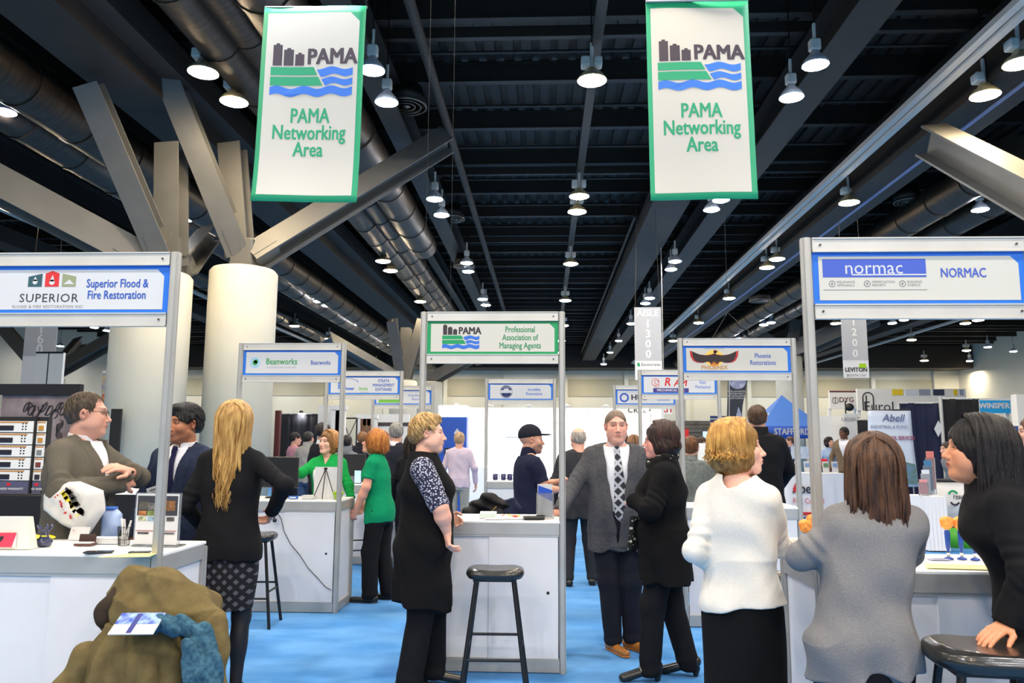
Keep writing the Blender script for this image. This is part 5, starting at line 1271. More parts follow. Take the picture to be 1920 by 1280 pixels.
extra('man with cropped fair hair in pale lavender sweater before the blue kiosk', 862, 13.2, 1.75, -5, 2, 'sweater', (206, 190, 206), hair=('short', (206, 170, 130)), pants=(170, 168, 160))
extra('woman with long light brown hair, back turned, right of the suited man', 1186, 11.2, 1.68, 0, 2, 'coat', (40, 40, 44), hair=('long', (164, 118, 82)), female=True, hl=.3)
extra('man with black hair in black coat just right of the suited man', 1166, 13.9, 1.78, 0, 2, 'coat', (34, 34, 40), hair=('short', (28, 24, 24)))
extra('bearded man in white shirt far off, left of the tall black panel', 1310, 18.0, 1.74, -70, 3, 'shirt', (226, 228, 232), hair=('short', (90, 66, 50)))
extra('man in light blue shirt far off, behind the post of the firebird booth', 1328, 20.0, 1.80, 160, 3, 'shirt', (160, 186, 220), hair=('short', (40, 32, 30)))
extra('man in brown coat and grey trousers far off, next to the white stand', 1328, 15.2, 1.70, 10, 3, 'coat', (104, 86, 66), hair=('short', (140, 110, 84)), pants=(110, 100, 84), hem=.7)
extra('man in dark jacket under the blue tent', 1472, 22.0, 1.80, 80, 3, 'jacket', (60, 72, 100), hair=('short', (90, 66, 50)), shirt=True)
extra('man in brown suit looking left before the white panel', 1569, 18.6, 2.0, 140, 1, 'suit_jacket', (124, 106, 84), pants=(120, 102, 82), hair=('short', (30, 24, 22)), skin=(106, 72, 54), shirt=True, hy=-20)
extra('woman in light blue shirt and black trousers beside the brown suit', 1541, 19.5, 1.76, 186, 1, 'shirt', (160, 182, 216), pants=(26, 26, 32), hair=('bob', (44, 28, 24)), female=True, hy=10)
extra('man in grey shirt with lanyard leaning over the green and white kiosk', 1768, 13.7, 1.66, 96, 2, 'shirt', (126, 128, 130), hair=('short', (74, 54, 42)), lean=.12, collar=.012)
extra('young man in grey jacket cut by the right edge of the frame', 1914, 6.3, 1.80, 64, 1, 'jacket', (124, 126, 136), hair=('short', (104, 70, 50)), off=.03)
extra('bald man in white shirt before the red and white stand', 1856, 15.0, 1.80, -100, 2, 'shirt', (214, 220, 232), hair=('short', (150, 110, 84)), bald=True)
#extra('person in blue coat beside the tall blue banner at the far right', 1814, 21, 1.7, 150, 3, 'coat', (60, 90, 160), hair=('short', (60, 44, 36)), female=True)
# ------------------------------------------------------------------ bar stools
stm = mat('black_stool_metal', (28, 28, 30), .4, .3); seatm = mat('black_vinyl', (34, 34, 34), .28, coat=.2)
def make_stool():
    t = thing('bar_stool', 'x', 'stool'); V = Vol((-.24, -.2, -.06), (.24, .2, .06), .006)
    V.loft([(-.035, 0, 0, .17, .135, 3.2), (-.01, 0, 0, .185, .15, 3.2), (.015, 0, 0, .18, .145, 3.2), (.03, 0, 0, .15, .115, 3.0)]); V.disp(lambda x, y, z: .010 * np.exp(-(x / .12) ** 2) * (z > 0) + .0 * y)
    P, Q = V.mesh(); P = P + [0, 0, .745]; link_mesh('seat', [(P, Q)], seatm, t)
    MB().box((0, 0, .705), (.27, .2, .02)).build('seat_plate', stm, t)
    for sx in (-1, 1):
        for sy in (-1, 1): MB().cyl((sx * .115, sy * .085, .71), (sx * .205, sy * .17, 0), .0135, n=10).build('leg', stm, t)
    def at(sx, sy, z): f = (.71 - z) / .71; return (sx * (.115 + .09 * f), sy * (.085 + .085 * f), z)
    for (a, b, z) in (((-1, -1), (1, -1), .24), ((-1, 1), (1, 1), .33), ((-1, -1), (-1, 1), .29), ((1, -1), (1, 1), .29)): MB().cyl(at(*a, z), at(*b, z), .009, n=8).build('foot_rail', stm, t)
    return t
st0 = make_stool(); first = True
for (x, y, rz, lab) in ((-.315, 5.02, .02, 'black bar stool standing free before the centre counter'), (-2.52, 6.75, .05, 'black bar stool before the counter with the cable, by the houndstooth skirt'),
                        (-2.36, 9.72, .3, 'black bar stool half hidden by the hand of the teal t-shirt'), (1.535, 2.84, -.12, 'black bar stool in the bottom right corner with a hand on its seat'),
                        (-1.66, 3.3, .1, 'bar stool hidden under the olive coat at the front left'), (1.30, 5.0, .2, 'black bar stool behind the cream sweater and the right post')):
    o = st0 if first else copy_tree(st0); first = False; o.location = (x, y, .003); o.rotation_euler = (0, 0, rz); o['label'] = lab; o['group'] = 'black bar stools'
    if x == 1.535: o.scale = (1.12, 1.12, 1.13)
# ------------------------------------------------------------------ coat, scarf and brochure on the front left stool
coatm = cloth('olive_coat', (112, 98, 64), (92, 80, 52), vscale=14, bump=.3); liner = cloth('dark_olive_lining', (60, 50, 40)); teal = cloth('teal_scarf_wool', (62, 100, 120), (40, 70, 90), vscale=60, rough=1)
t = thing('draped_coat', 'crumpled olive green coat thrown over the front left stool', 'coat', (-1.66, 3.28, 0))
V = Vol((-.42, -.34, -.02), (.42, .34, 1.05), .008)
V.loft([(.02, 0, 0, .32, .26, 2.4), (.3, 0, 0, .285, .235, 2.4), (.55, 0, 0, .24, .20, 2.5), (.72, 0, 0, .205, .17, 2.6), (.81, 0, 0, .16, .13, 2.4)])
V.disp(lambda x, y, z: .018 * (1 - 2 * np.abs(np.sin(8 * np.arctan2(y + 0 * x, x + 0 * y) + 1.5 * z + 1.0 * np.sin(6 * z)))) * np.clip((.85 - z) * 2.2, 0, 1) + .006 * (1 - 2 * np.abs(np.sin(17 * x + 9 * z + 2 * np.sin(10 * y)))))
link_mesh('coat_body', [V.mesh()], coatm, t)
V = Vol((-.3, -.25, .72), (.38, .3, 1.04), .007)
rr = random.Random(3)
for (a, b, r0, r1) in (((-.17, .02, .80), (-.10, .05, .93), .06, .07), ((-.10, .05, .92), (.05, .02, .94), .07, .065), ((.05, .02, .93), (.18, .0, .875), .065, .06), ((.18, 0, .87), (.27, -.03, .81), .06, .07), ((-.06, -.04, .83), (.10, -.03, .84), .08, .075), ((-.02, .1, .86), (.2, .1, .84), .08, .07)): V.cap(a, b, r0, r1, k=.07)
V.disp(lambda x, y, z: .010 * (np.abs(np.sin(17 * z + 11 * y + 2.6 * np.sin(5 * x + 1))) ** .5 - .7) + .006 * (np.abs(np.sin(31 * z - 16 * y + 3.2 * np.sin(7 * x))) ** .6 - .7) + .009 * np.sin(8 * x + 5 * z))
link_mesh('hood', [V.mesh()], coatm, t)
V = Vol((-.3, -.2, .76), (-.05, .15, .98), .007); V.cap((-.17, -.03, .83), (-.13, -.01, .91), .05, .045); V.disp(lambda x, y, z: .006 * np.sin(50 * z + 30 * y)); link_mesh('lining', [V.mesh()], liner, t)
for (sx, pts) in ((1, [(.30, -.05, .80), (.33, -.14, .6), (.32, -.2, .35), (.31, -.22, .1)]), (-1, [(-.20, -.08, .68), (-.29, -.18, .45), (-.34, -.24, .2), (-.36, -.26, .03)])):
    V = Vol((-.5, -.4, -.05), (.5, .15, .95), .008)
    for i in range(3): V.cap(pts[i], pts[i + 1], .062, .066, k=.03)
    V.disp(lambda x, y, z: .007 * np.sin(40 * z + 20 * x)); link_mesh('sleeve', [V.mesh()], coatm, t)
V = Vol((-.1, -.36, .48), (.46, .1, .98), .007); pts = [(-.02, -.14, .83), (.10, -.16, .825), (.20, -.17, .80), (.27, -.21, .70), (.29, -.24, .60), (.25, -.255, .58), (.22, -.25, .66), (.18, -.22, .76)]
for i in range(7): V.cap(pts[i], pts[i + 1], .036, .036, k=.02)
V.disp(lambda x, y, z: .006 * np.sin(70 * x + 50 * z + 4 * np.sin(30 * y))); V.D[:] = V.D
sc_ = link_mesh('woollen_scarf', [V.mesh()], teal, None, label='teal blue knitted scarf hanging over the olive coat', cat='scarf'); sc_.location = (-1.56, 3.28, 0)
br = thing('brochure', 'folded blue and white brochure lying on the olive coat', 'brochure', (-1.60, 3.07, .842), R(6)); br.rotation_euler[0] = R(24)
box('page', (0, 0, 0), (.17, .13, .004), PANEL, br); MB().box((0, .03, .0028), (.168, .07, .0008)).build('printed_band', mat('brochure_blue', (40, 70, 170), rgb2=(150, 180, 220), vscale=30), br); MB().box((-.01, .0, .0032), (.02, .12, .0006)).build('printed_stripe', mat('brochure_navy', (30, 40, 120)), br)

# ------------------------------------------------------------------ things on the left counter (top at 1.015 m)
CT = 1.018
def fig(u, v, z): return PZ(u, v, z)
def put(o, u, v, z=CT): p = PZ(u, v, z); o.location = (p.x, p.y, z); return o
acr = mat('clear_acrylic', (235, 240, 245), .05, trans=.85, spec=.5)
t = put(thing('card_holder', 'white folded tray with a red and white playing-card heart at the left edge', 'card holder', rz=R(5)), 22, 1028)
MB().plate([(-.12, 0), (.11, 0), (.075, .155), (-.12, .155)], -.03, .03).build('tray', mat('off_white_plastic', (226, 222, 208), .4), t)
c = box('card', (-.03, -.036, .045), (.14, .004, .07), PANEL, t); MB().plate([(-.10, .0), (.02, .0), (.04, .07), (-.10, .07)], -.0395, -.0385).build('red_band', mat('card_red', (226, 60, 86)), c).location = (0, 0, .012)
m = MB(); disc(m, -.042, .058, .008, -.0405, 12); disc(m, -.028, .058, .008, -.0405, 12); m.plate([(-.05, .056), (-.02, .056), (-.035, .036)], -.0405, -.0395); m.build('printed_heart', INK, c)
t = put(thing('cellophane_bag', 'twisted clear blue gift bag of sweets tied at the waist', 'gift bag'), 82, 1024)
V = Vol((-.06, -.06, -.01), (.06, .06, .12), .0035); V.ell((0, 0, .022), (.042, .035, .026)); V.cap((0, 0, .04), (0, 0, .06), .016, .014)
for a in range(7): V.cap((0, 0, .055), (.04 * math.cos(a * .9), .03 * math.sin(a * .9), .105), .008, .005, k=.008)
V.disp(lambda x, y, z: .002 * np.sin(160 * x + 130 * z)); link_mesh('wrapping', [V.mesh()], mat('blue_cellophane', (52, 56, 96), .15, rgb2=(30, 36, 50), vscale=60, spec=.8), t)
MB().lathe([(.017, -.004), (.02, 0), (.017, .004)], (0, 0, .052), 14).build('ribbon', mat('yellow_ribbon', (210, 200, 40)), t)
t = put(thing('yellow_packet', 'bright yellow crumpled packet lying behind the blue gift bag', 'packet'), 72, 1010)
V = Vol((-.12, -.04, -.01), (.12, .04, .03), .004); V.ell((0, 0, .01), (.1, .03, .012)); V.disp(lambda x, y, z: .003 * np.sin(70 * x + 30 * y)); link_mesh('packet_body', [V.mesh()], mat('bright_yellow', (236, 226, 40), .4), t)
t = put(thing('business_card_box', 'dark brown business card box with open lid between bag and pens', 'card box', rz=R(4)), 160, 1022)
box('tray', (0, 0, .006), (.09, .06, .012), mat('brown_acrylic', (84, 50, 46), .15), t); box('lid', (0, .02, .03), (.085, .006, .05), mat('dark_brown_acrylic', (44, 20, 20), .12), t, rot=(R(-12), 0, 0)); box('card', (0, -.005, .014), (.08, .045, .006), PANEL, t)
t = put(thing('leaflet_block', 'white block of leaflets with a small red mark beside the card box', 'leaflets', rz=R(-3)), 148, 1012, CT)
box('leaflet', (0, 0, .035), (.11, .004, .07), PANEL, t, rot=(R(-20), 0, 0)); MB().lathe([(.006, 0), (.006, .002)], (-.03, -.008, .05), 8).build('red_mark', INKR, t)
t = put(thing('paper_stack', 'long white envelope stack behind the pen cup', 'paper stack', rz=R(2)), 198, 1018)
for k in range(3): box('envelope', (.004 * k, .003 * k, .006 + .01 * k), (.16, .07, .009), PANEL, t)
t = put(thing('pen_cup', 'black wire mesh cup full of white pens', 'pen cup'), 232, 1022)
m = MB()
for k in range(20): a = k * PI / 10; m.tube([(.026 * math.cos(a), .026 * math.sin(a), 0), (.034 * math.cos(a + .0), .034 * math.sin(a), .095)], .0012, 4)
for z in (0.002, .03, .06, .095): m.tube([((.026 + .008 * z / .095) * math.cos(a), (.026 + .008 * z / .095) * math.sin(a), z) for a in np.linspace(0, 2 * PI, 21)], .0014, 4, caps=False)
m.build('wire_cup', BLACK, t)
for k in range(8): MB().cyl((.012 * math.cos(k), .012 * math.sin(k), .004), (.028 * math.cos(k * 2.2), .026 * math.sin(k * 2.2), .125 + .006 * (k % 3)), .004, n=6).build('pen', mat('white_plastic', (226, 226, 224), .35), t)
t = put(thing('leaflet_stand', 'clear acrylic stand holding a dark photo collage flyer', 'leaflet stand', rz=R(-4)), 291, 1024)
box('acrylic_shell', (0, .006, .135), (.25, .006, .27), acr, t); box('acrylic_base', (0, .03, .003), (.25, .09, .006), acr, t)
fp = box('flyer', (0, 0, .137), (.232, .003, .256), PANEL, t); MB().box((0, -.0022, .205), (.22, .001, .10)).build('collage', mat('dark_collage', (52, 52, 60)), fp)
for k, (x, z, w_, h_, c) in enumerate(((-.075, .205, .05, .04, (96, 90, 80)), (-.03, .2, .04, .036, (120, 118, 112)), (.06, .205, .075, .05, (150, 100, 56)), (-.08, .166, .04, .024, (190, 120, 60)), (-.035, .166, .04, .024, (130, 150, 80)),
        (-.08, .138, .042, .02, (196, 200, 160)), (-.03, .138, .042, .02, (160, 190, 206)), (.03, .138, .03, .02, (220, 110, 80)), (.075, .138, .042, .02, (90, 86, 84)), (0, .078, .22, .003, (190, 60, 60)), (-.07, .066, .06, .01, (80, 80, 86)), (.05, .066, .1, .008, (90, 90, 96)))):
    MB().box((x, -.0032, z), (w_, .0008, h_)).build('printed_picture', mat('pic_%d_%d_%d' % c, c, rgb2=tuple(int(q * .6) for q in c), vscale=60), fp)
for (u, v, nm, lab, col, dim) in ((185, 1036, 'mobile_phone', 'black smartphone flat on the left counter', (30, 30, 34), (.13, .05, .008)), (262, 1036, 'mobile_phone', 'dark phone at the foot of the flyer stand', (40, 40, 46), (.1, .04, .007))):
    t = put(thing(nm, lab, 'phone', rz=R(14)), u, v); box('phone_body', (0, 0, dim[2] / 2), dim, mat('phone_black', (30, 30, 34), .25), t, bev=.003); MB().box((0, 0, dim[2] + .0004), (dim[0] * .9, dim[1] * .9, .0006)).build('screen', mat('phone_glass', (12, 12, 16), .08), t)
t = put(thing('notepad', 'pale yellow sheet of paper hanging over the counter edge by the post', 'paper', rz=R(18)), 240, 1042); MB().prism([(-.12, -.03), (.10, -.06), (.12, .05), (.0, .07)], .001, .003).build('sheet', mat('pale_yellow_paper', (240, 230, 140), .6), t)
# white bag and blue cushion-like sleeve held by the left man
t = thing('carrier_bag', 'white plastic carrier bag with red, yellow and black print hung from the left man\'s arm', 'bag', tuple(PY(136, 1000, 4.32)))
def pillow(poly, depth, wr=.006, rings=9, sub=7):
    n = len(poly); out = []
    for i in range(n):
        for j in range(sub): f = j / sub; out.append((poly[i][0] * (1 - f) + poly[(i + 1) % n][0] * f, poly[i][1] * (1 - f) + poly[(i + 1) % n][1] * f))
    cx = sum(p[0] for p in out) / len(out); cz = sum(p[1] for p in out) / len(out); m = len(out); mb = MB()
    for sgn in (-1, 1):
        vs = []; 
        for r in range(rings + 1):
            q = r / rings
            for (x, z) in out:
                X = cx + (x - cx) * q; Z = cz + (z - cz) * q; d = depth * math.sqrt(max(0, 1 - q ** 3)) + (wr * math.sin(34 * X + 50 * Z) + wr * .7 * math.sin(80 * X - 30 * Z)) * (1 - q ** 6); vs.append((X, sgn * d, Z))
        fs = [(r * m + k, r * m + (k + 1) % m, (r + 1) * m + (k + 1) % m, (r + 1) * m + k) for r in range(rings) for k in range(m)]
        if sgn > 0: fs = [f[::-1] for f in fs]
        mb.add(vs, fs, 0, True)
    return mb
bag = pillow([(-.185, .215), (-.06, .285), (.02, .29), (.16, .24), (.18, .13), (.10, .0), (.0, .02), (-.06, .05), (-.17, .13)], .07).build('bag_body', mat('white_polythene', (214, 213, 210), .25), t)
pm = mat('bag_print_yellow', (230, 210, 40)); m = MB()
for k in range(16):
    a = rr.random(); m.plate([(-.03 + .09 * a + dx, .23 - .12 * a + dz) for dx, dz in ((-.014, 0), (0, -.012), (.016, .002), (.004, .014))], -.075, -.071)
m.build('printed_flower', pm, bag); m = MB()
for k in range(16):
    a = rr.random(); m.plate([(-.02 + .1 * a + dx + .02 * rr.random(), .255 - .14 * a + dz) for dx, dz in ((-.018, .004), (.0, -.014), (.02, .0), (.002, .016))], -.078, -.074)
m.build('printed_shadow', mat('bag_print_dark', (40, 38, 34)), bag); m = MB()
for k in range(22):
    a = rr.random(); q = .02 * rr.random(); m.plate([(-.06 + .1 * a + dx - q, .22 - .12 * a + dz - q) for dx, dz in ((-.006, 0), (0, -.006), (.007, 0), (0, .006))], -.073, -.07)
m.build('printed_petal', mat('bag_print_red', (206, 60, 60)), bag)
t = thing('blue_pouch', 'pale blue rounded pouch tucked beside the white carrier bag', 'pouch', tuple(PY(207, 985, 4.42))); o = pillow([(-.05, .10), (.03, .10), (.06, .07), (.07, .0), (.04, -.07), (-.05, -.09)], .04, .003).build('pouch_body', mat('pale_blue_fabric', (166, 186, 224), .6), t)
box('pouch_flap', (-.01, -.01, .10), (.09, .05, .015), mat('blue_trim', (60, 110, 200)), t, bev=.005)

# ------------------------------------------------------------------ counter with the monitor (top y 7.25-7.75)
def onp(u, Y, z=CT): return ((u - 1022) / FPX * Y, Y, z)
t = thing('monitor', 'black flat computer monitor on the counter left of the raglan top', 'monitor', onp(524, 7.52), R(-8))
box('screen_back', (0, 0, .245), (.40, .035, .30), mat('black_plastic', (30, 30, 32), .4), t, bev=.008); MB().box((0, .019, .245), (.37, .002, .27)).build('display', mat('dark_glass', (20, 22, 26), .1), t); box('neck', (0, .02, .06), (.05, .03, .1), BLACK, t); box('stand_foot', (0, 0, .006), (.2, .15, .012), BLACK, t, bev=.003)
t = thing('tabletop_easel', 'small black tripod easel holding a blank white board', 'easel', onp(612, 7.42), R(4)); bd = box('white_board', (.01, .045, .15), (.25, .006, .30), PANEL, t, rot=(R(-6), 0, 0))
for (a, b) in (((0, 0, .285), (-.10, -.06, .003)), ((0, 0, .285), (.11, -.06, .003)), ((0, .0, .285), (-.005, -.09, .003)), ((0, .06, .27), (.0, .14, .003))): MB().tube([a, b], .0045, 6).build('leg', BLACK, t)
box('hinge', (0, 0, .285), (.03, .02, .02), BLACK, t)
t = thing('bowl', 'lime green glass bowl beside the easel', 'bowl', onp(637, 7.36)); MB().lathe([(.02, 0), (.035, .012), (.05, .05), (.055, .07), (.05, .07), (.045, .05), (.03, .016), (0, .012)], n=22).build('bowl_body', mat('lime_glass', (150, 190, 40), .2), t)
t = thing('paper_stack', 'stack of white papers on the counter with the easel', 'paper stack', onp(582, 7.4)); 
for k in range(3): box('sheet', (.002 * k, 0, .006 + k * .011), (.12, .1, .01), PANEL, t)
t = thing('small_box', 'small blue and white box left of the paper stack on the monitor counter', 'box', onp(553, 7.36)); box('box_body', (0, 0, .014), (.08, .05, .026), mat('wave_blue'), t, bev=.002); box('box_label', (0, -.0255, .014), (.06, .001, .012), PANEL, t)
t = thing('power_cable', 'thin black cable with plug hanging down the front of the monitor counter', 'cable', tuple(PY(515, 965, 7.22)))
o0 = Vector(t.location); pts = [PY(u, v, 7.225) - o0 for u, v in ((521, 962), (527, 972), (532, 995), (545, 1020), (562, 1040), (578, 1065), (597, 1085), (610, 1100), (621, 1106))]
MB().tube(pts, .0035, 6).build('cord', BLACK, t); m = MB(); m.tube([pts[0], PY(516, 962, 7.2) - o0, PY(514, 972, 7.2) - o0], .007, 8); m.lathe([(.0, -.02), (.018, -.014), (.02, .01), (.0, .018)], tuple(PY(515, 975, 7.2) - o0), 12); m.build('plug', BLACK, t)
t = thing('monitor', 'second black monitor on the counter under the STRATA sign', 'monitor', onp(655, 10.35), R(5)); box('screen_back', (0, 0, .24), (.45, .03, .29), mat('black_plastic'), t, bev=.006); box('neck', (0, .02, .06), (.05, .03, .1), BLACK, t); box('stand_foot', (0, 0, .006), (.2, .15, .012), BLACK, t)
t = thing('tablet', 'bright tablet screen under the second monitor', 'tablet', onp(673, 10.2)); box('tablet_body', (0, 0, .09), (.1, .01, .18), BLACK, t); MB().box((0, -.006, .09), (.085, .002, .16)).build('lit_display', mat('tablet_light', (170, 205, 235), emit=.6), t)
# centre counter
t = thing('brochure_holder', 'clear brochure holder with blue and white leaflets beside the centre post', 'brochure holder', (.0, 5.66, CT), R(12))
box('acrylic_pocket', (0, 0, .09), (.12, .045, .18), acr, t); lf = box('leaflet', (0, .006, .125), (.105, .02, .235), PANEL, t); MB().plate([(-.052, .17), (.052, .12), (.052, .2), (-.052, .235)], -.0055, -.0045).build('printed_band', mat('deep_blue_print', (30, 80, 190)), lf)
t = thing('wallet', 'black leather wallet lying on the centre counter', 'wallet', (-.08, 5.58, CT), R(8)); box('wallet_body', (0, 0, .012), (.15, .08, .022), leather, t, bev=.006); box('flap', (.05, .01, .026), (.06, .05, .006), leather, t)
t = thing('leaflet_stack', 'stack of pale green and white leaflets on the centre counter', 'leaflets', (-.42, 5.72, CT), R(3)); 
for k in range(3): box('leaflet', (.003 * k, 0, .006 + .012 * k), (.12, .16, .011), mat('pale_green_paper', (190, 216, 200)) if k == 1 else PANEL, t)
for k, (x, y, w_) in enumerate(((-.2, 5.62, .2), (-.36, 5.58, .14), (-.05, 5.8, .22))): box('paper_sheet', (x, y, CT + .002), (w_, .09, .002), PANEL, label=('white sheet at the middle of the centre counter', 'small blue-printed sheet near the left of the centre counter', 'white sheet behind the wallet')[k], cat='paper', rot=(0, 0, .1 * k))
cc = [(230, 90, 60), (240, 200, 70), (240, 240, 230), (226, 120, 40), (250, 210, 80), (220, 60, 60)]
for k, (x, y) in enumerate(((-.30, 5.75), (-.27, 5.78), (-.285, 5.71), (-.23, 5.74), (-.20, 5.76), (-.215, 5.70))):
    V = Vol((-.03, -.02, -.01), (.03, .02, .03), .003); V.ell((0, 0, .009), (.012, .009, .009), k=.003); V.ell((-.016, 0, .01), (.008, .007, .004), k=.003); V.ell((.016, 0, .01), (.008, .007, .004), k=.003)
    o = link_mesh('wrapped_sweet', [V.mesh()], mat('sweet_%d' % k, cc[k], .3), None, label='wrapped %s sweet on the centre counter' % ('red', 'yellow', 'white', 'orange', 'golden', 'crimson')[k], cat='sweet', group='sweets on the centre counter'); o.location = (x, y, CT)
# Incredible counter: mugs and lights
mug = mat('navy_mug', (36, 40, 84), .25)
for k, u in enumerate((930, 945, 957, 968)):
    t = thing('mug', 'navy blue mug, %s from the left of the row on the far centre counter' % ORD[k].replace('nearest', 'first'), 'mug', onp(u, 11.5), group='navy mugs on the far counter'); MB().lathe([(.032, 0), (.036, .01), (.036, .09), (.032, .09), (.03, .01), (0, .008)], n=16).build('mug_body', mug, t)
    MB().tube([(.034, 0, .075), (.058, 0, .07), (.062, 0, .045), (.056, 0, .02), (.034, 0, .018)], .005, 6).build('handle', mug, t)
# chair with jackets behind the centre counter
t = thing('chair', 'high chair draped with a black jacket behind the centre counter', 'chair', (-.48, 6.6, 0), R(8))
for sx in (-1, 1):
    for sy in (-1, 1): MB().cyl((sx * .18, sy * .17, 0), (sx * .15, sy * .15, .72), .013, n=8).build('leg', stm, t)
box('seat', (0, 0, .74), (.38, .36, .05), seatm, t, bev=.015); box('backrest', (0, -.17, .98), (.34, .03, .2), seatm, t, bev=.012)
o = thing('jacket', 'black jacket with yellow zip slung on the chair behind the centre counter', 'jacket', (-.46, 6.44, .72)); V = Vol((-.3, -.2, -.02), (.3, .2, .46), .007)
V.loft([(.0, 0, 0, .22, .09, 2.4), (.22, 0, 0, .2, .085, 2.4), (.36, .02, 0, .13, .07, 2.2), (.4, .02, 0, .06, .05, 2)]); V.cap((-.05, -.06, .36), (-.2, -.08, .22), .05, .06, k=.04); V.cap((.03, -.06, .38), (.09, -.1, .26), .06, .05, k=.04)
V.disp(lambda x, y, z: .012 * np.sin(30 * x + 22 * z + 3 * np.sin(18 * z))); link_mesh('jacket_body', [V.mesh()], cloth('black_nylon', (26, 26, 28), rough=.6), o); MB().tube([(.07, -.13, .33), (.02, -.14, .28), (-.03, -.14, .2), (-.04, -.13, .16)], .004, 5).build('zip', mat('brass'), o)
V = Vol((-.3, -.16, -.02), (.3, .16, .42), .009); V.loft([(0, .1, .02, .2, .08, 2.2), (.3, .12, .02, .15, .07, 2.2), (.38, .12, .02, .08, .05, 2)]); V.disp(lambda x, y, z: .01 * np.sin(26 * x + 30 * z)); link_mesh('lining', [V.mesh()], cloth('navy_nylon', (32, 38, 64), rough=.6), o)
# firebird counter: basket of sweets, leaflet
t = thing('snack_basket', 'small glass bowl of orange and pink sweets on the firebird counter', 'bowl', onp(1303, 7.12)); MB().lathe([(.03, 0), (.05, .02), (.062, .05), (.058, .05), (.045, .02), (0, .01)], n=20).build('bowl_body', acr, t)
V = Vol((-.07, -.07, 0), (.07, .07, .1), .005)
for k in range(14): V.ell((rr.uniform(-.035, .035), rr.uniform(-.035, .035), rr.uniform(.02, .07)), (.016, .016, .012), k=.002)
link_mesh('sweets', [V.mesh()], mat('orange_sweets', (226, 130, 60), .35, rgb2=(236, 170, 150), vscale=40), t, kind='stuff')
t = thing('small_bottle', 'small yellow-green bottle near the right post on the firebird counter', 'bottle', onp(1437, 7.2)); MB().lathe([(.018, 0), (.018, .05), (.008, .065), (.008, .08)], n=12).build('bottle_body', mat('bottle_green', (190, 200, 110), .2), t); MB().lathe([(.01, .08), (.01, .092)], n=10).build('cap', mat('cap_yellow', (220, 200, 60)), t)
# hairy-headed pens on the right counter
pf = mat('orange_fluff', (250, 176, 96), 1.0, rgb2=(244, 140, 60), vscale=40); pb = mat('pen_blue', (36, 74, 160), .3)
for k, (u, Y, zz) in enumerate(((1492, 3.62, 0), (1506, 3.72, .015), (1741, 3.84, 0), (1764, 3.84, 0), (1787, 3.82, 0))):
    lab = ('fluffy orange-headed blue pen by the cream sleeve, the lower of the pair', 'fluffy orange-headed blue pen by the cream sleeve, the upper of the pair', 'fluffy orange-headed pen standing upright, first from the left before the green kiosk', 'fluffy orange-headed pen standing upright, second from the left before the green kiosk', 'fluffy orange-headed pen standing closest to the black blazer')[k]
    t = thing('novelty_pen', lab, 'pen', onp(u, Y), group='fluffy orange-headed pens'); MB().lathe([(.0, 0), (.022, 0), (.02, .006), (.005, .012), (.005, .05)], n=14).build('base', pb, t)
    MB().lathe([(.006, .03), (.007, .045), (.010, .055), (.0125, .125 + zz), (.009, .135 + zz)], n=12).build('barrel', pb, t); V = Vol((-.05, -.05, .1), (.05, .05, .24), .003); V.ell((0, 0, .162 + zz), (.026, .024, .024), k=.003)
    V.ell((0, 0, .18 + zz), (.03, .026, .018), k=.01); V.disp(lambda x, y, z: .003 * np.sin(240 * x) * np.sin(220 * z + 3 * np.sin(200 * y))); link_mesh('fluffy_head', [V.mesh()], pf, t)
    MB().lathe([(.007, .012), (.0075, .03)], n=10).build('grip', mat('clear_grip', (220, 220, 215), .2), t)
t = thing('paper_sheet', 'pale yellow sheet at the front edge of the right-hand counter', 'paper', (1.84, 3.60, CT), R(-6)); MB().prism([(-.16, -.07), (.18, -.07), (.16, .06), (-.12, .07)], .001, .003).build('sheet', mat('pale_yellow_paper'), t)
t = thing('name_card', 'small grey card lying on the right-hand counter beside the tunic', 'card', (1.86, 3.82, CT)); box('card_face', (0, 0, .002), (.09, .05, .003), mat('card_grey', (160, 160, 190)), t); MB().box((0, 0, .0042), (.06, .01, .0006)).build('print_line', INK, t)
# ------------------------------------------------------------------ stands and displays around the networking area
drape = mat('black_drape', (26, 26, 32), .9, var=.2, vscale=4); navyd = mat('navy_drape', (24, 30, 62), .85, var=.2, vscale=4); whitew = mat('stand_white', (238, 236, 230), .6)
def sx_(u, Y): return (u - 1022) / FPX * Y
def sz_(v, Y): return CAMZ - (v - 832) / FPX * Y
def curtain(name, u0, u1, v0, Y, m, label, amp=.035, z0=0., v1=None):
    x0, x1 = sx_(u0, Y), sx_(u1, Y); z1 = sz_(v0, Y); W = x1 - x0; n = max(12, int(W * 28)); zb = z0 if v1 is None else sz_(v1, Y)
    t = thing(name, label, 'drape', ((x0 + x1) / 2, Y, zb)); H = z1 - zb
    mb = MB(); mb.grid(lambda u, v: ((u - .5) * W, amp * math.sin(u * W * 24 + 1.2 * math.sin(u * 31)) * (1 - .4 * v) + .01 * math.sin(v * 3 + u * 9), v * H), n, 8); mb.build('cloth', m, t, solid=.006)
    MB().cyl((-W / 2 - .03, 0, H), (W / 2 + .03, 0, H), .02, n=8).build('top_rail', ALU2, t)
    for sx in (-1, 1): MB().cyl((sx * (W / 2 + .01), .03, -zb), (sx * (W / 2 + .01), .03, H), .02, n=8).build('upright', ALU2, t)
    return t
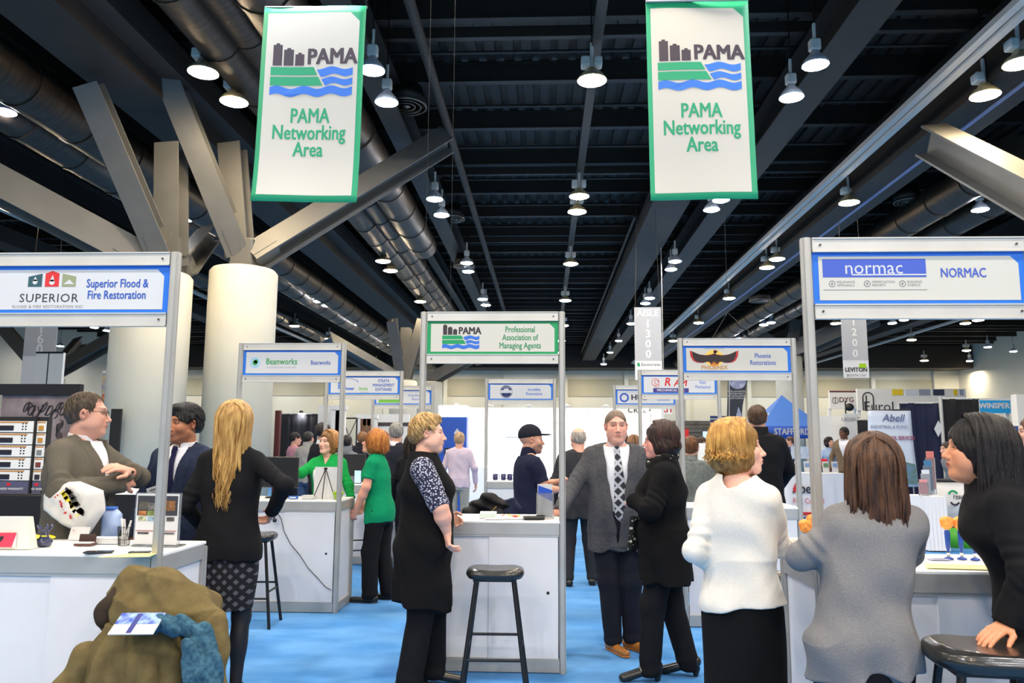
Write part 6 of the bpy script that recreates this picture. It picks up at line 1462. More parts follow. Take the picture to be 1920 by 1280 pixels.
def board(name, cat, u0, u1, v0, v1, Y, m, label, th=.04, rz=0., stand=True):
    x0, x1, z1, z0 = sx_(u0, Y), sx_(u1, Y), sz_(v0, Y), sz_(v1, Y); t = thing(name, label, cat, ((x0 + x1) / 2, Y, 0), rz)
    p = box('panel', (0, 0, (z0 + z1) / 2), (x1 - x0, th, z1 - z0), m, t)
    if stand and z0 > .05:
        for sx in (-1, 1): MB().cyl((sx * (x1 - x0) * .46, .02, 0), (sx * (x1 - x0) * .46, .02, z0 + .02), .018, n=8).build('leg', ALU2, t)
    return t, p, x1 - x0, z0, z1
curtain('pipe_and_drape', 522, 612, 778, 22, drape, 'black curtain wall left of the raglan top')
t = thing('spotlight', 'small bright spotlight over the black curtain on the left', 'spotlight', (sx_(560, 21.9), 21.96, sz_(776, 21.96))); MB().lathe([(0, .07), (.05, .05), (.07, -.02)], n=14).build('housing', BLACK, t); MB().lathe([(.065, -.021), (0, -.03)], n=14).build('lens', lens_c, t)
t, p, W, z0, z1 = board('door_frame_sample', 'door display', 513, 522, 772, 1000, 15.8, mat('dark_red_wood', (96, 40, 36), var=.3, vscale=8, stretch=(4, 4, .4)), 'tall dark red wood post at the edge of the pale column', th=.12)
# door showroom behind the teal t-shirt
def door_display(u0, u1, v0, Y, wood, label, glass=False, frame=None):
    x0, x1, z1 = sx_(u0, Y), sx_(u1, Y), sz_(v0, Y); W = x1 - x0; t = thing('display_door', label, 'door', ((x0 + x1) / 2, Y, 0)); fm = frame or whitew
    for sx in (-1, 1): box('jamb', (sx * W / 2, 0, z1 / 2), (.09, .14, z1), fm, t)
    box('head', (0, 0, z1 + .04), (W + .15, .14, .1), fm, t); lf = MB(); 
    for sx in (-1, 1): lf.box((sx * (W / 2 - .11), 0, z1 / 2), (.13, .05, z1 - .04))
    for z in (.12, z1 * .5, z1 - .09): lf.box((0, 0, z), (W - .2, .05, .16))
    leaf = lf.build('leaf', wood, t)
    for r in range(4 if glass else 1):
        for c in range(3 if glass else 1):
            n = (3, 4) if glass else (1, 1); pw = (W - .34) / n[0]; ph = (z1 * .5 - .25) / n[1]; box('pane', (-(W - .34) / 2 + pw * (c + .5), 0, z1 * .5 + .08 + ph * (r + .5)), (pw - .03, .02, ph - .03), mat('frosted_pane', (214, 206, 180), .3) if glass else wood, leaf)
    box('lower_panel', (0, 0, z1 * .29), (W - .36, .03, z1 * .3), wood, leaf); MB().cyl((W / 2 - .12, -.03, 1.0), (W / 2 - .12, -.09, 1.0), .025, n=10).build('handle', ALU, leaf)
    return t
door_display(624, 642, 770, 17, mat('oak_door', (170, 136, 100), var=.2, vscale=6, stretch=(4, 4, .5)), 'brown sample door in a white frame behind the double posts')
door_display(672, 702, 786, 18, mat('mahogany_door', (140, 96, 66), var=.2, vscale=6, stretch=(4, 4, .5)), 'brown sample door with small panes behind the teal t-shirt', glass=True)
t, p, W, z0, z1 = board('wall_panel_display', 'stand wall', 709, 768, 778, 1010, 18.5, whitew, 'white stand wall with a dark stripe right of the paned sample door', th=.1)
MB().box((0, -.056, sz_(797, 18.5)), (W, .01, .09)).build('dark_stripe', mat('stripe_brown', (70, 60, 66)), p)
t = thing('scissor_frame', 'thin black cross-braced frame beside the sample doors', 'display frame', (sx_(654, 17.4), 17.4, 0)); W = .34; zt = sz_(786, 17.4)
for sx in (-1, 1): MB().cyl((sx * W / 2, 0, 0), (sx * W / 2, 0, zt), .018, n=6).build('upright', BLACK, t)
for (a, b) in ((.6, 1.3), (1.3, zt)): MB().cyl((-W / 2, 0, a), (W / 2, 0, b), .01, n=6).build('brace', BLACK, t); MB().cyl((W / 2, 0, a), (-W / 2, 0, b), .01, n=6).build('brace', BLACK, t)
MB().cyl((-W / 2, 0, zt), (W / 2, 0, zt), .018, n=6).build('crossbar', BLACK, t)
t, p, W, z0, z1 = board('white_pillar_panel', 'stand wall', 597, 622, 762, 1000, 17.6, whitew, 'narrow white stand wall behind the left sign post', th=.3)
t, p, W, z0, z1 = board('stand_wall', 'stand wall', 768, 812, 800, 990, 19.2, mat('stand_grey', (176, 172, 168)), 'grey stand wall with dark header behind the dark-haired woman', th=.2)
MB().box((0, -.11, z1 - .1), (W, .02, .2)).build('header_band', BLACK, p)
# blue kiosk
t = thing('blue_kiosk', 'tall blue kiosk with a glowing white top and two white triangles', 'kiosk', (sx_(852, 17.5), 17.5, 0)); W, H = .62, sz_(763, 17.5); box('body', (0, 0, H / 2 - .1), (W, .5, H - .2), mat('kiosk_blue', (36, 84, 180), .4), t, bev=.03)
top_ = box('light_box', (0, -.01, H - .12), (W + .04, .54, .26), mat('lightbox_white', (240, 242, 250), emit=1.2), t, bev=.02); m = MB(); m.plate([(.02, H - .62), (.18, H - .62), (.10, H - .5)], -.262, -.252); m.plate([(.02, H - .68), (.18, H - .68), (.10, H - .8)], -.262, -.252); m.build('printed_triangle', PANEL, t)
sc2 = box('screen_frame', (.02, -.252, H - 1.25), (.4, .02, .62), BLACK, t); MB().box((.02, -.264, H - 1.25), (.33, .004, .54)).build('lit_display', mat('kiosk_screen', (190, 212, 250), emit=.9), sc2)
# bright white lighting stand
YB = 19.8; x0, x1 = sx_(872, YB), sx_(1218, YB); H = sz_(765, YB)
t = thing('lighting_stand', 'brightly lit white exhibition stand filling the centre background', 'stand', ((x0 + x1) / 2, YB, 0)); W = x1 - x0; n = 6
for k in range(n): box('wall_segment', (-W / 2 + W / n * (k + .5), 0, H / 2), (W / n - .01, .08, H), whitew, t)
for sx in (-1, 1): box('side_wall', (sx * W / 2, -1.0, H / 2), (.06, 2.0, H), whitew, t)
box('light_column', (-W / 2 + .42, -.2, 1.2), (.17, .1, 2.1), mat('grey_translucent', (206, 206, 202), .4), t); box('plinth', (-W / 2 + .4, -.6, .5), (.55, .5, 1.0), whitew, t, bev=.02)
for k, (x, z, w_, h_) in enumerate(((-.9, 1.75, .9, .04), (-.1, 2.15, .42, .1), (2.0, 1.9, .12, .5), (1.5, 1.8, .3, .9))): box('shelf_panel', (x, -.06, z), (w_, .06, h_), mat('panel_ivory', (230, 226, 214)), t)
for k in range(5):
    x = -W / 2 + .7 + k * .95; MB().tube([(x, 0, H), (x, -.5, H + .1), (x, -.75, H + .06)], .012, 6).build('lamp_arm', ALU, t); MB().lathe([(0, .05), (.09, .0), (.1, -.03), (0, -.035)], (x, -.78, H + .02), 14).build('lamp_head', ALU2, t)
    area_lamp((x0 + x1) / 2 + x, YB - .85, H - .05, 26, (1, .96, .9), .2)
lb, lp, W2, a_, b_ = board('fascia_sign', 'sign', 1152, 1221, 763, 776, 18.9, whitew, 'white fascia sign with spaced grey capitals above the lit stand', th=.05, stand=True)
text('CREE÷', .17, INK, (.14, -.03, (a_ + b_) / 2), lp, sp=1.25, bold=.003)
t = thing('exit_sign', 'white EXIT sign with red letters under the ring-logo booth header', 'exit sign', (sx_(1243, 24), 24, sz_(768, 24))); box('housing', (0, 0, 0), (.46, .08, .24), mat('exit_white', (232, 232, 224), emit=.25), t); text('EXIT', .27, mat('exit_red', (214, 40, 36)), (0, -.045, 0), t, bold=.008); MB().cyl((0, 0, .12), (0, 0, 8.6 - sz_(768, 24)), .012, n=6).build('drop_rod', ALU2, t)
# stone wall stand with red panel
t = thing('stone_clad_stand', 'grey stacked-stone stand wall behind the firebird booth posts', 'stand', (sx_(1295, 24), 24, 0)); W = sx_(1352, 24) - sx_(1238, 24); H = sz_(788, 24); stn = mat('stacked_stone', (112, 108, 100), .9, var=.35, vscale=3, bump=.4, bscale=20)
box('backing', (0, .1, H / 2), (W, .1, H), mat('dark_backing', (60, 58, 54)), t); r2 = random.Random(5); proto = None
for r in range(9):
    x = -W / 2
    while x < W / 2 - .05:
        w_ = min(r2.uniform(.3, .6), W / 2 - x); z = H - .06 - r * .12; o = box('stone', (x + w_ / 2, r2.uniform(-.01, .03), z), (w_ - .012, .1, .108), stn, t); x += w_
box('lower_panel', (0, 0, (H - 1.14) / 2), (W, .1, H - 1.14), mat('dark_backing'), t); rp = box('red_panel', (-W * .25, -.09, 1.65), (W * .34, .04, .75), mat('signal_red', (222, 36, 40), .4), t)
tv, p, W, z0, z1 = board('display_screen', 'screen', 1311, 1342, 806, 830, 22, BLACK, 'flat screen showing pale blue, left of the tall black flag', th=.06); MB().box((0, -.035, (z0 + z1) / 2), (W * .92, .01, (z1 - z0) * .88)).build('lit_display', mat('screen_blue', (176, 206, 236), emit=.8), p)
t, p, W, z0, z1 = board('white_counter', 'counter', 1294, 1320, 829, 900, 14, whitew, 'white demonstration counter with blue edge beside the brown coat', th=.3, stand=False)
t.location.z = 0; box('base', (0, 0, z0 / 2), (W, .28, z0), whitew, t); MB().box((W / 2, -.16, (z0 + z1) / 2), (.02, .02, z1 - z0)).build('blue_edge', BLUE, t)
t, p, W, z0, z1 = board('hanging_sign_board', 'sign', 1327, 1358, 779, 790, 23, mat('navy_print'), 'small navy sign with white cross bar above the stone stand', th=.04); MB().box((0, -.025, (z0 + z1) / 2), (W, .01, .03)).build('white_bar', PANEL, p); MB().box((W * .1, -.025, (z0 + z1) / 2), (.03, .01, z1 - z0)).build('white_bar', PANEL, p)
t, p, W, z0, z1 = board('black_square_sign', 'sign', 1343, 1356, 795, 808, 21, BLACK, 'black square sign with a white symbol left of the flag', th=.04); text('E', .22, PANEL, (0, -.025, (z0 + z1) / 2), p, bold=.012)
# feather flag
Yf = 17.0; t = thing('feather_flag', 'tall slanting black flag with pale moon-like print behind the cream sweater woman', 'flag', (sx_(1358, Yf), Yf, 0)); fx = lambda u: sx_(u, Yf) - sx_(1358, Yf)
poly = [(fx(1357), sz_(870, Yf)), (fx(1375), sz_(870, Yf)), (fx(1387), sz_(760, Yf)), (fx(1399), sz_(706, Yf)), (fx(1402), sz_(672, Yf)), (fx(1366), sz_(672, Yf)), (fx(1362), sz_(706, Yf)), (fx(1357), sz_(790, Yf))]
fl_ = MB().plate(poly, -.006, .006).build('flag_cloth', mat('flag_black', (34, 38, 52), .5), t); MB().cyl((fx(1357) - .01, 0, 0), (fx(1366) - .01, 0, sz_(672, Yf)), .014, n=8).build('pole', ALU, t); MB().lathe([(.25, 0), (.25, .03), (.04, .06)], n=16).build('base', BLACK, t)
m = MB(); disc(m, fx(1379), sz_(713, Yf), .19, -.009, 22, 1.0); m.build('printed_moon', mat('moon_grey', (176, 180, 204), rgb2=(120, 124, 150), vscale=9), fl_); m = MB(); m.plate([(fx(1375), sz_(806, Yf)), (fx(1385), sz_(806, Yf)), (fx(1384), sz_(775, Yf)), (fx(1379), sz_(762, Yf)), (fx(1375), sz_(776, Yf))], -.009, -.007); m.build('printed_peak', mat('moon_grey'), fl_)
text('ULTRA LOW PROFILE\nWEATHER PROOF\nFAST INSTALLATION\nQUIET RUNNING', .05, PANEL, (fx(1376), -.01, sz_(740, Yf)), fl_, xs=.8)
# blue tent
Yt = 32.0; t = thing('pop_up_tent', 'blue pop-up tent with white lettering on roof and valance', 'tent', (sx_(1459, Yt), Yt, 0)); hw = 1.28; ze = sz_(798, Yt); za = sz_(740, Yt); zv = sz_(819, Yt)
tb = mat('tent_blue', (76, 128, 216), .7); tb2 = mat('tent_valance_blue', (50, 92, 196), .7); c = [(-hw, -hw), (hw, -hw), (hw, hw), (-hw, hw)]
for i in range(4):
    a, b = c[i], c[(i + 1) % 4]
    def rf(u, v, a=a, b=b): w_ = 1 - v; x = (a[0] * (1 - u) + b[0] * u) * w_; y = (a[1] * (1 - u) + b[1] * u) * w_; return (x, y, ze + (za - ze) * v ** 1.15)
    roof = MB().grid(rf, 8, 8, smooth=False).build('roof_panel', tb, t); vl = MB().grid(lambda u, v: (a[0] * (1 - u) + b[0] * u, a[1] * (1 - u) + b[1] * u, zv + (ze - zv) * v), 6, 2).build('valance', tb2, t, solid=.01); MB().cyl((*a, 0), (*a, ze), .03, n=6).build('pole', ALU, t)
    if i == 0:
        text('STAFFORD', .34, PANEL, (-.05, -hw - .02, (ze + zv) / 2), vl, bold=.008, xs=.85); text('TENT GROUP', .1, PANEL, (1.0, -hw - .02, (ze + zv) / 2), vl, xs=.6)
        ro = text('STAFFORD', .42, PANEL, (0, -hw * .60, ze + (za - ze) * .32), roof, rot=(R(46), 0, 0), bold=.012, xs=.85); text('MAXIMUM', .22, PANEL, (0, -hw * .42, ze + (za - ze) * .53), roof, rot=(R(46), 0, 0), bold=.008)
MB().box((-.2, .2, .5), (1.4, .6, 1.0)).build('counter', whitew, t)
for x in (-.9, -.3, .6): MB().box((x, .9, 1.1), (.5, .05, 1.6)).build('poster', mat('poster_blue', (120, 160, 210), rgb2=(230, 236, 240), vscale=3), t)
# cloth-covered table with brochures
def cloth_table(u0, u1, Y, ztop, label, d=.7, red=False):
    x0, x1 = sx_(u0, Y), sx_(u1, Y); W = x1 - x0; t = thing('draped_table', label, 'table', ((x0 + x1) / 2, Y, 0)); n = 60
    per = [(-W / 2, -d / 2), (W / 2, -d / 2), (W / 2, d / 2), (-W / 2, d / 2)]
    def f(u, v):
        s_ = u * 4; i = int(s_) % 4; q = s_ - int(s_); a, b = per[i], per[(i + 1) % 4]; x, y = a[0] + (b[0] - a[0]) * q, a[1] + (b[1] - a[1]) * q; g = 1 + (1 - v) * (.05 + .035 * math.sin(u * 2 * PI * 22)); return (x * g, y * g, .02 + v * (ztop - .02))
    MB().grid(f, 160, 5).build('skirt', mat('white_table_linen', (232, 230, 232), .8), t); MB().box((0, 0, ztop - .01), (W, d, .025)).build('top', mat('white_table_linen'), t)
    return t, W
t, W = cloth_table(1455, 1555, 17.5, .95, 'white cloth-covered table with red and black print behind the long-haired tunic woman'); text('Abell', .30, INK, (-.28, -.395, .62), t, xs=.8, bold=.006); text('Pest Control', .16, INKR, (-.2, -.40, .36), t, xs=.8)
m = MB(); m.plate([(-.52, .62), (-.47, .72), (-.42, .64), (-.42, .56), (-.5, .54)], -.40, -.39); m.build('printed_leaf', INKR, t); MB().box((.1, -.42, .1), (W, .01, .06)).build('red_stripe', INKR, t)
for k in range(6):
    q = thing('leaflet_stand', '%s upright leaflet stand from the left on the table with red print' % ORD[k].replace('nearest', 'first'), 'leaflet stand', (t.location.x - .5 + k * .2, 17.4, .96), group='leaflet stands on the cloth-covered table'); box('leaflet', (0, 0, .12), (.13, .02, .24), PANEL, q, rot=(R(-10), 0, 0)); box('picture', (0, -.016, .16), (.1, .004, .09), mat('leaf_pic_%d' % (k % 3), ((200, 60, 60), (90, 130, 90), (120, 150, 190))[k % 3]), q, rot=(R(-10), 0, 0))
q = thing('red_box', 'bright red box standing among the leaflets on the cloth-covered table', 'box', (t.location.x + .3, 17.6, .96)); box('box_body', (0, 0, .22), (.2, .1, .16), mat('signal_red'), q, rot=(0, .1, 0), bev=.01); box('box_stand', (0, 0, .07), (.06, .06, .14), BLACK, q)
t2, p, W, z0, z1 = board('grid_panel', 'display panel', 1472, 1510, 834, 856, 18.4, mat('pale_blue_grid', (176, 196, 220), rgb2=(200, 214, 232), vscale=12), 'pale blue gridded display panel behind the cloth-covered table')
t, p, W, z0, z1 = board('white_stand_wall', 'stand wall', 1522, 1570, 779, 960, 22.5, whitew, 'white stand wall behind the woman in light blue shirt', th=.1)
t, p, W, z0, z1 = board('roll_up_banner', 'banner', 1570, 1596, 774, 940, 22.2, PANEL, 'white roll-up banner with thin grey capitals', th=.04); text('RADIANT', .17, INKGR, (-.03, -.03, sz_(785, 22.2)), p, xs=.72); MB().lathe([(.12, 0), (.12, .03)], n=12).build('foot', ALU, t)
curtain('pipe_and_drape', 1594, 1622, 785, 21, drape, 'narrow black drape between the white roll-up and the pest control banner')
# Abell banner
Ya = 15.2; t = thing('roll_up_banner', 'large white pest control banner before the navy drape', 'banner', (sx_(1652, Ya), Ya, 0)); bw, z1, z0 = .82, sz_(768, Ya), sz_(905, Ya)
bn = MB().grid(lambda u, v: ((u - .5) * bw * (1 + .12 * (1 - v)), .02 * math.sin(u * 5 + v * 4), z0 + (z1 - z0) * v), 10, 12).build('printed_sheet', mat('banner_pale', (224, 230, 240), .4, rgb2=(206, 218, 236), vscale=1.2), t, solid=.006)
text('Abell', .2, mat('slate_print', (96, 104, 140)), (.05, -.035, sz_(782, Ya)), bn, shear=.25, bold=.002); text('INDUSTRIAL & MUNIC.', .09, mat('slate_print'), (-.02, -.04, sz_(798, Ya)), bn, xs=.8); text('PEST CONTROL SERVICES', .105, mat('plum_print', (150, 50, 90)), (0, -.04, sz_(818, Ya)), bn, xs=.72, bold=.002)
m = MB(); m.plate([(-.35, z0 + .05), (.45, z0 + .05), (.42, z0 + .42), (.1, z0 + .5), (-.2, z0 + .3)], -.04, -.03); m.build('printed_city', mat('city_print', (110, 140, 170), rgb2=(90, 120, 90), vscale=9), bn)
for sx in (-1, 1): MB().cyl((sx * .4, .03, 0), (sx * .36, .03, z1), .012, n=6).build('pole', ALU, t)
MB().cyl((-.4, .03, z1), (.4, .03, z1 + .02), .015, n=6).build('top_bar', BLACK, t)
curtain('pipe_and_drape', 1672, 1742, 754, 15.8, navyd, 'dark navy drape right of the pest control banner'); curtain('pipe_and_drape', 1748, 1812, 746, 16.4, drape, 'black drape behind the man with the lanyard')
MB().cyl((sx_(1745, 15.7), 15.7, 0), (sx_(1745, 15.7), 15.7, sz_(742, 15.7)), .035, n=10).build('upright_pole', ALU2, label='pale upright pole between the navy and black drapes', cat='pole')
q = thing('paper_sign', 'small white diamond-shaped paper pinned to the navy drape', 'paper', (sx_(1736, 15.7), 15.68, sz_(801, 15.7))); MB().plate([(-.07, 0), (0, -.16), (.1, .02), (.02, .17)], -.004, .0).build('sheet', PANEL, q); MB().lathe([(.01, 0), (0, .008)], (.01, -.006, .14), 8).build('pin', SCREW, q)
# fascia signs
def fascia(u0, u1, v0, v1, Y, label, h2=0):
    x0, x1, z1, z0 = sx_(u0, Y), sx_(u1, Y), sz_(v0, Y), sz_(v1, Y); t = thing('fascia_sign', label, 'sign', ((x0 + x1) / 2, Y, 0)); W = x1 - x0; p = box('sign_board', (0, 0, (z0 + z1) / 2), (W, .12, z1 - z0), whitew, t)
    for sx in (-1, 1): box('support_post', (sx * W * .48, .1, z0 / 2), (.1, .1, z0), whitew, t)
    return t, p, W, z0, z1
t, p, W, z0, z1 = fascia(1595, 1790, 728, 768, 26, 'long white fascia with arch emblem and serif lettering')
text('EuroLine', .46, INK, (-.75, -.07, z0 + .12), p, xs=1.0)
for k, (x, c) in enumerate(((-.35, (236, 206, 50)), (.08, (214, 216, 224)), (.52, (150, 156, 172)), (.98, (60, 60, 84)))): MB().box((x - .1, -.065, z1 - .12), (.36, .01, .2)).build('colour_square', mat('square_%d' % k, c), p)
for k, (x, c) in enumerate(((1.42, (236, 206, 50)), (1.62, (150, 156, 172)))): MB().box((x, -.065, z1 - .12), (.13, .01, .2)).build('colour_square', mat('square_%d' % (0 if k == 0 else 2), c), p)
m = MB(); ring(m, -1.42, z0 + .42, .15, .19, -.07, 0, 180, 14); m.plate([(-1.61, z0 + .0), (-1.57, z0 + .0), (-1.57, z0 + .42), (-1.61, z0 + .42)], -.07, -.06); m.plate([(-1.27, z0), (-1.23, z0), (-1.23, z0 + .42), (-1.27, z0 + .42)], -.07, -.06); m.plate([(-1.5, z0), (-1.46, z0), (-1.46, z0 + .5), (-1.5, z0 + .5)], -.07, -.06); m.build('arch_emblem', INK, p)
t, p, W, z0, z1 = fascia(1545, 1594, 732, 765, 27, 'white fascia with a dark red top edge and three capitals'); text('DYG', .24, mat('plum_dark', (100, 30, 50)), (.1, -.07, z0 + .3), p, bold=.004); MB().box((0, -.062, z1 - .03), (W, .01, .05)).build('red_edge', mat('plum_dark'), p)
m = MB(); ring(m, -.28, z0 + .28, .1, .12, -.07, 0, 360, 8); m.plate([(-.29, z0 + .2), (-.27, z0 + .2), (-.27, z0 + .38), (-.29, z0 + .38)], -.07, -.06); m.build('window_emblem', INK, p)
t = thing('stage_lamp', 'round black stage lamp on a thin pole below the fascia with the dark red edge', 'lamp', (sx_(1581, 24), 24, 0)); MB().cyl((-.12, 0, 0), (-.12, 0, sz_(750, 24)), .02, n=8).build('pole', BLACK, t); V = Vol((-.2, -.2, -.2), (.2, .2, .2), .014); V.ell((0, 0, 0), (.13, .13, .12)); V.cap((-.12, 0, .0), (0, 0, 0), .02); P, Q = V.mesh(); link_mesh('lamp_body', [(P + [0, 0, sz_(762, 24)], Q)], BLACK, t)
t, p, W, z0, z1 = fascia(1812, 1866, 749, 772, 21, 'turquoise sign with bold white capitals at the far right'); bb = MB().box((0, -.07, (z0 + z1) / 2), (W, .03, z1 - z0)).build('blue_face', mat('turquoise_sign', (40, 160, 220), .4), p); text('WINSPER', .2, PANEL, (-.03, -.095, (z0 + z1) / 2 + .02), bb, bold=.008, xs=.95)
t, p, W, z0, z1 = fascia(1810, 1880, 745, 752, 22, 'long low white header above the turquoise sign')
t, p, W, z0, z1 = board('red_white_panel', 'display panel', 1823, 1834, 785, 830, 17.5, mat('signal_red'), 'narrow red panel with a white emblem near the right edge', stand=True); m = MB(); ring(m, 0, sz_(800, 17.5), .02, .04, -.03, n=12); m.build('white_emblem', PANEL, p)
t, p, W, z0, z1 = board('white_display', 'display panel', 1834, 1876, 786, 860, 18.2, whitew, 'white display wall behind the bald man at the right')
t, p, W, z0, z1 = board('blue_vertical_banner', 'banner', 1868, 1879, 795, 845, 16.2, mat('banner_deep_blue', (52, 84, 150)), 'narrow vertical blue banner near the right edge'); text('GIO', .12, mat('pale_blue_print'), (0, -.025, (z0 + z1) / 2 + .1), p, rot=(PI / 2, R(90), 0))
t, p, W, z0, z1 = board('white_stand_wall', 'stand wall', 1876, 1960, 738, 1000, 17, whitew, 'tall white lit stand wall at the right edge', th=.2); m = MB()
for k in range(6): disc(m, -W / 2 + .25 + (k % 2) * .12, sz_(790 + (k // 2) * 18, 17), .025, -.105, 10)
m.build('small_hook', mat('cap_yellow'), p)
# green-white kiosk
t = thing('promo_counter', 'green and white curved promotion counter with a green and grey ring logo', 'counter', (sx_(1766, 12.6), 12.6, 0)); n = 24; a_ = .40; b_ = .26
def arc(z0, z1, r, nm, m_): return MB().lathe([(a_ * r, z0), (a_ * r, z1)], n=36, sy=b_ / a_).build(nm, m_, t)
arc(.30, 1.0, 1, 'white_wrap', PANEL); arc(.0, .305, 1.001, 'green_wrap', mat('fresh_green', (84, 180, 50), .5)); arc(.305, .33, 1.004, 'dark_line', INK); arc(.33, .40, 1.002, 'pale_green_band', mat('pale_green_print', (176, 214, 160), .5)); arc(1.0, 1.03, 1.04, 'counter_top', BLACK)
wt = text('resurfacing', .11, INK, (-.03, -b_ - .01, .78), t, xs=.8, bold=.002); m = MB(); ring(m, -.22, .80, .05, .08, -b_ - .006, 20, 170, 12); m.build('logo_arc', GREEN, t); m = MB(); ring(m, -.2, .72, .05, .08, -b_ - .006, 200, 340, 12); m.build('logo_arc', INK, t)
t, W = cloth_table(1690, 1726, 12.2, .80, 'white pleated table end beside the green and white counter', d=.6)
for k in range(4):
    q = thing('brochure_holder', 'brochure holder on the pleated table, %s step from the front' % ORD[k].replace('nearest', 'lowest'), 'brochure holder', (t.location.x - .1 + .09 * k, 12.05 + .1 * k, .81), group='brochure holders beside the green and white counter'); box('pocket', (0, 0, .1 + .06 * k), (.13, .04, .2 + .12 * k), acr, q); box('brochure', (0, -.005, .13 + .08 * k), (.11, .02, .22 + .12 * k), mat('broch_%d' % k, ((226, 150, 150), (220, 224, 230), (60, 120, 160), (210, 120, 110))[k]), q)
# ------------------------------------------------------------------ left: sample boards, graffiti backdrop, laptop table, posters
t = thing('backdrop_frame', 'black-topped backdrop with grey street-art print behind the left man', 'backdrop', (sx_(55, 6.9), 6.9, 0)); W = .74; z1 = sz_(738, 6.9); z0 = sz_(935, 6.9)
gf = MB().box((0, 0, (z0 + z1) / 2), (W, .03, z1 - z0)).build('printed_sheet', mat('street_art_print', (150, 136, 136), .6, rgb2=(108, 92, 94), vscale=5, detail=2), t); box('top_valance', (0, -.02, z1 + .02), (W + .02, .06, .1), drape, t)
m = MB(); r3 = random.Random(2)
for k in range(9):
    cx, cz = -.02 + .05 * k - .1, z1 - .14 - .03 * (k % 3); pts = [(cx + .05 * math.cos(a * 2.2 + k) * (1 - a / 5), -.02, cz + .045 * math.sin(a * 2.9 + k)) for a in np.linspace(0, 3.5, 14)]; m.tube(pts, .005, 4)
for k in range(5): m.tube([(.2 + .03 * math.sin(a * 3 + k), -.02, 1.75 - a * .09 - .01 * k) for a in np.linspace(0, 3, 12)], .004, 4)
m.build('graffiti_stroke', INK, gf, kind='stuff')
def sampleboard(u0, u1, v0, v1, Y, label, wide, cols):
    t, p, W, z0, z1 = board('sample_board', 'display board', u0, u1, v0, v1, Y, BLACK, label, th=.05, stand=False); n = len(cols); hh = (z1 - z0 - .12) / n
    for k, c in enumerate(cols):
        z = z1 - .03 - hh * (k + .5); q = box('card', (0, -.03, z), (W - .02, .01, hh - .008), whitew, p); MB().box((-W * .2 if wide else -.0, -.037, z - .01), (W * (.4 if wide else .42), .008, hh * .4)).build('sample', mat('smp_%d_%d' % (c[0], c[1]), c), p)
        MB().box((0, -.0362, z + hh * .36), (W * .7, .001, .012)).build('print_line', mat('rust_print'), p)
        if wide:
            mm = MB()
            for i in range(2):
                for j in range(3): disc(mm, W * .22 + i * .025, z - .02 + j * .022, .007, -.0362, 8)
            mm.build('printed_dots', INK, p)
    f = box('footer', (0, -.03, z0 + .05), (W - .02, .01, .1), mat('slate_blue', (84, 84, 112)), p); text('EXTENDED WARRANTY', .022, PANEL, (0, -.037, z0 + .035), f, bold=.001); MB().box((0, -.037, z0 + .07), (.03, .001, .02)).build('print_mark', mat('signal_red'), f)
    return t
sampleboard(-30, 50, 786, 930, 5.9, 'left sample board with five black tiles on white cards', True, [(26, 24, 40)] * 5)
sampleboard(53, 75, 786, 930, 5.93, 'narrow sample board with amber, grey and brown chips', False, [(196, 140, 50), (196, 140, 50), (128, 128, 126), (120, 56, 46), (40, 34, 40)])
t, W = cloth_table(-60, 95, 5.95, 1.135, 'black-skirted table under the sample boards', d=.34)
for ch in t.children: ch.data.materials[0] = drape
t, p, W, z0, z1 = board('easel_poster', 'poster', 70, 98, 880, 1000, 6.4, mat('dark_green_print', (30, 50, 46), rgb2=(20, 24, 30), vscale=8), 'dark green poster below the graffiti print')
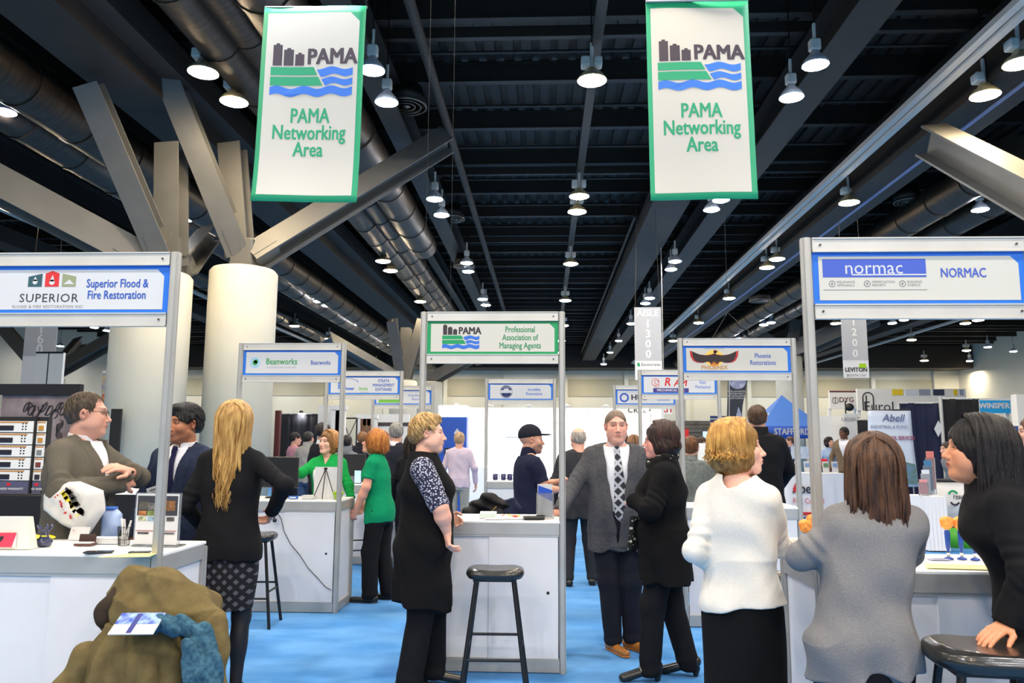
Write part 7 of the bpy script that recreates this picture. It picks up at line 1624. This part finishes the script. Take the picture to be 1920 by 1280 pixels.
t, p, W, z0, z1 = board('tall_white_panel', 'display panel', 38, 92, 662, 900, 17, whitew, 'tall white double panel under the 160 banner', th=.08); MB().box((-.02, -.045, (z0 + z1) / 2), (.02, .01, z1 - z0)).build('dark_seam', BLACK, p); MB().box((0, -.045, z1), (W, .02, .04)).build('top_edge', BLACK, p)
t, p, W, z0, z1 = board('poster_panel', 'poster', 172, 214, 697, 980, 14, PANEL, 'tall white panel with a picture of colourful buildings behind the left man\'s head', th=.06)
pic = MB().plate([(-.2, sz_(740, 14)), (.12, sz_(742, 14)), (.12, sz_(700, 14)), (-.2, sz_(702, 14))], -.036, -.03).build('printed_picture', mat('street_picture', (130, 140, 180), rgb2=(210, 180, 110), vscale=12), p); MB().box((0, -.034, sz_(752, 14)), (W * .9, .004, .2)).build('printed_picture', mat('red_picture', (170, 70, 50), rgb2=(220, 160, 110), vscale=14), p)
t = thing('good_sign', 'white strip with bold letters Goo beside the left man\'s cheek', 'sign', (sx_(121, 6.8), 6.8, 0)); z = sz_(793, 6.8); box('strip', (0, 0, z), (.10, .01, .05), PANEL, t); text('Good', .045, INK, (0, -.007, z), t, bold=.002); MB().cyl((0, .01, 0), (0, .01, z), .006, n=6).build('stem', BLACK, t)
t, W = cloth_table(228, 300, 8.6, .98, 'white table edge with black skirt behind the left post', d=.6)
t.children[0].data.materials[0] = drape
q = thing('laptop', 'open white laptop on the table behind the left post', 'laptop', (sx_(252, 8.5), 8.5, .98), R(20)); box('keyboard_deck', (0, 0, .008), (.3, .2, .015), whitew, q); box('screen_lid', (.02, .12, .1), (.3, .01, .2), whitew, q, rot=(R(-15), 0, 0))
t, p, W, z0, z1 = board('dark_screen_panel', 'display panel', 194, 214, 770, 860, 11.8, BLACK, 'black screen edge behind the left man\'s glasses')
# speckle marks on the far wall: loudspeakers under the soffit
for k, (u, v) in enumerate(((1885, 713), (1905, 735), (1830, 745))):
    q = thing('wall_speaker', 'small dark loudspeaker high on the far right wall, %s of three' % ('left', 'right', 'lowest')[k], 'speaker', (sx_(u, 58), 59.4, sz_(v, 58)), R(10)); box('housing', (0, 0, 0), (1.1, .4, .45), BLACK, q, rot=(0, .4, 0), bev=.05); MB().cyl((.3, 0, .1), (.3, .5, .4), .05, n=6).build('bracket', ALU2, q)
